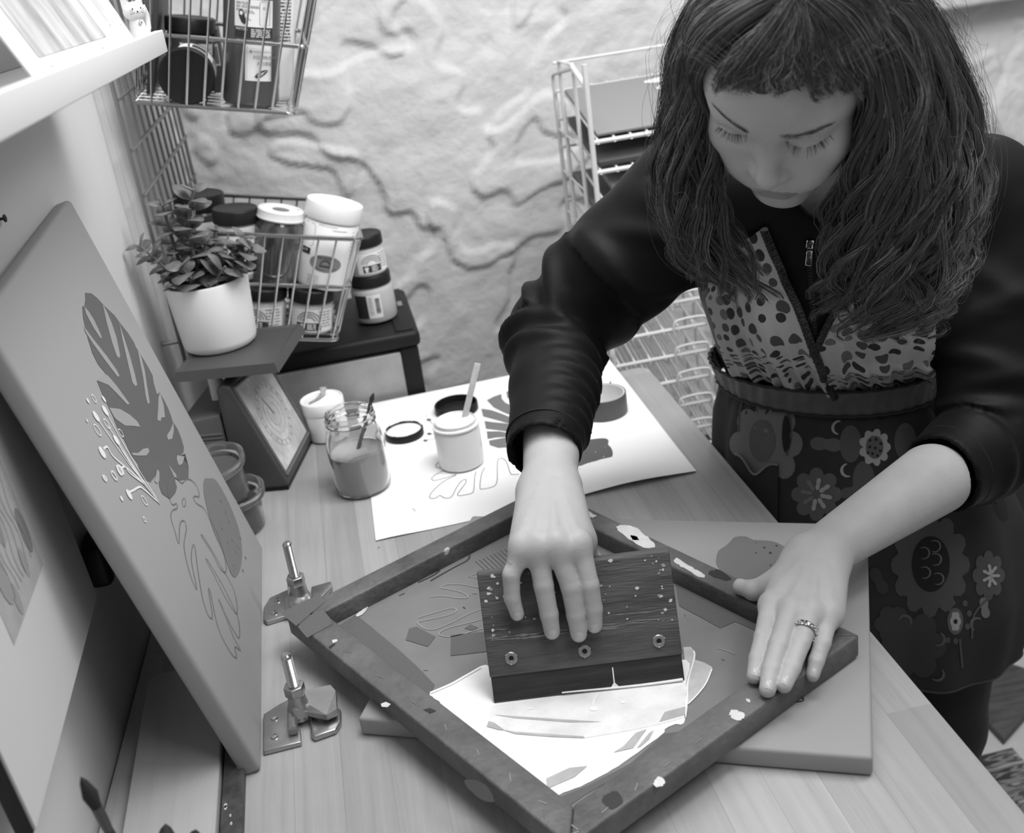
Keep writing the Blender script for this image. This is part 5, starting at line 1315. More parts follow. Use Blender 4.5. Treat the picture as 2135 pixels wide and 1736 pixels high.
for q in (Cs([(700, 705), (820, 620), (920, 540), (925, 548), (830, 635), (720, 712)]), Cs([(585, 812), (655, 760), (650, 778), (605, 822)]), Cq([(700, 325), (830, 375), (935, 435), (930, 442), (800, 385)]), Cq([(1380, 680), (1500, 740), (1560, 765), (1555, 772), (1470, 735)])):
    b.poly3(flat([(x+rj.uniform(-1, 1), y+rj.uniform(-.8, .8)) for x, y in smoothpath(q, 4, True)], ZM+0.0011), 1)
rg = random.Random(23)
for k in range(9):                                                  # staples
    p0_, p1_ = (592, 1288), (1198, 1758)
    t = (k+0.5)/9; mid = (p0_[0]+(p1_[0]-p0_[0])*t+34, p0_[1]+(p1_[1]-p0_[1])*t-8)
    p = PZ(mid[0], mid[1], ZT+0.0006); d = fu*0.004+fv*rg.uniform(-.003, .003); b.ribbon(np.array([p-d, p+d]), 0.0007, UPZ, 3)
    q0, q1 = (1783, 1326), (1198, 1758); mid = (q0[0]+(q1[0]-q0[0])*t-34, q0[1]+(q1[1]-q0[1])*t+2)
    p = PZ(mid[0], mid[1], ZT+0.0006); d = fv*0.004+fu*rg.uniform(-.003, .003); b.ribbon(np.array([p-d, p+d]), 0.0007, UPZ, 3)
part(b, 'dried_ink', [m_tape2, mat('dried_white_ink', 0.62, rough=0.5, var=0.1, vscale=60), mat('dark_stain', 0.03, rough=0.5), mat('staple_steel', 0.4, rough=0.35, metal=0.8)], scr, local=False, smooth=False)

# ------------------------------------------------------------------ squeegee
bl_, br_ = PZ(1028, 1466, ZM+0.0025), PZ(1430, 1418, ZM+0.0025)
dl, dr = (bl_-CAM).dot(CF), (br_-CAM).dot(CF)
tl_, tr_ = PD(1001, 1186, dl+0.004), PD(1404, 1146, dr+0.004)
sx_ = br_-bl_; Wq = np.linalg.norm(sx_); sx_ /= Wq
sz_ = ((tl_-bl_)+(tr_-br_))/2; sz_ -= sx_*sz_.dot(sx_); Hq = np.linalg.norm(sz_); sz_ /= Hq
sy_ = np.cross(sz_, sx_)                        # away from the room's near side
Msq = Matrix(((sx_[0], sy_[0], sz_[0], bl_[0]), (sx_[1], sy_[1], sz_[1], bl_[1]), (sx_[2], sy_[2], sz_[2], bl_[2]), (0, 0, 0, 1)))
print('squeegee', Wq, Hq, sy_, sz_, tl_, tr_)
sq = empty('squeegee', 'old dark wooden squeegee held on the screen, with three metal fixings', 'squeegee', Msq)
def m_oldwood():
    m = m_worn('paint_spotted_dark_wood', 0.038, 0.135, 0.4, 0.72)
    for n in m.node_tree.nodes:
        if n.type == 'MAPPING': n.inputs['Scale'].default_value = (0.6, 4, 7)
    return m
m_sq = m_oldwood()
k1, k2 = Hq*0.195, Hq*0.455                     # blade top, start of the bevel
b = MB()
Myz = Matrix(((0, 0, 1, 0), (1, 0, 0, 0), (0, 1, 0, 0), (0, 0, 0, 1)))     # (y, z) profile swept along x
b.prism([(-0.0005, k1), (-0.0025, k2), (-0.0025, Hq-0.004), (0.000, Hq), (0.014, Hq), (0.017, Hq-0.004), (0.017, k2), (0.012, k1)], 0.0, Wq, 0, Myz, 0.0012)
part(b, 'wooden_handle', m_sq, sq)
b = MB(); b.prism([(0.0022, 0.0), (0.0010, 0.0016), (0.0010, k1+0.006), (0.0085, k1+0.006), (0.0085, 0.001)], 0.001, Wq-0.001, 0, Myz, 0.0006)
part(b, 'rubber_blade', mat('dark_rubber_blade', 0.022, rough=0.4, a2=0.05, vscale=25, stretch=(0.5, 3, 6)), sq)
MQi = Msq.inverted()
for q in ((1066, 1372), (1219, 1357), (1374, 1336)):
    p = MQi @ Vector(PP(q[0], q[1], np.array(Msq @ Vector((0, -0.002, 0))), sy_))
    b = MB(); Mr = Matrix.Translation((p.x, -0.0018, p.z)) @ Matrix.Rotation(PI/2, 4, 'X')
    b.lathe([(0.0022, 0.0002), (0.0028, 0.0010), (0.0056, 0.0012), (0.0064, 0.0006), (0.0066, 0.0)], 28, 0, Mr); b.f = b.f[:-2]; b.m = b.m[:-2]
    b.lathe([(0.0024, 0.00025), (0, 0.00025)], 16, 1, Mr)
    for a in (0.4, 2.5, 4.6):
        b.box((0.0060*math.cos(a), 0.0060*math.sin(a), 0.0012), (0.0016, 0.0016, 0.0012), 0, Mr, 0.0004)
    part(b, 'tee_nut', [mat('worn_zinc', 0.42, rough=0.35, metal=0.9), m_ink], sq)
b = MB(); rg = random.Random(31)
def onsq(u, w_, off=-0.0032): return (u, off, w_)
for k in range(60):
    u, w_ = rg.uniform(0.004, Wq-0.004), rg.uniform(k2, Hq-0.004)
    if k < 22: u = rg.choice((rg.uniform(0.002, 0.02), rg.uniform(Wq-0.02, Wq-0.002)))
    r_ = rg.uniform(0.0004, 0.0018)
    b.poly3([(u+r_*rg.uniform(.6, 1.6)*math.cos(t), -0.0030, w_+r_*rg.uniform(.6, 1.3)*math.sin(t)) for t in np.linspace(0, 2*PI, 9, endpoint=False)], 0 if k % 3 else 1)
for k in range(26):
    w_ = k2+rg.choice((0.0005, 0.002, 0.004, 0.012))+rg.uniform(-.0008, .0008); u = rg.uniform(0.0, Wq-0.05); l_ = rg.uniform(0.012, 0.05)
    b.ribbon(np.array([(u+l_*t, -0.0030, w_+0.0005*math.sin(7*t)) for t in np.linspace(0, 1, 7)]), np.array([.0002, .0005, .0009, .0007, .0009, .0004, .0002]), (0, -1, 0), 2)
part(b, 'paint_spots', [mat('dried_white_ink', 0.62), mat('dried_grey_paint', 0.14), mat('worn_wood_streak', 0.24, rough=0.5)], sq, smooth=False)
b = MB()
P = [(Wq*t, 0.0006-0.0004, 0.0016+0.001*math.sin(6*t)) for t in np.linspace(0.36, 0.985, 20)]; b.tube(P, np.linspace(0.0008, 0.0016, 20), 6)
b.add([(Wq*0.615, 0.0004, 0.002), (Wq*0.655, 0.0004, 0.002), (Wq*0.637, 0.0002, 0.006), (Wq*0.638, 0.0003, 0.021), (Wq*0.632, 0.0003, 0.021), (Wq*0.631, 0.0002, 0.006)], [(0, 1, 2, 3, 4, 5)])
part(b, 'ink_bead', m_wi, sq)

# ------------------------------------------------------------------ hinge clamps on the table
m_steel = mat('cast_steel', 0.42, rough=0.32, metal=0.9, var=0.15, vscale=40)
m_steel2 = mat('bright_thread', 0.62, rough=0.2, metal=1.0)
def clamp(label, rod0, rod1, nutp, plateA, plateB, arm, knuckle, screws):
    p0_ = PZ(*rod0, 0.030); e = empty('hinge_clamp', label, 'clamp', loc=(p0_[0], p0_[1], T))
    def W2(L, z): return [(p[0], p[1]) for p in (PZ(x, y, z) for x, y in L)]
    b = MB(); b.prism(W2(plateA, 0.006), T+0.0004, T+0.006, bev=0.0012); part(b, 'base_plate', m_steel, e, local=False)
    b = MB(); b.prism(W2(plateB, 0.007), T+0.0004, T+0.0070, bev=0.002)
    part(b, 'lower_jaw', m_steel, e, local=False)
    b = MB(); pa = [PZ(x, y, 0.020) for x, y in arm]; c_ = sum(pa)/len(pa)
    lo = [np.array((p[0], p[1], T+0.012)) for p in pa]; hi = [np.array((p[0], p[1], T+0.026-0.010*i/len(pa)))*1.0 for i, p in enumerate(pa)]
    n = len(pa); b.add(lo+hi, [tuple(range(n)), tuple(range(n, 2*n))]+[(i, (i+1) % n, (i+1) % n+n, i+n) for i in range(n)]); part(b, 'upper_jaw', m_steel, e, local=False, smooth=False)
    b = MB(); pk_ = PZ(*knuckle, 0.012); b.lathe([(0.013, 0), (0.0125, 0.010), (0.010, 0.018), (0.0085, 0.028), (0, 0.028)], 20, M=Matrix.Translation((p0_[0], p0_[1], T+0.0066))); b.tube([(pk_[0]-0.001, pk_[1]-0.014, T+0.0125), (pk_[0]-0.001, pk_[1]+0.014, T+0.0125)], 0.0055, 14); part(b, 'hinge_knuckle', m_steel, e, local=False)
    p1_ = PY(*rod1, p0_[1]); hr = p1_[2]-p0_[2]
    b = MB(); z = 0; prof = [(0.0, 0.0)]
    while z < hr-0.003: prof += [(0.0046, z), (0.0058, z+0.0007)]; z += 0.0015
    prof += [(0.0050, hr-0.0015), (0.0035, hr), (0, hr)]
    b.lathe(prof, 20, M=Matrix.Translation((p0_[0], p0_[1], p0_[2]))); part(b, 'threaded_rod', m_steel2, e, local=False, ang=20)
    b = MB(); rn = 0.0112; b.prism([(rn*math.cos(a), rn*math.sin(a)) for a in np.arange(6)*PI/3+0.3], 0.004, 0.015, M=Matrix.Translation((p0_[0], p0_[1], p0_[2])), bev=0.001); part(b, 'hex_nut', m_steel, e, local=False)
    for s_ in screws:
        q = PZ(*s_, 0.006); b = MB(); b.lathe([(0.0042, 0.006), (0.0036, 0.0078), (0, 0.0082)], 16, M=Matrix.Translation((q[0], q[1], T))); part(b, 'screw', m_steel2, e, local=False)
clamp('farther steel hinge clamp on the table, by the left corner of the screen', (620, 1222), (606, 1128), (618, 1205), [(550, 1265), (562, 1245), (600, 1228), (640, 1222), (648, 1262), (600, 1282), (556, 1296), (549, 1290)], [(648, 1222), (690, 1210), (693, 1222), (668, 1246), (650, 1258)], [(604, 1262), (600, 1222), (614, 1210), (636, 1212), (648, 1250), (645, 1262)], (606, 1262), [(578, 1252), (572, 1278)])
clamp('nearer steel hinge clamp on the table, next to the leaning canvas bottom', (618, 1452), (601, 1362), (612, 1440), [(549, 1488), (580, 1468), (603, 1456), (606, 1485), (626, 1518), (628, 1546), (549, 1566)], [(646, 1490), (700, 1470), (711, 1478), (711, 1502), (700, 1520), (655, 1536), (648, 1530)], [(612, 1488), (608, 1452), (690, 1432), (700, 1442), (702, 1478), (680, 1488), (640, 1480)], (612, 1505), [(572, 1497), (572, 1536)])
# ================================================================== drying rack and the right of the room
m_rackw = mat('white_coated_wire', 0.62, rough=0.4, spec=0.4)
YR = 1.80
dtop = PY(1223, 182, YR); xr0 = dtop[0]
a_top = PX(1153, 158, xr0); b_top = PX(1165, 127, xr0); c_top = PX(1194, 136, xr0)
a_top[1] = min(a_top[1], WB-0.07)
xr1 = PY(1523, 763, YR)[0]
print('rack', dtop, a_top, b_top, c_top, xr1)
rk = empty('drying_rack', 'white wire print-drying rack with many shelves standing by the stone wall', 'drying rack', loc=((xr0+xr1)/2, YR+0.15, 0))
yb_ = a_top[1]
def wire(pts, r, name, n=8): b = MB(); b.tube(pts, r, n); part(b, name, m_rackw, rk, local=False)
for x in (xr0, xr1):
    wire(smoothpath([(x, YR, 0.004), (x, YR, 0.6), (x, YR, dtop[2]-0.02), (x, YR+0.004, dtop[2]-0.004), (x, YR+0.03, dtop[2]+0.006), (x, c_top[1], dtop[2]+0.02)], 4), 0.0046, 'front_post')
    wire([(x, yb_, 0.004), (x, yb_, a_top[2]), (x, yb_-0.02, a_top[2]+0.006), (x, c_top[1], dtop[2]+0.02)], 0.0036, 'back_post')
    wire([(x, c_top[1], 0.3), (x, c_top[1], c_top[2]-0.006), (x, c_top[1]+0.006, c_top[2]), (x, b_top[1], b_top[2]), (x, b_top[1], 0.3)], 0.0036, 'side_loop')
z0s = PY(1233, 298, YR)[2]; z1s = PY(1239, 361, YR)[2]; dz = z0s-z1s
pq = PX(1373, 641, PY(1403.5, 689, YR)[0]); pf = PY(1403.5, 689, YR)
tilt = (pq[2]-pf[2])/(pq[1]-pf[1])
print('shelf dz', dz, 'tilt', tilt, z0s)
tilt = min(max(tilt, -0.1), 0.25)
nsh = 15
yend = yb_-0.01
hx0, hx1 = PY(1404, 690, YR)[0], PY(1474, 678, YR)[0]
def shz(k, y): return z0s-dz*k+tilt*(y-YR)
for k in range(-1, nsh):
    z = z0s-dz*k
    if k >= 0: b = MB(); b.tube([(xr0, YR, z), (xr1, YR, z)], 0.0038, 8); part(b, 'shelf_front_bar', m_rackw, rk, local=False)
    b = MB(); b.tube([(xr0, yend, shz(k, yend)), (xr1, yend, shz(k, yend))], 0.0026, 8); part(b, 'shelf_back_bar', m_rackw, rk, local=False)
    if k < 0: continue
    b = MB()
    for q in range(8):
        x = xr0+(xr1-xr0)*(q+0.35)/7.6
        b.tube([(x, YR-0.002, z-0.004), (x, YR, z+0.0015), (x, YR+0.006, z+0.004), (x, yend, shz(k, yend)+0.003)], 0.0021, 6)
    part(b, 'shelf_wires', m_rackw, rk, local=False)
    if k >= 3:
        b = MB(); b.tube(smoothpath([(hx0, YR-0.004, z-0.012), (hx0, YR-0.005, z+0.006), (hx0+0.008, YR-0.005, z+0.017), (hx1-0.008, YR-0.005, z+0.017), (hx1, YR-0.005, z+0.006), (hx1, YR-0.004, z-0.012)], 3), 0.0022, 6); part(b, 'hook', m_rackw, rk, local=False)
for z in np.arange(0.35, a_top[2]-0.03, 0.075):
    b = MB()
    b.tube([(xr0, c_top[1], z), (xr0, yb_, z+0.004)], 0.0018, 6); part(b, 'side_wire', m_rackw, rk, local=False)
def shelf_board(label, k, x0, x1, y1, th, m_, extra=None, lift=0.0068):
    zz = shz(k, YR)+lift
    M = Matrix.Translation((x0, YR+0.004, zz)) @ Matrix.Rotation(math.atan(tilt), 4, 'X')
    e = empty('canvas_board', label, 'canvas', M)
    b = MB(); b.box(((x1-x0)/2, (y1-YR)/2, th/2), (x1-x0, y1-YR, th), bev=0.002); part(b, 'board', m_, e)
    if extra: b = MB(); mm = extra(b, x1-x0, y1-YR, th); part(b, 'print', mm, e, smooth=False)
m_bd = mat('grey_board', 0.23, rough=0.6)
def petals(b, w_, d_, th):
    for (x, y, rx, ry) in ((w_*0.90, d_*0.86, 0.045, 0.012), (w_*0.93, d_*0.68, 0.040, 0.018), (w_*0.99, d_*0.20, 0.022, 0.05)):
        b.poly3([(min(x+rx*math.cos(t), w_-0.001), y+ry*math.sin(t), th+0.0006) for t in np.linspace(0, 2*PI, 18, endpoint=False)], 0)
    return [m_whitep]
xa = PY(1247, 300, YR)[0]
shelf_board('grey printed board with white petals on the top shelf of the drying rack', 0, xa, xa+0.20, YR+0.21, 0.006, m_bd, petals)
shelf_board('dark grey board on the second shelf of the drying rack', 1, xr0+0.008, xr0+0.20, YR+0.2, 0.010, mat('dark_grey_board', 0.07, rough=0.6), None)
shelf_board('mid grey board on the third shelf of the drying rack', 2, xr0+0.03, xr0+0.20, YR+0.2, 0.010, m_bd, None)
shelf_board('grey board on the fourth shelf of the drying rack', 3, xr0+0.006, xr0+0.20, YR+0.2, 0.012, mat('deep_grey_board', 0.12, rough=0.6), None)
# dark tray under the shelves
m_bin = mat('black_bin_plastic', 0.03, rough=0.22, spec=0.5)
def bin_(label, x0, x1, y0, y1, z0, z1):
    e = empty('storage_bin', label, 'storage bin', loc=((x0+x1)/2, (y0+y1)/2, z0))
    b = MB(); t = 0.006
    b.box(((x0+x1)/2, y0+t/2, (z0+z1)/2), (x1-x0, t, z1-z0), bev=0.002); b.box(((x0+x1)/2, y1-t/2, (z0+z1)/2), (x1-x0, t, z1-z0), bev=0.002)
    b.box((x0+t/2, (y0+y1)/2, (z0+z1)/2), (t, y1-y0, z1-z0), bev=0.002); b.box((x1-t/2, (y0+y1)/2, (z0+z1)/2), (t, y1-y0, z1-z0), bev=0.002)
    b.box(((x0+x1)/2, (y0+y1)/2, z0+t/2), (x1-x0, y1-y0, t)); part(b, 'bin_body', m_bin, e, local=False)
    b = MB(); b.tube([(x0, y0, z1), (x1, y0, z1), (x1, y1, z1), (x0, y1, z1)], 0.006, 8, closed=True); part(b, 'rim', m_bin, e, local=False)
zb0 = shz(nsh-1, YR)-0.06
p_ = PY(1480, 888, 1.84)
bin_('black glossy plastic bin on the floor under the lower shelves of the drying rack', xr0+0.02, xr1-0.02, 1.83, 2.12, 0.002, min(p_[2], zb0))
# dark cabinet, white panel
pc = PZ(2100, 1322, -0.9); 
zt = PY(2110, 905, pc[1])[2]
xc0 = xr1+0.06; print('cabinet', pc, zt, xc0)
yc0 = min(pc[1], 2.0)
cb_ = empty('black_cabinet', 'low black cabinet in the shadow behind the person at the right', 'cabinet', loc=(xc0+0.3, 2.1, 0))
m_cab = mat('black_cabinet_paint', 0.022, rough=0.5)
b = MB(); b.box((xc0+0.35, (yc0+0.02+WB-0.06)/2, zt/2), (0.70, WB-0.06-yc0-0.02, zt-0.004), bev=0.004); part(b, 'carcass', m_cab, cb_, local=False)
for i in (0, 1):
    b = MB(); b.box((xc0+0.178+0.344*i, yc0+0.009, zt/2+0.02), (0.335, 0.018, zt-0.09), bev=0.004); part(b, 'door', m_cab, cb_, local=False)
pw = PY(2118, 322, WB-0.10)
wc = empty('white_cabinet', 'tall white cabinet edge at the right of the picture behind the shoulder', 'cabinet', loc=(pw[0]+0.25, WB-0.08, zt+0.002))
b = MB(); b.box((pw[0]+0.25, WB-0.085, (zt+pw[2])/2+0.001), (0.5, 0.09, pw[2]-zt-0.002), bev=0.003); part(b, 'carcass', mat('white_cabinet_paint', 0.75, rough=0.4), wc, local=False)
b = MB(); b.box((pw[0]+0.26, WB-0.135, (zt+pw[2])/2+0.001), (0.46, 0.008, pw[2]-zt-0.03), bev=0.002); part(b, 'door', mat('white_cabinet_paint', 0.75), wc, local=False)
# floor things
m_dk = mat('dark_stained_board', 0.05, rough=0.55, a2=0.12, vscale=14, stretch=(1, 6, 1))
q = [PZ(x, y, -0.885) for x, y in ((2030, 1475), (2093, 1542), (2205, 1415), (2135, 1398), (2050, 1366))]
b = MB(); b.prism([(p[0], p[1]) for p in (q[0], q[1], q[2], q[4])], 0.001, 0.018, bev=0.003)
tag(b.build('floor_board', m_dk), 'dark scuffed wooden board lying on the floor beside the striped rug', 'wooden board')
def rugmat():
    m = bpy.data.materials.new('striped_rag_weave'); m.use_nodes = True; nt = m.node_tree; N = nt.nodes; L = nt.links
    tc = N.new('ShaderNodeTexCoord'); mp = N.new('ShaderNodeMapping'); mp.inputs['Scale'].default_value = (9, 55, 1); mp.inputs['Rotation'].default_value = (0, 0, 0.25); L.new(tc.outputs['Object'], mp.inputs[0])
    n = N.new('ShaderNodeTexNoise'); n.inputs['Scale'].default_value = 1; n.inputs['Detail'].default_value = 2; L.new(mp.outputs[0], n.inputs['Vector'])
    r = N.new('ShaderNodeValToRGB'); r.color_ramp.interpolation = 'CONSTANT'
    for i, (p, v) in enumerate(((0, 0.04), (0.45, 0.22), (0.52, 0.07), (0.58, 0.34))):
        e = r.color_ramp.elements[i] if i < 2 else r.color_ramp.elements.new(p)
        e.position = p; e.color = (v, v, v, 1)
    L.new(n.outputs['Fac'], r.inputs['Fac']); L.new(r.outputs['Color'], N['Principled BSDF'].inputs['Base Color']); N['Principled BSDF'].inputs['Roughness'].default_value = 0.9
    return m
r0, r1 = PZ(2096, 1556, -0.899), PZ(2132, 1600, -0.899)
print('rug', r0, r1)
b = MB(); b.box((r1[0]-0.34, r1[1]-0.35, 0.004), (0.70, 0.80, 0.007), bev=0.002)
tag(b.build('striped_rug', rugmat()), 'dark and light striped rag rug on the floor at the right, beside the table', 'rug')
# ================================================================== the person
TT = np.array([0, 0, T])
class Field:
    """a box of sample points; signed distances are blended on it and meshed"""
    def __init__(s, lo, hi, h):
        s.lo = np.array(lo, float); s.h = h
        n = np.ceil((np.array(hi)-s.lo)/h).astype(int)+1
        g = [(s.lo[i]+np.arange(n[i])*h).astype(np.float32) for i in range(3)]
        s.X, s.Y, s.Z = np.meshgrid(*g, indexing='ij')
    def cone(s, a, b, r1, r2, want_t=False):
        a = np.asarray(a, np.float32); b = np.asarray(b, np.float32); d = b-a; L2 = float(d.dot(d))
        px, py, pz = s.X-a[0], s.Y-a[1], s.Z-a[2]
        t = np.clip((px*d[0]+py*d[1]+pz*d[2])/L2, 0, 1)
        q = np.sqrt((px-t*d[0])**2+(py-t*d[1])**2+(pz-t*d[2])**2)-(r1+(r2-r1)*t)
        return (q, t) if want_t else q
    def ball(s, c, r): return np.sqrt((s.X-c[0])**2+(s.Y-c[1])**2+(s.Z-c[2])**2)-r
    def ell(s, c, r, A=None):
        """A: 3x3 with the ellipsoid's axes as columns"""
        px, py, pz = s.X-np.float32(c[0]), s.Y-np.float32(c[1]), s.Z-np.float32(c[2])
        if A is not None:
            A = np.asarray(A, np.float32)
            px, py, pz = (px*A[0, i]+py*A[1, i]+pz*A[2, i] for i in range(3))
        k0 = np.sqrt((px/r[0])**2+(py/r[1])**2+(pz/r[2])**2)
        k1 = np.sqrt((px/r[0]**2)**2+(py/r[1]**2)**2+(pz/r[2]**2)**2)+1e-9
        return k0*(k0-1)/k1
    def half(s, o, n): return (s.X-o[0])*n[0]+(s.Y-o[1])*n[1]+(s.Z-o[2])*n[2]
    def mesh(s, f):
        return nets(f, s.lo, s.h)
def smin(a, b, k):
    h = np.clip(0.5+0.5*(b-a)/k, 0, 1); return b+(a-b)*h-k*h*(1-h)
def smax(a, b, k): return -smin(-a, -b, k)
def nets(f, lo, h):
    """surface nets: f < 0 inside"""
    f = f.astype(np.float32); ins = f < 0
    nx, ny, nz = f.shape
    cnt = np.zeros((nx-1, ny-1, nz-1), np.uint8)
    for i in (0, 1):
        for j in (0, 1):
            for k in (0, 1): cnt += ins[i:nx-1+i, j:ny-1+j, k:nz-1+k]
    act = (cnt > 0) & (cnt < 8)
    I = np.argwhere(act); idx = -np.ones(act.shape, np.int64); idx[act] = np.arange(len(I))
    acc = np.zeros((len(I), 3)); num = np.zeros(len(I))
    C = [(i, j, k) for i in (0, 1) for j in (0, 1) for k in (0, 1)]
    val = {c: f[I[:, 0]+c[0], I[:, 1]+c[1], I[:, 2]+c[2]] for c in C}
    for a in C:
        for ax in range(3):
            if a[ax] == 0:
                b = list(a); b[ax] = 1; b = tuple(b)
                va, vb = val[a], val[b]; m = (va < 0) != (vb < 0)
                t = np.where(m, va/(va-vb+1e-20), 0)
                p = np.array(a, float)[None, :].repeat(len(I), 0); p[:, ax] += t
                acc[m] += p[m]; num[m] += 1
    V_ = lo+(I+acc/num[:, None])*h
    F = []
    for ax in range(3):
        sl0 = [slice(None)]*3; sl1 = [slice(None)]*3; sl0[ax] = slice(0, -1); sl1[ax] = slice(1, None)
        A, B = ins[tuple(sl0)], ins[tuple(sl1)]
        E = np.argwhere(A != B)
        o1, o2 = (ax+1) % 3, (ax+2) % 3
        ok = (E[:, o1] > 0) & (E[:, o2] > 0) & (E[:, o1] < f.shape[o1]-1) & (E[:, o2] < f.shape[o2]-1)
        E = E[ok]
        fl = A[E[:, 0], E[:, 1], E[:, 2]]
        q = []
        for d1, d2 in ((-1, -1), (0, -1), (0, 0), (-1, 0)):
            e = E.copy(); e[:, o1] += d1; e[:, o2] += d2; q.append(idx[e[:, 0], e[:, 1], e[:, 2]])
        q = np.stack(q, 1)
        q[~fl] = q[~fl][:, ::-1]
        F.append(q)
    return V_, np.concatenate(F)
def relax(Vv, F, it=2, lam=0.5):
    e = np.concatenate([F[:, [0, 1]], F[:, [1, 2]], F[:, [2, 3]], F[:, [3, 0]]])
    for _ in range(it):
        a = np.zeros_like(Vv); n = np.zeros(len(Vv))
        for s_, t_ in ((e[:, 0], e[:, 1]), (e[:, 1], e[:, 0])):
            for k in range(3): a[:, k] += np.bincount(s_, Vv[t_, k], len(Vv))
            n += np.bincount(s_, minlength=len(Vv))
        Vv = Vv+(a/np.maximum(n, 1)[:, None]-Vv)*lam
    return Vv
def mesh_obj(name, parts, mats, root, label=None):
    """parts: list of (verts, quads, material index or array)"""
    vs = []; fs = []; ms = []; o = 0
    for v_, f_, m_ in parts:
        vs.append(v_); fs.append(np.asarray(f_)+o); ms.append(np.full(len(f_), m_) if np.isscalar(m_) else m_); o += len(v_)
    vs = np.concatenate(vs); fs = np.concatenate(fs); ms = np.concatenate(ms)
    me = bpy.data.meshes.new(name)
    me.vertices.add(len(vs)); me.vertices.foreach_set('co', vs.astype(np.float32).ravel())
    me.loops.add(fs.size); me.loops.foreach_set('vertex_index', fs.astype(np.int32).ravel())
    me.polygons.add(len(fs)); me.polygons.foreach_set('loop_start', (np.arange(len(fs))*4).astype(np.int32)); 
    for m_ in mats: me.materials.append(m_)
    me.update(calc_edges=True)
    me.polygons.foreach_set('material_index', ms.astype(np.int32)); me.polygons.foreach_set('use_smooth', np.ones(len(fs), bool))
    me.validate(); me.update()
    ob = bpy.data.objects.new(name, me); COL.objects.link(ob)
    if root is not None: ob.parent = root; ob.matrix_parent_inverse = WM(root).inverted()
    if label: ob['label'] = label
    return ob
m_skin = mat('skin', 0.42, rough=0.48, spec=0.35, var=0.05, vscale=30, bump=0.06, bscale=260, sss=0.08)
m_lip = mat('lips', 0.24, rough=0.38, spec=0.45)
m_nail = mat('fingernail', 0.45, rough=0.25, spec=0.5)
m_cloth = mat('black_jersey_fabric', 0.006, rough=0.55, spec=0.16, sheen=0.015, bump=0.04, bscale=500)
foot = np.array([0.74, 1.30, 0.0])
pr_ = empty('person', 'person with long wavy hair in a dark jacket and patterned apron, bending over the screen', 'person', loc=foot)

# ------------------------------------------------------------------ joints (measured in the room)
Rsh, Lsh = PD(1452, 392, 1.34), PD(2040, 405, 1.38)
Rel, Lel = PD(1162, 690, 1.42), PD(2072, 915, 1.38)
Rwr, Lwr = PD(1146, 1012, 1.205), PD(1712, 1142, 1.245)
print('arms', np.linalg.norm(Rsh-Rel), np.linalg.norm(Rel-Rwr), np.linalg.norm(Lsh-Lel), np.linalg.norm(Lel-Lwr), Lsh-TT, Rsh-TT)
# head frame (person's left, forward, up)
HO = np.array([0.38288, 0.94805, T+0.5282]); 
HO = CAM+(np.array([0.38288331, 0.94804689, 0.52819892-0.75]))
Hl = np.array([0.8080761, -0.56901967, -0.15241269]); Hf = np.array([-0.50704881, -0.540166, -0.67165631]); Hu = np.array([-0.2998575, -0.62003009, 0.72501598])
HB = np.stack([Hl, Hf, Hu], 1)
def HW(p): return HO+np.asarray(p, float) @ HB.T
class HField(Field):
    pass
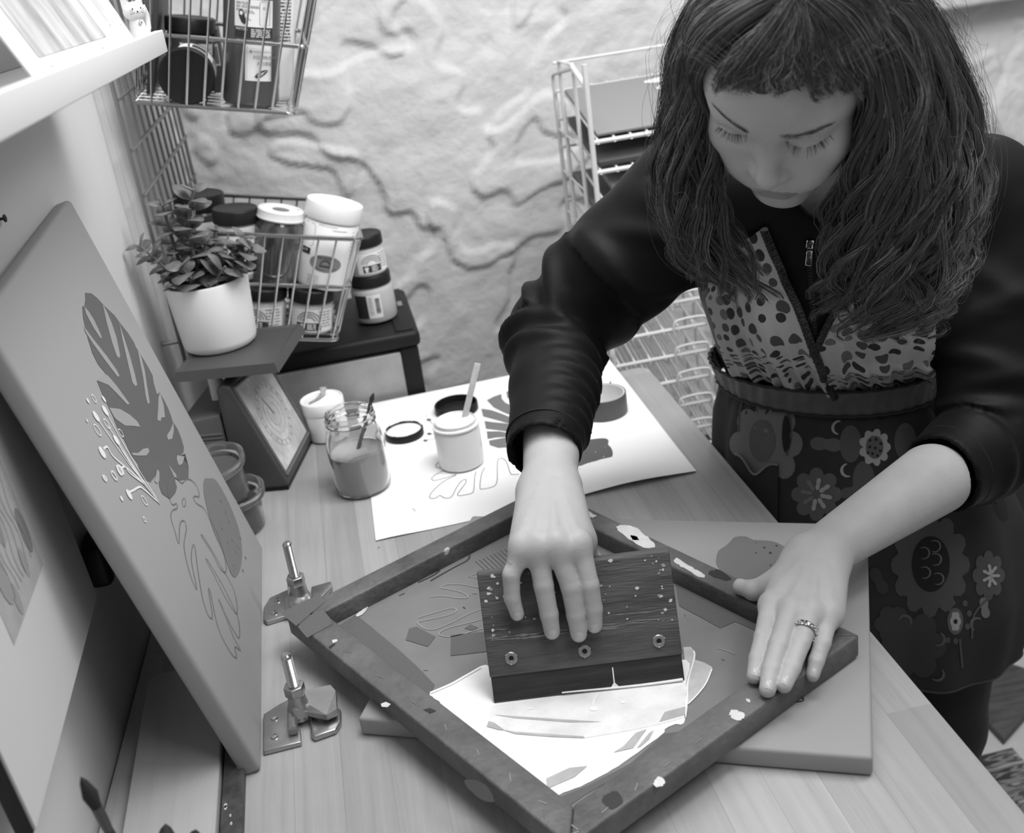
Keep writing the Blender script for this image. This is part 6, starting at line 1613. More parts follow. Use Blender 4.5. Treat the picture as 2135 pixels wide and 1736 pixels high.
# ------------------------------------------------------------------ head
def build_head():
    F = Field((-0.10, -0.205, -0.19), (0.10, 0.05, 0.145), 0.0021)      # in head space
    e = F.ell
    d = e((0, -0.088, 0.036), (0.0735, 0.100, 0.092))
    d = smin(d, e((0, -0.050, 0.020), (0.064, 0.056, 0.072)), 0.02)
    d = smin(d, e((0, -0.048, -0.048), (0.056, 0.054, 0.062)), 0.025)
    for s_ in (-1, 1):
        d = smin(d, e((s_*0.041, -0.026, -0.030), (0.022, 0.022, 0.022)), 0.022)         # cheek bones
        d = smin(d, e((s_*0.024, -0.012, -0.058), (0.022, 0.018, 0.022)), 0.018)         # cheeks
        d = smin(d, F.cone((s_*0.050, -0.075, -0.072), (s_*0.012, -0.016, -0.104), 0.018, 0.013), 0.026)   # jaw
    d = smin(d, e((0, -0.016, -0.100), (0.017, 0.016, 0.015)), 0.016)                    # chin
    d = smin(d, e((0, -0.006, -0.070), (0.025, 0.014, 0.018)), 0.014)                    # muzzle
    d = smin(d, F.cone((-0.034, -0.014, 0.019), (0.034, -0.014, 0.019), 0.013, 0.013), 0.016)             # brow ridge
    for s_ in (-1, 1):
        d = smax(d, -e((s_*0.030, 0.012, 0.003), (0.018, 0.015, 0.011)), 0.012)          # sockets
        d = smin(d, e((s_*0.0305, -0.0085, -0.0005), (0.0158, 0.0120, 0.0108)), 0.003)    # closed lids over the eyes
        d = smax(d, -F.cone((s_*0.018, 0.0005, 0.0085), (s_*0.043, -0.006, 0.0080), 0.0010, 0.0008), 0.002)
        lid = np.minimum(F.cone((s_*0.0165, -0.0015, -0.0050), (s_*0.0305, 0.0020, -0.0085), 0.0009, 0.0012), F.cone((s_*0.0305, 0.0020, -0.0085), (s_*0.0450, -0.0075, -0.0045), 0.0012, 0.0009))
        d = smin(d, lid, 0.003)
    d = smin(d, F.cone((0, -0.003, 0.010), (0, 0.0165, -0.034), 0.0080, 0.0085), 0.012)    # nose
    d = smin(d, F.ball((0, 0.0170, -0.0365), 0.0100), 0.007)
    for s_ in (-1, 1):
        d = smin(d, e((s_*0.0115, 0.0070, -0.0405), (0.0072, 0.0095, 0.0070)), 0.007)
        d = smax(d, -e((s_*0.0062, 0.0130, -0.0478), (0.0030, 0.0050, 0.0028)), 0.003)   # nostrils
    d = smin(d, F.cone((-0.017, 0.0005, -0.0705), (0.017, 0.0005, -0.0705), 0.0050, 0.0050), 0.005)
    d = smin(d, F.cone((-0.009, 0.0058, -0.0700), (0.009, 0.0058, -0.0700), 0.0042, 0.0042), 0.005)        # upper lip
    d = smin(d, F.cone((-0.010, 0.0040, -0.0800), (0.010, 0.0040, -0.0800), 0.0056, 0.0056), 0.004)        # lower lip
    gr = F.cone((-0.0245, -0.0045, -0.0745), (-0.008, 0.0085, -0.0748), 0.0012, 0.0014)
    gr = np.minimum(gr, F.cone((-0.008, 0.0085, -0.0748), (0.008, 0.0085, -0.0748), 0.0014, 0.0014))
    gr = np.minimum(gr, F.cone((0.008, 0.0085, -0.0748), (0.0245, -0.0045, -0.0745), 0.0014, 0.0012))
    d = smax(d, -gr, 0.0022)
    for s_ in (-1, 1):
        d = smin(d, e((s_*0.0755, -0.092, -0.008), (0.006, 0.017, 0.030)), 0.006)        # ears
    # neck, down to the collar
    n0 = (HB.T @ (np.array((0.560, 1.185, T+0.415))-HO))
    d = smin(d, F.cone((0.002, -0.108, -0.035), n0, 0.043, 0.054), 0.018)
    v, f = F.mesh(d); v = relax(v, f, 2, 0.4)
    c = v[f].mean(1)
    lip = (np.abs(c[:, 0]) < 0.0235) & (c[:, 1] > -0.006) & (c[:, 2] < -0.0665-0.0035*np.abs(c[:, 0])/0.02+0.0012*(np.abs(c[:, 0]) > .003)) & (c[:, 2] > -0.0860+0.010*(np.abs(c[:, 0])/0.024)**2)
    return HW(v), f[:, ::-1], lip.astype(int)
hv, hf, hm = build_head()

# ------------------------------------------------------------------ hands with forearms
def hand(wr, el, mcp, fingers, thumb, palm_c, rf, fr_, nails, thumb_base):
    """mcp: 4 knuckles; fingers: list of [pip, dip, tip]; thumb: [cmc, mcp, ip, tip]; all in the room"""
    pts = np.array([wr, el*0.55+wr*0.45]+list(mcp)+[p for f_ in fingers for p in f_]+list(thumb))
    F = Field(pts.min(0)-0.05, pts.max(0)+0.05, 0.0019)
    wdir = (np.array(mcp[0])-np.array(mcp[3])); wdir /= np.linalg.norm(wdir)
    axd = (sum(mcp)/4-wr); axd /= np.linalg.norm(axd); nd = np.cross(wdir, axd); nd /= np.linalg.norm(nd)
    if nd.dot(palm_c) < 0: nd = -nd                      # out of the back of the hand
    hw = 0.0185
    d = F.cone(wr+wdir*hw*0.62, wr-wdir*hw*0.62, 0.0190, 0.0190)
    e1 = wr+(el-wr)*0.62
    fa = F.cone(wr, e1, 0.0225, fr_); d2 = F.cone(wr+wdir*0.008, e1+wdir*0.005, 0.0195, fr_-0.003); d3 = F.cone(wr-wdir*0.008, e1-wdir*0.005, 0.0195, fr_-0.003)
    d = smin(d, smin(smin(fa, d2, .01), d3, .01), 0.014)
    for i, m_ in enumerate(mcp):
        s0 = wr+wdir*(0.016-0.0108*i)+axd*0.008-nd*0.003
        d = smin(d, F.cone(s0, m_-nd*0.0045, 0.0150, 0.0120), 0.013)
        d = smin(d, F.ball(m_+nd*0.0005, 0.0095), 0.007)                    # knuckles
    for i in range(3):
        d = smin(d, F.cone(wr*0.45+mcp[i]*0.55-nd*0.006, (mcp[i]+mcp[i+1])/2-nd*0.006+axd*0.004, 0.010, 0.0085), 0.012)
    for i in range(4):                                                       # faint tendons
        d = smin(d, F.cone(wr+wdir*(0.008-0.005*i)+axd*0.02+nd*0.0135, mcp[i]+nd*0.0062, 0.0022, 0.0026), 0.008)
    d = smin(d, F.cone(wr+wdir*(-0.017)+axd*0.012-nd*0.006, mcp[3]-nd*0.007-axd*0.01, 0.013, 0.011), 0.016)
    tc, tm, ti, tt = thumb
    d = smin(d, F.cone(tc, tm, 0.0155, 0.0118), 0.016)
    d = smin(d, F.cone(tm, (mcp[0]*0.7+wr*0.3)-nd*0.006, 0.0095, 0.0095), 0.018)   # web
    out = d
    chains = []
    for (p1, p2, p3), m_, r in zip(fingers, mcp, rf):
        r = r*1.05
        c = F.cone(m_-nd*0.002, p1, r*1.22, r*1.05)
        c = smin(c, F.cone(p1, p2, r*1.05, r*0.98), 0.0022)
        c = smin(c, F.cone(p2, p3, r*0.98, r*0.86), 0.0022)
        for jp, dr in ((p1, (p2-m_)/np.linalg.norm(p2-m_)), (p2, (p3-p1)/np.linalg.norm(p3-p1))):  # creases over the joints
            for o_ in (-0.0026, 0.0, 0.0026):
                q = jp+dr*o_+nd*r*1.03; sd = np.cross(nd, dr)
                c = smax(c, -F.cone(q-sd*r*0.55, q+sd*r*0.55, 0.00075, 0.00075), 0.0011)
        out = np.minimum(out, smin(d, c, 0.0075)); chains.append((p2, p3, r))
    c = F.cone(tm, ti, 0.0110, 0.0100); c = smin(c, F.cone(ti, tt, 0.0100, 0.0085), 0.004); c = smin(c, F.ball(ti, 0.0104), 0.003)
    out = np.minimum(out, smin(d, c, 0.008)); chains.append((ti, tt, 0.0102))
    v, f = F.mesh(out); v = relax(v, f, 1, 0.3)
    parts_ = [(v, f, 0)]
    for k, ((p2, p3, r), nn) in enumerate(zip(chains, nails)):               # nail plates
        dr = (p3-p2)/np.linalg.norm(p3-p2); up_ = nn-dr*nn.dot(dr); up_ /= np.linalg.norm(up_); sd = np.cross(dr, up_)
        b = MB(); nu, nv = 10, 10; vs = []
        for i in range(nu+1):
            for j in range(nv+1):
                u = -1+2*i/nu; w_ = -1+2*j/nv
                # rounded rectangle
                uu = u*(1-0.10*abs(w_)**3); ww = w_*(1-0.10*abs(u)**3)
                ang = uu*0.92; rr = r*0.86
                vs.append(p3-dr*r*0.20+dr*ww*r*0.62+sd*math.sin(ang)*rr*0.88+up_*(math.cos(ang)*rr*1.0+0.00035-0.0012*max(ww, 0)**2-0.0007*max(-ww, 0)**3))
        fs = [(i*(nv+1)+j, (i+1)*(nv+1)+j, (i+1)*(nv+1)+j+1, i*(nv+1)+j+1) for i in range(nu) for j in range(nv)]
        parts_.append((np.array(vs), np.array(fs), 2))
    return parts_
def offp(x, y, o, n, d):                          # pixel onto a plane lifted by d along n
    return PP(x, y, np.asarray(o)+np.asarray(n)*d, n)
sn = -sy_; so = np.array(Msq @ Vector((0, -0.0025, 0)))       # squeegee face towards the room's near side
c3 = lambda x, y: (950+x/5.3375, 1050+y/5.3375)
Rm = [c3(1368, 425), c3(1115, 425), c3(905, 440), c3(745, 470)]           # knuckles: index .. little finger
Rmcp = [offp(x, y, so, sn, dd) for (x, y), dd in zip(Rm, (0.020, 0.024, 0.022, 0.018))]
Rfi = [[c3(1487, 905), c3(1532, 1165), c3(1545, 1350)], [c3(1285, 925), c3(1340, 1235), c3(1370, 1448)], [c3(978, 905), c3(1040, 1225), c3(1073, 1422)], [c3(618, 790), c3(628, 1045), c3(685, 1225)]]
rfR = [0.0088, 0.0091, 0.0088, 0.0078]
Rf3 = [[offp(*p, so, sn, dd*1.0) for p, dd in zip(f_, (0.019, 0.0125, rr*0.85))] for f_, rr in zip(Rfi, rfR)]
Rth = [Rwr*0.72+Rmcp[0]*0.28+CR*0.010, offp(1212, 1128, so, sn, -0.010), offp(1236, 1172, so, sn, -0.030), offp(1246, 1215, so, sn, -0.0345)]
print('R hand', [round(float(np.linalg.norm(a-b)), 3) for a, b in [(Rwr, Rmcp[1]), (Rmcp[1], Rf3[1][0]), (Rf3[1][0], Rf3[1][1]), (Rf3[1][1], Rf3[1][2]), (Rmcp[0], Rmcp[3])]])
handR = hand(Rwr, Rel, Rmcp, Rf3, Rth, sn, rfR, 0.0335, [sn]*4+[sy_], None)
# left hand lying on the frame corner
c4 = lambda x, y: (1450+x/3.858, 1050+y/3.858)
ztop = ZT
def onz(p, z): return PZ(p[0], p[1], z)
Lm = [c4(610, 800), c4(770, 845), c4(930, 870), c4(1075, 880)]
Lmcp = [onz(p, z) for p, z in zip(Lm, (ztop+0.030, ztop+0.034, ztop+0.031, ztop+0.024))]
Lfi = [[c4(548, 1075), c4(502, 1245), c4(475, 1385)], [c4(672, 1135), c4(610, 1335), c4(580, 1490)], [c4(842, 1120), c4(770, 1320), c4(712, 1455)], [c4(1022, 1115), c4(972, 1262), c4(942, 1375)]]
rfL = [0.0084, 0.0088, 0.0086, 0.0074]
zt_ = [[ztop+0.022, ztop+0.0145, ztop+0.0085], [ztop+0.024, ztop+0.0150, ztop+0.0085], [ztop+0.022, ztop+0.0140, ztop+0.0085], [ztop+0.015, ztop+0.006, ztop-0.0020]]
Lf3 = [[onz(p, z) for p, z in zip(f_, zz_)] for f_, zz_ in zip(Lfi, zt_)]
Lwr = onz(c4(975, 420), ztop+0.036)
Lth = [onz(c4(770, 560), ztop+0.026), onz(c4(610, 672), ztop+0.016), onz(c4(468, 695), ztop+0.0115), onz(c4(362, 668), ztop+0.0100)]
print('L hand', [round(float(np.linalg.norm(a-b)), 3) for a, b in [(Lwr, Lmcp[1]), (Lmcp[1], Lf3[1][0]), (Lf3[1][0], Lf3[1][1]), (Lf3[1][1], Lf3[1][2]), (Lmcp[0], Lmcp[3]), (Lwr, Lel)]])
upn = np.array([0.15, -0.25, 0.95]); upn /= np.linalg.norm(upn)
nL = [upn]*4+[np.array([0.0, 0.35, 0.9])]
handL = hand(Lwr, Lel, Lmcp, Lf3, Lth, upn, rfL, 0.039, nL, None)
# ------------------------------------------------------------------ torso shape: horizontal slices (z above the table, centre, half widths, turn)
SL = np.array([
    # z      cx     cy     a      b     angle
    (-0.90, 0.66, 1.36, 0.150, 0.110, -40),
    (-0.30, 0.655, 1.29, 0.178, 0.128, -41),
    (-0.18, 0.655, 1.295, 0.182, 0.130, -41),
    (-0.08, 0.650, 1.315, 0.176, 0.126, -40),
    (0.00, 0.640, 1.345, 0.156, 0.115, -36),
    (0.06, 0.628, 1.365, 0.134, 0.102, -32),
    (0.10, 0.622, 1.360, 0.132, 0.100, -28),
    (0.18, 0.606, 1.330, 0.143, 0.106, -20),
    (0.26, 0.592, 1.280, 0.160, 0.112, -14),
    (0.33, 0.582, 1.245, 0.166, 0.100, -9),
    (0.385, 0.578, 1.225, 0.150, 0.082, -7),
    (0.42, 0.574, 1.210, 0.110, 0.070, -7),
    (0.46, 0.570, 1.195, 0.070, 0.060, -7)])
def slices(z):
    return [np.interp(z, SL[:, 0]+T, SL[:, k]) for k in range(1, 6)]
def torso(F, grow=0.0, ph=None):
    z = F.Z[0, 0, :].astype(float)
    cx, cy, a, b, an = [q.astype(np.float32)[None, None, :] for q in slices(z)]
    an = np.radians(an); c, s = np.cos(an), np.sin(an)
    u = (F.X-cx)*c+(F.Y-cy)*s; v = -(F.X-cx)*s+(F.Y-cy)*c
    aa, bb = a+grow, b+grow
    k0 = np.sqrt((u/aa)**2+(v/bb)**2)
    d = (k0-1)*np.minimum(aa, bb)*0.93
    return d, np.arctan2(v/bb, u/aa), u, v
# ------------------------------------------------------------------ coarse body under the clothes, then one skin mesh
def build_core():
    F = Field((0.20, 1.00, 0.0), (1.02, 1.60, T+0.46), 0.010)
    d, _, _, _ = torso(F, -0.022); d = np.maximum(d, (T-0.12)-F.Z)
    for s_, sh, el in ((0, Rsh, Rel), (1, Lsh, Lel)):
        d = smin(d, F.cone(sh, el, 0.046, 0.036), 0.03)
    hp = [np.array((0.585, 1.365, T-0.10)), np.array((0.735, 1.245, T-0.10))]
    kn = [np.array((0.625, 1.335, 0.46)), np.array((0.735, 1.235, 0.46))]
    an_ = [np.array((0.640, 1.375, 0.085)), np.array((0.745, 1.290, 0.085))]
    for h_, k_, a_ in zip(hp, kn, an_):
        d = smin(d, F.cone(h_, k_, 0.078, 0.048), 0.03); d = smin(d, F.cone(k_, a_, 0.048, 0.032), 0.02)
        d = smin(d, F.cone(a_+np.array((0, 0, -0.045)), a_+np.array((-0.075, -0.10, -0.055)), 0.028, 0.020), 0.02)
    v, f = F.mesh(d); return (v, f, 0), hp, kn, an_
core, hp, kn, an_ = build_core()
arms = []
for el, wr in ((Rel, Rwr), (Lel, Lwr)):
    pass
body = mesh_obj('body', [core, (hv, hf, hm)]+handR+handL, [m_skin, m_lip, m_nail], pr_)

# ------------------------------------------------------------------ jacket
def sleeve(F, sh, el, wr, cuff_t, R, folds, ref):
    """R: radii at shoulder, mid upper arm, elbow, mid forearm, cuff"""
    cuff = el+(wr-el)*cuff_t
    L1 = np.linalg.norm(el-sh); L2 = np.linalg.norm(cuff-el)
    mid = (sh+el)/2; midf = (el+cuff)/2
    d = None; S = None; PHI = None
    segs = [(sh, mid, R[0], R[1], 0, L1/2), (mid, el, R[1], R[2], L1/2, L1), (el, midf, R[2], R[3], L1, L1+L2/2), (midf, cuff, R[3], R[4], L1+L2/2, L1+L2)]
    for a, b, r1, r2, s0, s1 in segs:
        q, t = F.cone(a, b, r1, r2, True)
        ax = (b-a)/np.linalg.norm(b-a); e1 = ref-ax*ref.dot(ax); e1 /= np.linalg.norm(e1); e2 = np.cross(ax, e1)
        px, py, pz = F.X-a[0], F.Y-a[1], F.Z-a[2]
        phi = np.arctan2(px*e2[0]+py*e2[1]+pz*e2[2], px*e1[0]+py*e1[1]+pz*e1[2])
        s_ = s0+(s1-s0)*t
        if d is None: d, S, PHI = q, s_, phi
        else:
            m = q < d; S = np.where(m, s_, S); PHI = np.where(m, phi, PHI); d = smin(d, q, 0.018)
    near = np.clip(1-np.abs(d)/0.05, 0, 1)*np.clip((L1+L2-0.012-S)/0.02, 0, 1)
    disp = np.zeros_like(d)
    for s_i, A, wd, tl, p0, sharp in folds:
        amp = A*(0.45+0.55*np.cos(PHI-p0)) if sharp == 0 else A*np.clip(np.cos(PHI-p0), 0, 1)**sharp
        disp += amp*np.exp(-((S+tl*np.cos(PHI-p0-0.6)-s_i)/wd)**2)
    return d-disp*near, cuff, (cuff-el)/L2
def build_jacket():
    F = Field((0.10, 0.98, T-0.06), (0.96, 1.58, T+0.52), 0.0042)
    d, phi, u, v = torso(F, 0.004)
    d = np.maximum(d, (T+0.02)-F.Z)
    for c, r in (((0.530, 1.200, T+0.250), (0.062, 0.052, 0.062)), ((0.640, 1.180, T+0.250), (0.062, 0.052, 0.062))): d = smin(d, F.ell(c, r), 0.035)
    nb = np.array((0.560, 1.185, T+0.415))
    d = smin(d, F.cone(nb+np.array((-.11, .05, 0.0)), nb+np.array((0.02, 0.03, 0.012)), 0.055, 0.055), 0.04)
    d = smin(d, F.cone(nb+np.array((.15, .03, -0.03)), nb+np.array((0.02, 0.03, 0.012)), 0.058, 0.055), 0.04)
    fR = [(0.05, .012, .018, .035, 0.6, 0), (0.095, .015, .014, .055, 0.3, 0), (0.135, .010, .012, .06, -0.6, 0), (0.175, .016, .014, .055, 1.6, 0), (0.222, .022, .015, .045, 2.8, 0), (0.255, .016, .009, .03, 2.6, 0), (0.285, .020, .011, .025, 3.0, 0), (0.315, .017, .010, .018, 3.1, 0), (0.27, .018, .012, .02, 0.0, 0), (0.300, .016, .010, .015, 0.1, 0), (0.328, .014, .009, .010, 0.2, 0),
          (0.352, .013, .0075, .004, 0.2, 1), (0.374, .013, .0075, .004, 0.2, 1), (0.396, .012, .0075, .004, 0.2, 1), (0.418, .011, .0075, .004, 0.2, 1), (0.438, .010, .007, .003, 0.2, 1), (0.456, .008, .006, .003, 0.2, 1)]
    Rsw = PD(1128, 1000, (Rwr-CAM).dot(CF)+0.004)
    s1, c1, a1 = sleeve(F, Rsh, Rel, Rsw, 0.84, (0.074, 0.071, 0.056, 0.0455, 0.0415), fR, CR)
    fL = [(0.05, .008, .02, .03, 0, 0), (0.12, .009, .018, .04, 2.5, 0), (0.17, .010, .014, .04, 0.5, 0), (0.205, .011, .012, .02, 2.8, 0), (0.235, .012, .011, .012, 1.0, 0), (0.262, .012, .011, .012, 2.2, 0), (0.288, .012, .010, .012, 0.6, 0), (0.312, .010, .010, .010, 2.8, 0), (0.335, .010, .010, .008, 0.3, 0), (0.36, .008, .009, .006, 0.4, 0)]
    s2, c2, a2 = sleeve(F, Lsh, Lel, Lwr, 0.33, (0.070, 0.064, 0.058, 0.052, 0.049), fL, CR)
    # open cuffs
    for (nm, c, a, r) in (('R', c1, a1, 0.0358), ('L', c2, a2, 0.0425)):
        pl = F.half(c, a)
        hole = np.maximum(F.cone(c-a*0.045, c+a*0.05, r, r), -F.half(c-a*0.03, a))
        if nm == 'R': s1 = np.maximum(np.maximum(s1, pl-0.001), -hole)
        else: s2 = np.maximum(np.maximum(s2, pl-0.001), -hole)
    d = smin(d, s1, 0.03); d = smin(d, s2, 0.03)
    # neck opening
    nk = F.cone(HW((0, -0.105, -0.035)), nb+np.array((0.0, 0.0, 0.0)), 0.050, 0.056)
    vneck = F.cone(nb+np.array((-0.030, -0.055, 0.02)), PD(1697, 490, 1.21), 0.030, 0.003)
    d = smax(d, -np.minimum(nk, vneck), 0.006)
    d = np.maximum(d, F.Z-(T+0.505))
    v_, f_ = F.mesh(d); v_ = relax(v_, f_, 1, 0.5)
    return v_, f_, c1, a1, c2, a2
jv, jf, cR, aR, cL, aL = build_jacket()
jacket = mesh_obj('jacket', [(jv, jf, 0)], [m_cloth], pr_)
from mathutils.bvhtree import BVHTree
def bvh_of(v_, f_): return BVHTree.FromPolygons([tuple(p) for p in v_], [tuple(q) for q in f_])
JB = bvh_of(jv, jf)
def cast(tree, x, y, off=0.0008):
    d = ray(x, y); d = d/np.linalg.norm(d)
    h = tree.ray_cast(Vector(CAM), Vector(d))
    if h[0] is None: return None
    n = h[1]; 
    if n.dot(Vector(d)) > 0: n = -n
    return np.array(h[0]+n*off), np.array(n)
# zip and pull
zp = [cast(JB, x, y, 0.0016) for x, y in ((1690, 505), (1688, 540), (1690, 580), (1693, 620), (1696, 660), (1699, 700), (1702, 735))]
zp = [q for q in zp if q]
b = MB(); P = smoothpath([q[0] for q in zp], 6)
b.ribbon(P, 0.006, np.array([zp[0][1]]*len(P)), 0)
for i in range(0, len(P), 1): b.box(tuple(P[i]+zp[0][1]*0.0006), (0.003, 0.0012, 0.0012), 1)
part(b, 'zip', [mat('black_zip_tape', 0.012, rough=0.7), mat('dark_zip_teeth', 0.06, rough=0.4, metal=0.7)], jacket, local=False, smooth=False)
zq = cast(JB, 1688, 508, 0.004)
if zq:
    zt0 = zq[0]; zn = zq[1]; zd = PD(1684, 556, (zt0-CAM).dot(CF)-0.006)-zt0; Lz = np.linalg.norm(zd); zd /= Lz; zs_ = np.cross(zd, zn); zs_ /= np.linalg.norm(zs_); zn2 = np.cross(zs_, zd)
    Mz = Matrix(((zs_[0], zd[0], zn2[0], zt0[0]), (zs_[1], zd[1], zn2[1], zt0[1]), (zs_[2], zd[2], zn2[2], zt0[2]), (0, 0, 0, 1)))
    b = MB(); b.box((0, 0.000, 0.001), (0.0085, 0.010, 0.003), 0, Mz, 0.001)
    b.tube([(x, y, 0.0035) for x, y in ((-.0032, .000), (.0032, .000), (.0028, .010), (-.0028, .010))], 0.0008, 6, 0, Mz, closed=True)
    b.box((0, Lz-0.0085, 0.0035), (0.0068, 0.0175, 0.0014), 0, Mz, 0.0006)
    b.tube([(0, 0.008, 0.0035), (0, 0.0135, 0.0035)], 0.001, 6, 0, Mz)
    part(b, 'zip_pull', mat('chrome_metal', 0.6, rough=0.15, metal=1.0), jacket, local=False, label='silver zip pull tag')
# cuff seams
for c, a, r in ((cR, aR, 0.0415), (cL, aL, 0.049)):
    e1 = np.cross(a, (0, 0, 1.0)); e1 /= np.linalg.norm(e1); e2 = np.cross(a, e1); P = []
    for t in np.linspace(0, 2*PI, 48, endpoint=False):
        o = c-a*0.022; dd = e1*math.cos(t)+e2*math.sin(t)
        P.append(o+dd*(r+0.0012))
    b = MB(); b.tube(P, 0.0016, 6, closed=True); part(b, 'cuff_seam', mat('black_seam', 0.008, rough=0.8), jacket, local=False)

# ------------------------------------------------------------------ trousers and shoes
def build_legs():
    F = Field((0.45, 1.05, 0.03), (0.92, 1.55, T-0.05), 0.009)
    d = None
    for h_, k_, a_ in zip(hp, kn, an_):
        q = smin(F.cone(h_, k_, 0.090, 0.060), F.cone(k_, a_, 0.060, 0.052), 0.02); d = q if d is None else np.minimum(d, q)
    d = np.maximum(d, 0.06-F.Z)
    return F.mesh(d)
lv_, lf_ = build_legs()
mesh_obj('trousers', [(lv_, lf_, 0)], [mat('dark_trouser_cloth', 0.014, rough=0.8, sheen=0.05)], pr_)
for a_ in an_:
    F = Field(a_-np.array((.17, .20, .085)), a_+np.array((.08, .08, .05)), 0.006)
    d = smin(F.cone(a_+np.array((0.01, 0.015, -0.045)), a_+np.array((-0.070, -0.095, -0.052)), 0.038, 0.034), F.cone(a_, a_+np.array((0, 0, -0.05)), 0.044, 0.04), 0.02)
    d = np.maximum(d, 0.001-F.Z)
    v_, f_ = F.mesh(d); mesh_obj('shoe', [(v_, f_, 0)], [m_black], pr_)
# ------------------------------------------------------------------ apron
def dotmat():
    m = bpy.data.materials.new('spotted_cotton'); m.use_nodes = True; nt = m.node_tree; N = nt.nodes; L = nt.links; bs = N['Principled BSDF']
    tc = N.new('ShaderNodeTexCoord')
    uv = N.new('ShaderNodeUVMap')
    v = N.new('ShaderNodeTexVoronoi'); v.voronoi_dimensions = '2D'; v.inputs['Scale'].default_value = 1.0; v.inputs['Randomness'].default_value = 0.62; L.new(uv.outputs[0], v.inputs['Vector'])
    sc = N.new('ShaderNodeSeparateColor'); L.new(v.outputs['Color'], sc.inputs[0])
    th = N.new('ShaderNodeMath'); th.operation = 'MULTIPLY_ADD'; th.inputs[1].default_value = 0.13; th.inputs[2].default_value = 0.24; L.new(sc.outputs[1], th.inputs[0])
    lt = N.new('ShaderNodeMath'); lt.operation = 'LESS_THAN'; L.new(v.outputs['Distance'], lt.inputs[0]); L.new(th.outputs[0], lt.inputs[1])
    r = N.new('ShaderNodeValToRGB'); r.color_ramp.interpolation = 'CONSTANT'
    for i, (p, q) in enumerate(((0, 0.035), (0.45, 0.075), (0.72, 0.15))):
        e = r.color_ramp.elements[i] if i < 2 else r.color_ramp.elements.new(p)
        e.position = p; e.color = (q, q, q, 1)
    L.new(sc.outputs[0], r.inputs['Fac'])
    mx = N.new('ShaderNodeMix'); mx.data_type = 'RGBA'; L.new(lt.outputs[0], mx.inputs['Factor']); mx.inputs['A'].default_value = (0.42, 0.42, 0.42, 1); L.new(r.outputs['Color'], mx.inputs['B'])
    L.new(mx.outputs['Result'], bs.inputs['Base Color']); bs.inputs['Roughness'].default_value = 0.75; bs.inputs['Specular IOR Level'].default_value = 0.2
    return m
m_dots = dotmat()
m_lace = mat('dark_crochet_trim', 0.07, rough=0.8, a2=0.02, vscale=260, bump=1.0, bscale=330, ramp=(0.4, 0.6))
m_band = mat('dark_grey_band_cloth', 0.075, rough=0.65, a2=0.13, vscale=9, stretch=(1, 1, 0.3), bump=0.3, bscale=25)
m_floral = mat('dark_floral_cloth', 0.030, rough=0.8, spec=0.2, a2=0.042, vscale=8)
def lerp_poly(P, t):
    P = np.array(P, float); s = np.concatenate([[0], np.cumsum(np.linalg.norm(np.diff(P, axis=0), axis=1))]); s /= s[-1]
    return np.array([np.interp(t, s, P[:, 0]), np.interp(t, s, P[:, 1])])
def grid_mesh(name, P, N_, mats, root, uvs=None, back=0.0012, mi=0):
    """P: (nu, nv, 3) surface with a hidden back face"""
    nu, nv = P.shape[:2]
    b = MB(); b.add(P.reshape(-1, 3), [(i*nv+j, (i+1)*nv+j, (i+1)*nv+j+1, i*nv+j+1) for i in range(nu-1) for j in range(nv-1)], mi)
    nf = len(b.f)
    b.add((P-N_*back).reshape(-1, 3), [(i*nv+j, i*nv+j+1, (i+1)*nv+j+1, (i+1)*nv+j) for i in range(nu-1) for j in range(nv-1)], mi)
    o = part(b, name, mats, root, local=False, ang=180)
    if uvs is not None:
        lay = o.data.uv_layers.new(name='UVMap'); U = uvs.reshape(-1, 2); n = len(U)
        li = np.zeros(len(o.data.loops), np.int32); o.data.loops.foreach_get('vertex_index', li)
        lay.data.foreach_set('uv', U[li % n].astype(np.float32).ravel())
    return o
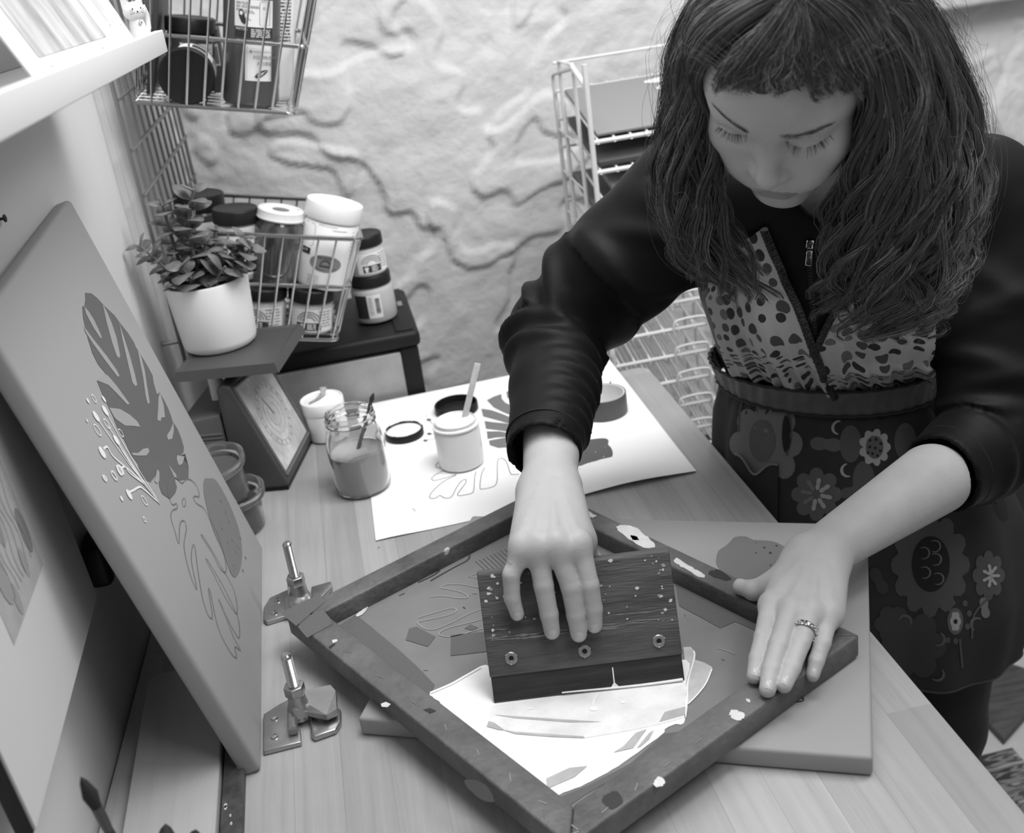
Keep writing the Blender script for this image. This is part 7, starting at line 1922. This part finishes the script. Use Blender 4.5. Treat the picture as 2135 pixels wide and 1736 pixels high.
def drape(name, left, right, rows, cols, off, gather, mats, uvscale=46, flip=1):
    P = np.zeros((cols+1, rows+1, 3)); Nn = np.zeros_like(P); UV = np.zeros((cols+1, rows+1, 2))
    last = None
    for j in range(rows+1):
        t = j/rows; a = lerp_poly(left, t); c = lerp_poly(right, t)
        prev = None
        for i in range(cols+1):
            u = i/cols; q = a*(1-u)+c*u
            q = q+np.array((0, 14*math.sin(PI*u)))*t**3
            h = cast(JB, q[0], q[1], 0.0)
            if h is None or (prev is not None and (h[0]-prev[0]).dot(CF) > 0.05):
                h = prev if prev is not None else (PD(q[0], q[1], 1.35), -CF)
                h = (PD(q[0], q[1], (h[0]-CAM).dot(CF)), h[1])
            prev = h
            P[i, j] = h[0]; Nn[i, j] = h[1]
    # ease the drape so that it bridges hollows, then add gathers
    for _ in range(6):
        D = (P-CAM) @ CF
        D2 = D.copy(); D2[1:-1, 1:-1] = np.minimum(D[1:-1, 1:-1], (D[:-2, 1:-1]+D[2:, 1:-1]+D[1:-1, :-2]+D[1:-1, 2:])/4)
        P = CAM+(P-CAM)*(D2/D)[..., None]
    for _ in range(3):
        Nn[1:-1, 1:-1] = (Nn[:-2, 1:-1]+Nn[2:, 1:-1]+Nn[1:-1, :-2]+Nn[1:-1, 2:])/4
    Nn /= np.linalg.norm(Nn, axis=2)[..., None]+1e-9
    for i in range(cols+1):
        for j in range(rows+1):
            u, t = i/cols, j/rows
            g = gather(u, t)
            P[i, j] += Nn[i, j]*(off+g)
    du = np.concatenate([[0], np.cumsum(np.linalg.norm(np.diff(P[:, rows//2], axis=0), axis=1))]); dv = np.concatenate([[0], np.cumsum(np.linalg.norm(np.diff(P[cols//2], axis=0), axis=1))])
    UV[..., 0] = du[:, None]*uvscale; UV[..., 1] = dv[None, :]*uvscale+flip*7.3
    # gathers pull the print together towards the band
    for j in range(rows+1):
        t = j/rows
        UV[:, j, 0] += np.array([0.22*math.sin(i/cols*58+flip)*t**4 for i in range(cols+1)]); UV[:, j, 1] += 1.0*t**5*np.array([1+0.5*math.sin(i/cols*31) for i in range(cols+1)])
    return grid_mesh(name, P, Nn, mats, pr_, UV), P, Nn
rlace = [(1592, 470), (1612, 515), (1634, 560), (1662, 630), (1686, 700), (1706, 752), (1738, 810)]
rout = [(1474, 540), (1478, 590), (1487, 640), (1502, 690), (1522, 735), (1536, 766)]
llace = [(1785, 540), (1762, 590), (1740, 640), (1714, 690), (1698, 722), (1712, 768), (1740, 812)]
lout = [(1925, 560), (1940, 630), (1946, 700), (1944, 750), (1940, 804)]
gth = lambda s_: (lambda u, t: 0.0030*math.sin(u*34+s_)*t**2.2+0.0018*math.sin(u*61+2*s_)*t**4+0.0030*math.sin(u*13+s_)*t+0.002*math.sin(t*9+u*5))
_, PLb, NLb = drape('apron_bodice', llace, lout, 34, 70, 0.0055, gth(1.3), m_dots, flip=2)
_, PRb, NRb = drape('apron_bodice', rout, rlace, 34, 70, 0.0085, gth(0.4), m_dots, flip=1)
for P, Nn, e_, r_ in ((PLb, NLb, 0, 0.0046), (PRb, NRb, -1, 0.0050)):
    P2 = P[e_]+Nn[e_]*0.0012; b = MB(); n = len(P2)
    Pf = smoothpath(P2, 5); rr = r_*(0.82+0.18*np.abs(np.sin(np.arange(len(Pf))*0.9)))
    b.tube(Pf, rr, 10); part(b, 'crochet_trim', m_lace, pr_, local=False)
# waist band and skirt as rings round the hips
def ringpt(z, th, grow):
    cx, cy, a, b_, an = slices(z); an = math.radians(an)
    u, v = (a+grow)*math.cos(th), (b_+grow)*math.sin(th)
    return np.array((cx+u*math.cos(an)-v*math.sin(an), cy+u*math.sin(an)+v*math.cos(an), z))
def px_of(p):
    v = np.asarray(p)-CAM; z = v @ CF; return IW/2+FPX*(v @ CR)/z, IH/2-FPX*(v @ CU)/z
def lowest(z): return max(px_of(ringpt(z-0.008*math.cos(t), t, 0.018))[1] for t in np.linspace(-PI, 0, 40))
zz_ = np.linspace(T-0.05, T+0.2, 120); ly = np.array([lowest(z) for z in zz_])
zt_front = float(np.interp(-818, -ly, zz_)); zb_front = float(np.interp(-868, -ly, zz_))
print('waist band z', zt_front-T, zb_front-T)
NTH = 220
def ringgrid(zs, grow, fold):
    P = np.zeros((NTH+1, len(zs), 3)); Nn = np.zeros_like(P)
    for i in range(NTH+1):
        th = 2*PI*i/NTH
        for j, z in enumerate(zs):
            c0 = np.array((*slices(z)[:2], z)); p = ringpt(z, th, 0); n = p-c0; n /= np.linalg.norm(n)
            P[i, j] = ringpt(z+0.008*math.cos(th)*-1.0, th, grow(j/(len(zs)-1)))+n*fold(th, j/(len(zs)-1)); Nn[i, j] = n
    return P, Nn
zs = np.linspace(zt_front, zb_front, 10)
P, Nn = ringgrid(zs, lambda t: 0.018, lambda th, t: 0.0016*math.sin(th*21+t*2)*math.sin(PI*t)+0.0012*math.sin(th*47))
grid_mesh('waistband', P, Nn, m_band, pr_)
for j in (0, -1):
    b = MB(); b.tube(P[:-1, j]+Nn[:-1, j]*0.0008, 0.0022, 6, closed=True); part(b, 'band_piping', mat('dark_piping', 0.03, rough=0.7), pr_, local=False)
zs = np.concatenate([np.linspace(zb_front+0.002, zb_front-0.05, 16), np.linspace(zb_front-0.06, T-0.275, 26)])
def sfold(th, t):
    return 0.0030*math.sin(th*33+0.7)*math.exp(-t*9)+0.0022*math.sin(th*57)*math.exp(-t*14)+(0.0045*math.sin(th*13+1.0)+0.003*math.sin(th*8+t*2))*min(1, t*3)*0.8-0.012*math.exp(-t*16)
P, Nn = ringgrid(zs, lambda t: 0.016+0.012*min(1, t*2.2)-0.012*max(0, (t-0.72)/0.28)**2, sfold)
skirt = grid_mesh('apron_skirt', P, Nn, m_floral, pr_)
hem = P[:-1, -1]
b = MB(); b.tube(hem, 0.0018, 6, closed=True); part(b, 'hem', mat('dark_hem', 0.05, rough=0.8), skirt, local=False)
nvS = P.shape[1]
SB = BVHTree.FromPolygons([tuple(p) for p in P.reshape(-1, 3)], [(i*nvS+j, (i+1)*nvS+j, (i+1)*nvS+j+1, i*nvS+j+1) for i in range(NTH) for j in range(nvS-1)])
pb_ = MB()
def blobpx(cx, cy, rad, mi, off, rx=1.0, ry=1.0, rot=0.0, n=48, rings=5, inner=0.0):
    """a star-shaped printed motif: rad(angle) in picture pixels, laid on the skirt"""
    vs = []; ok = True
    ts = np.linspace(0, 2*PI, n, endpoint=False)
    for k in range(rings+1):
        f = inner+(1-inner)*k/rings
        for t in ts:
            r_ = rad(t)*f; x, y = r_*math.cos(t)*rx, r_*math.sin(t)*ry
            h = cast(SB, cx+x*math.cos(rot)-y*math.sin(rot), cy+x*math.sin(rot)+y*math.cos(rot), off)
            if h is None: vs.append(None)
            else: vs.append(h[0])
    fs = []
    for k in range(rings):
        for i in range(n):
            q = (k*n+i, k*n+(i+1) % n, (k+1)*n+(i+1) % n, (k+1)*n+i)
            if any(vs[j] is None for j in q): continue
            dd = [(vs[j]-CAM).dot(CF) for j in q]
            if max(dd)-min(dd) > 0.03: continue
            fs.append(q)
    pb_.add([v if v is not None else (0, 0, -1) for v in vs], fs, mi)
flw = lambda R, n, d: (lambda t: R*(1-d+d*abs(math.cos(n*t/2))**0.7))
cst = lambda R: (lambda t: R)
leafr = lambda R: (lambda t: R*(0.35+0.65*abs(math.cos(t))**2.2))
O1, O2, O3, O4 = 0.0010, 0.0015, 0.0020, 0.0025
blobpx(1823, 932, flw(38, 9, 0.28), 3, O2, 0.9, 1.05); blobpx(1823, 932, cst(22), 1, O3, 0.85, 1.1)
for q in ((1813, 918), (1826, 916), (1836, 925), (1812, 932), (1824, 934), (1835, 940), (1818, 946), (1829, 950), (1808, 944)): blobpx(q[0], q[1], cst(3.2), 0, O4, n=10, rings=1)
blobpx(1703, 1030, flw(56, 8, 0.24), 1, O1, 0.95, 1.0); 
for k in range(8):
    a = 2*PI*k/8+0.2; blobpx(1703+21*math.cos(a), 1030+22*math.sin(a), leafr(13), 3 if k in (0, 1, 7, 6, 2) else 2, O3, 1, 0.8, a, 20, 2)
blobpx(1598, 925, flw(80, 8, 0.22), 2, O1, 0.95, 1.15); blobpx(1590, 918, cst(34), 1, O2, 0.8, 1.3); blobpx(1640, 905, cst(18), 0, O2, 0.5, 2.2)
blobpx(1939, 1177, flw(92, 12, 0.18), 4, O1, 0.9, 1.2); blobpx(1940, 1175, cst(46), 0, O2, 0.85, 1.25)
def ring_arc(cx, cy, r0, r1, a0, a1, mi, off, rx=1.0, ry=1.0, n=18):
    vs = []; 
    for k in range(n+1):
        t = a0+(a1-a0)*k/n; w_ = math.sin(PI*k/n)
        for r_ in (r0+(r1-r0)*0.5*(1-w_), r1-(r1-r0)*0.5*(1-w_)*0.2):
            h = cast(SB, cx+r_*math.cos(t)*rx, cy+r_*math.sin(t)*ry, off)
            if h is None: return
            vs.append(h[0])
    pb_.add(vs, [(2*i, 2*i+2, 2*i+3, 2*i+1) for i in range(n)], mi)
for q in ((1926, 1152), (1950, 1165), (1928, 1192), (1955, 1205), (1948, 1138)): ring_arc(q[0], q[1], 10, 13, -2.2, 2.0, 2, O3)
blobpx(2060, 1199, flw(42, 8, 0.22), 4, O1, 0.8, 1.25)
for k in range(7):
    a = 2*PI*k/7; blobpx(2064+9*math.cos(a), 1199+15*math.sin(a), leafr(10), 3, O3, 1, 0.75, a, 16, 2)
blobpx(1991, 1294, cst(17), 1, O1, 0.95, 1.65); blobpx(1991, 1294, flw(13, 6, 0.2), 3, O2, 0.85, 1.65); blobpx(1991, 1294, cst(4), 0, O3, 1, 1.3, n=12, rings=1)
for q in ((1986, 1256), (2011, 1257), (2020, 1278), (2016, 1305), (1976, 1333), (1992, 1335)): blobpx(q[0], q[1], cst(6), 4, O1, 0.9, 1.1, n=14, rings=1)
blobpx(1905, 1345, flw(72, 6, 0.25), 5, O1, 0.95, 1.0)
blobpx(1862, 1300, flw(40, 6, 0.2), 5, O1)
for (x, y, R, rot, mi) in ((1723, 926, 34, 0.1, 1), (1776, 1023, 26, -0.35, 4), (2052, 1266, 22, 1.4, 2), (1850, 1060, 26, 0.5, 4), (1832, 1210, 30, 1.1, 5), (1885, 1430, 18, 1.9, 4)): blobpx(x, y, leafr(R), mi, O1, 1, 0.9, rot, 30, 3)
for (x, y) in ((1773, 925), (1887, 920), (1800, 1000)): blobpx(x, y, cst(30), 4, O1, 0.75, 1.3)
for (x, y, a0) in ((1748, 891, 1.6), (1767, 980, 1.2), (1957, 1331, -1.3), (1955, 1404, -0.9), (1887, 1294, 3.4), (2035, 1300, 2.0)): ring_arc(x, y, 9, 15, a0, a0+3.4, 3 if y < 1000 else 1, O2)
for L in ([(1560, 760), (1545, 850), (1540, 900)], [(2065, 1240), (2030, 1280), (2025, 1330)], [(2000, 1330), (2005, 1390)], [(1640, 820), (1650, 900), (1640, 950)]):
    hs = [cast(SB, x, y, O2) for x, y in smoothpath(L, 6)]; hs = [h for h in hs if h]
    if len(hs) > 3: pb_.ribbon(np.array([h[0] for h in hs]), 0.0030, np.array([h[1] for h in hs]), 4)
part(pb_, 'flower_print', [mat('print_black', 0.016, rough=0.8), mat('print_grey', 0.11, rough=0.8), mat('print_mid', 0.17, rough=0.8), mat('print_pale', 0.36, rough=0.8), mat('print_dim', 0.085, rough=0.8), mat('print_dark', 0.050, rough=0.8)], skirt, local=False, ang=180)
# pocket with a wavy top edge
pk_ = [[(1537, 945), (1540, 1000), (1548, 1075)], [(1625, 968), (1625, 1020), (1625, 1090)]]
PP_ = np.zeros((15, 9, 3)); NN_ = np.zeros_like(PP_); okk = True
for i in range(15):
    for j in range(9):
        u, t = i/14, j/8; a = lerp_poly(pk_[0], t); c = lerp_poly(pk_[1], t); q = a*(1-u)+c*u+np.array((0, (22*math.sin(PI*u)-8*math.sin(3*PI*u))*(1-t)))
        h = cast(SB, q[0], q[1], 0.004+0.004*(1-t)*math.sin(PI*u))
        if h is None: h = prevh
        prevh = h; PP_[i, j], NN_[i, j] = h
pocket = grid_mesh('pocket', PP_, NN_, m_floral, skirt)
b = MB(); b.tube(PP_[:, 0]+NN_[:, 0]*0.001, 0.0016, 6); part(b, 'pocket_edge', mat('pale_pocket_edge', 0.20, rough=0.8), skirt, local=False)
# strap round the neck is under the hair; ring on the left hand
rc = Lmcp[2]*0.42+Lf3[2][0]*0.58; ra = Lf3[2][0]-Lmcp[2]; ra /= np.linalg.norm(ra)
Mr, _ = up(rc, rc+ra)
b = MB(); ri, ro = 0.0101, 0.0113
b.lathe([(ri, -0.0024), (ro, -0.0026), (ro+0.0004, 0), (ro, 0.0026), (ri, 0.0024)], 36, 0, Mr); b.f = b.f[:-2]; b.m = b.m[:-2]
for k in range(26):
    a = 2*PI*k/26; b.ell(((ro+0.0004)*math.cos(a), (ro+0.0004)*math.sin(a), 0.0009*(-1)**k), (0.0011, 0.0011, 0.0012), 0, Mr, 8, 6)
part(b, 'finger_ring', mat('chrome_metal', 0.6, rough=0.15, metal=1.0), pr_, local=False)
# ------------------------------------------------------------------ brows, lashes and hair
HBt = bvh_of(hv, hf)
m_hair = mat('brown_hair', 0.10, rough=0.32, spec=0.8, var=0.45, vscale=30)
m_hair_dark = mat('dark_hair_core', 0.022, rough=0.45, spec=0.5)
def hairs_mesh(name, strands, radii, mat_, root, n=3, label=None):
    """strands: (k, m, 3); radii: (k, m)"""
    S = np.asarray(strands, float); k, m_, _ = S.shape; R = np.asarray(radii, float)
    tg = np.gradient(S, axis=1); tg /= np.linalg.norm(tg, axis=2)[..., None]+1e-12
    a = np.cross(tg, np.array([0.31, 0.17, 0.94])); a /= np.linalg.norm(a, axis=2)[..., None]+1e-9; b_ = np.cross(tg, a)
    ang = np.arange(n)*2*PI/n
    Vv = S[:, :, None, :]+R[:, :, None, None]*(np.cos(ang)[None, None, :, None]*a[:, :, None, :]+np.sin(ang)[None, None, :, None]*b_[:, :, None, :])
    base = (np.arange(k)[:, None, None]*m_*n+np.arange(m_-1)[None, :, None]*n+np.arange(n)[None, None, :])
    nx_ = (np.arange(k)[:, None, None]*m_*n+np.arange(m_-1)[None, :, None]*n+((np.arange(n)+1) % n)[None, None, :])
    F = np.stack([base, nx_, nx_+n, base+n], -1).reshape(-1, 4)
    return mesh_obj(name, [(Vv.reshape(-1, 3), F, 0)], [mat_], root, label)
m_brow = mat('brow_hair', 0.06, rough=0.5)
def face_hairs(name, line, k, lf, rad, spread, m_=6, m_b=None):
    st = []; rd = []
    for i in range(k):
        t = RNG.random(); q = lerp_poly(line, t); sp = spread(t)
        q = q+np.array((RNG.normal(0, 0.6), RNG.uniform(-1, 1)*sp))
        h = cast(HBt, q[0], q[1], 0.0003)
        if h is None: continue
        d = lf(t, h)
        P = [h[0]+d(s_) for s_ in np.linspace(0, 1, m_)]
        st.append(P); rd.append(np.linspace(rad, rad*0.25, m_))
    return hairs_mesh(name, st, rd, m_b or m_hair_dark, pr_)
def browdir(sgn):
    def lf(t, h):
        n = h[1]; d = CR*sgn+CU*(0.45-0.25*t); d = d-n*d.dot(n); d /= np.linalg.norm(d); L_ = RNG.uniform(0.005, 0.009)
        return lambda s_: d*L_*s_+n*(0.0004+0.0012*s_*(1-s_))
    return lf
face_hairs('eyebrow', [(1563, 276), (1545, 266), (1525, 253), (1507, 238), (1493, 223)], 95, browdir(-1), 0.00014, lambda t: 3.6*(1-0.6*t), m_b=m_brow)
face_hairs('eyebrow', [(1624, 284), (1655, 283), (1685, 275), (1712, 265), (1736, 256)], 120, browdir(1), 0.00014, lambda t: 4.6*(1-0.55*t), m_b=m_brow)
def lash(sgn, c):
    def lf(t, h):
        n = h[1]; side = (t-0.45)*1.5*sgn; d = CR*side-CU*1.0+n*0.55; d /= np.linalg.norm(d); L_ = RNG.uniform(0.0045, 0.0068)*(0.6+0.6*math.sin(PI*min(1, t*1.05)))
        return lambda s_: d*L_*s_-CU*0.0006*s_+n*(0.0022*s_*s_)
    return lf
lashR = [(1560, 279), (1546, 281), (1533, 280), (1520, 277), (1509, 271), (1499, 263)]
lashL = [(1637, 291), (1650, 301), (1664, 307), (1677, 308), (1694, 304), (1712, 294), (1730, 281)]
face_hairs('eyelashes', lashR, 42, lash(-1, 0), 0.00022, lambda t: 0.7)
face_hairs('eyelashes', lashL, 54, lash(1, 0), 0.00022, lambda t: 0.7)
# scalp under the hair
def scalp():
    F = Field((-0.10, -0.22, -0.10), (0.10, 0.03, 0.15), 0.004)
    d = F.ell((0, -0.088, 0.036), (0.0785, 0.105, 0.0975)); d = smin(d, F.ell((0, -0.050, 0.024), (0.066, 0.058, 0.073)), 0.02)
    line = 0.072-1.25*np.maximum(0, -0.026-F.Y)-2.2*np.maximum(0, np.abs(F.X)-0.052)*0-0.0
    d = np.maximum(d, (line-F.Z)*0.75); d = np.maximum(d, -0.085-F.Z)
    v, f = F.mesh(d); v = relax(v, f, 2, .5)
    return HW(v), f[:, ::-1]
sv, sf = scalp()
hair = empty_hair = None
G_L = [[(1648, 12, .905), (1600, 40, .92), (1550, 90, .95), (1510, 150, .99), (1496, 215, 1.03), (1488, 300, 1.06), (1492, 400, 1.08), (1530, 500, 1.10), (1590, 580, 1.13), (1625, 630, 1.15)],
       [(1646, 2, .905), (1580, 22, .92), (1520, 70, .955), (1478, 140, 1.0), (1462, 220, 1.03), (1458, 320, 1.06), (1462, 430, 1.08), (1490, 520, 1.10), (1545, 590, 1.13), (1560, 640, 1.15)],
       [(1644, -12, .905), (1560, 0, .92), (1490, 50, .96), (1450, 120, 1.0), (1436, 210, 1.03), (1430, 320, 1.06), (1434, 430, 1.08), (1450, 520, 1.10), (1500, 580, 1.12), (1520, 620, 1.14)],
       [(1642, -30, .91), (1545, -25, .93), (1470, 20, .98), (1428, 100, 1.02), (1418, 200, 1.05), (1408, 310, 1.08), (1412, 420, 1.09), (1430, 500, 1.10), (1460, 560, 1.12), (1475, 600, 1.13)],
       [(1640, -60, .93), (1530, -55, .97), (1452, 0, 1.02), (1414, 90, 1.06), (1404, 190, 1.09), (1392, 300, 1.11), (1394, 400, 1.12), (1416, 480, 1.12), (1438, 540, 1.13), (1446, 580, 1.14)]]
G_R = [[(1656, 12, .905), (1700, 45, .915), (1755, 110, .93), (1795, 190, .96), (1800, 280, .99), (1782, 380, 1.03), (1758, 470, 1.06), (1752, 550, 1.09), (1740, 600, 1.11), (1715, 640, 1.13)],
       [(1658, 2, .905), (1730, 25, .91), (1805, 95, .92), (1850, 190, .945), (1850, 300, .97), (1830, 410, 1.01), (1812, 510, 1.05), (1830, 590, 1.08), (1800, 650, 1.11), (1770, 690, 1.13)],
       [(1660, -12, .905), (1765, 5, .915), (1850, 70, .925), (1900, 180, .95), (1905, 310, .98), (1885, 430, 1.02), (1870, 540, 1.06), (1870, 620, 1.09), (1845, 670, 1.12), (1810, 705, 1.14)],
       [(1662, -30, .91), (1800, -15, .925), (1890, 45, .95), (1945, 160, .98), (1962, 300, 1.01), (1945, 440, 1.04), (1925, 550, 1.08), (1915, 630, 1.11), (1885, 680, 1.13), (1860, 708, 1.15)],
       [(1664, -55, .93), (1820, -40, .95), (1915, 20, .99), (1975, 140, 1.03), (2005, 280, 1.06), (1998, 430, 1.09), (1975, 540, 1.12), (1955, 620, 1.14), (1930, 670, 1.16), (1905, 690, 1.17)],
       [(1666, -80, .96), (1840, -70, .99), (1930, 0, 1.04), (1990, 120, 1.09), (2035, 260, 1.13), (2040, 390, 1.15), (2010, 500, 1.17), (1985, 570, 1.18), (1960, 610, 1.19), (1950, 640, 1.2)]]
HIN = (HB.T)
def to_guides(G, m_=34):
    return np.array([smoothpath([PD(*q) for q in g], 12)[np.linspace(0, (len(g)-1)*12, m_).astype(int)] for g in G])
def pushout(S, lift=0.006):
    q = (S-HO) @ HB
    for c, r in (((0, -0.088, 0.036), (0.0735, 0.100, 0.092)), ((0, -0.050, 0.020), (0.064, 0.056, 0.072)), ((0, -0.048, -0.048), (0.056, 0.054, 0.062))):
        c = np.array(c); rr = np.array(r)+lift; d = q-c; k = np.sqrt(((d/rr)**2).sum(-1)); k = np.maximum(k, 1e-6)
        q = np.where((k < 1)[..., None], c+d/k[..., None], q)
    return HO+q @ HB.T
def clumps(G, n_cl, per, m_=34, thick=0.022, wav=0.011, seed=1, rc=0.0036, urange=None):
    rg = np.random.default_rng(seed); g = to_guides(G, m_); ng = len(g)
    t = np.linspace(0, 1, m_)
    cores = []; crad = []; st = []; sr = []
    for c in range(n_cl):
        u = rg.uniform(0, ng-1) if urange is None else rg.uniform(*urange)*(ng-1); i = min(int(u), ng-2); f = u-i
        P = g[i]*(1-f)+g[i+1]*f
        end = rg.uniform(0.80, 1.0) if n_cl > 70 else rg.uniform(0.62, 1.0); tt = t*end
        P = np.stack([np.interp(tt, t, P[:, k]) for k in range(3)], 1)
        dep = rg.uniform(-0.25, 1)*thick
        P = P+CF*dep*np.clip(t*3, 0.15, 1)[:, None]
        ph = u*4.4+rg.normal(0, 0.7); fr = rg.uniform(2.5, 3.3); am = wav*rg.uniform(0.5, 1.4)
        env = np.clip((t-0.22)/0.45, 0, 1)**1.2
        P = P+CR*(am*np.sin(2*PI*fr*t**1.15+ph)*env)[:, None]+CF*(am*0.7*np.cos(2*PI*fr*t**1.15+ph)*env)[:, None]+(CR*rg.normal(0, .004)+CU*rg.normal(0, .004))*env[:, None]
        P = pushout(P, 0.0085)
        cores.append(P); r0 = rc*rg.uniform(0.7, 1.25); crad.append(r0*np.clip(np.minimum(t*6+0.35, 1), 0, 1)*(1-0.85*t**3))
        for q in range(per):
            a = rg.uniform(0, 2*PI); rr = r0*rg.uniform(0.8, 2.3)
            w_ = (rr*np.cos(a+2.5*t+rg.uniform(-.4, .4)))[:, None]*CR+(rr*np.sin(a+2.5*t))[:, None]*(CU*0.4-CF*0.9)
            fz = CR*(rg.normal(0, 0.0022)*np.sin(2*PI*rg.uniform(1, 3)*t+rg.uniform(0, 6))*env)[:, None]+CU*(rg.normal(0, 0.002)*np.sin(2*PI*rg.uniform(1, 3)*t)*env)[:, None]
            S_ = pushout(P+w_*(1-0.55*t[:, None]**2)+fz, 0.0095); st.append(S_); sr.append(rg.uniform(0.00018, 0.00034)*(1-0.6*t**4))
    return cores, crad, st, sr
allc, allr, alls, allsr = [], [], [], []
G_T = [[(1650, 8, .903), (1600, 40, .915), (1545, 90, .94), (1505, 140, .97), (1488, 165, .99)], [(1651, 10, .903), (1620, 60, .908), (1580, 115, .922), (1550, 155, .935), (1535, 172, .94)], [(1652, 12, .903), (1640, 70, .905), (1622, 125, .912), (1608, 165, .92), (1602, 182, .93)],
       [(1654, 12, .903), (1662, 70, .905), (1668, 125, .912), (1675, 165, .92), (1680, 182, .93)], [(1656, 10, .903), (1690, 60, .908), (1720, 115, .92), (1745, 160, .932), (1756, 180, .94)], [(1658, 8, .903), (1715, 45, .91), (1765, 105, .928), (1800, 165, .95), (1815, 200, .965)]]
for args in ((G_L, 105, 20, 34, 0.028, 0.010, 3), (G_R, 180, 20, 34, 0.034, 0.015, 5), (G_T, 60, 20, 34, 0.0, 0.0015, 8)):
    a, b_, c_, d_ = clumps(*args[:2], args[2], args[3], args[4], args[5], args[6]); allc += a; allr += b_; alls += c_; allsr += d_
m_hair_mid = mat('highlight_hair', 0.24, rough=0.34, spec=0.8, var=0.3, vscale=30)  # lighter strand colour, puts highlights into the hair
alls, allsr = np.array(alls), np.array(allsr); pick = RNG.random(len(alls)); grp = np.repeat(RNG.random(len(alls)//20), 20); lightm = pick*0.5+grp*0.5 > 0.66
hair = hairs_mesh('hair', alls[~lightm], allsr[~lightm], m_hair, pr_, 3)
hairs_mesh('highlight_strands', alls[lightm], allsr[lightm], m_hair_mid, hair, 3, 'hair strands coloured lighter as highlights')
hairs_mesh('hair_lock', allc, allr, m_hair_dark, hair, 7)
mesh_obj('hair_roots', [(sv, sf, 0)], [m_hair_dark], hair)
# loose single hairs
fl = []; fr_ = []; rg = np.random.default_rng(9)
gl, gr_ = to_guides(G_L), to_guides(G_R)
t = np.linspace(0, 1, 34)
for k in range(260):
    g = gl if rg.random() < 0.40 else gr_
    P = g[rg.integers(0, len(g))] if rg.random() < .55 else g[-1]
    s0 = rg.uniform(0.05, 0.6); s1 = min(1, s0+rg.uniform(0.12, 0.4)); tt = s0+(s1-s0)*t
    P = np.stack([np.interp(tt, t, P[:, i]) for i in range(3)], 1)
    am = rg.uniform(0.006, 0.030); ph = rg.uniform(0, 6.28)
    sg = (-1 if g is gl else 1)
    P = P+CR*(sg*am*np.sin(PI*t)*rg.uniform(0.2, 1.2))[:, None]+CU*(am*np.sin(2*PI*t*rg.uniform(.5, 1.5)+ph)*t*0.8)[:, None]-CF*(rg.uniform(0, 0.03)*t)[:, None]
    fl.append(pushout(P, 0.010)); fr_.append(np.full(34, rg.uniform(0.00010, 0.00018)))
for k in range(120):                                             # short hairs along the forehead hairline
    x = rg.uniform(1500, 1790); y0 = 178-14*math.sin((x-1500)/290*PI)+rg.normal(0, 6)
    h = cast(HBt, x, y0, 0.001)
    if h is None: continue
    up_ = CU-h[1]*CU.dot(h[1]); up_ /= np.linalg.norm(up_); sd = np.cross(up_, h[1]); L_ = rg.uniform(0.015, 0.04); sw = (1 if x > 1650 else -1)*rg.uniform(0.2, 0.9)
    fl.append(pushout(np.array([h[0]+up_*L_*s_+sd*0+CR*sw*L_*s_*s_+h[1]*0.006*math.sin(PI*s_*0.5) for s_ in t]), 0.003)); fr_.append(0.00022*(1-0.7*t))
hairs_mesh('loose_hair', fl, fr_, m_hair, hair, 3)
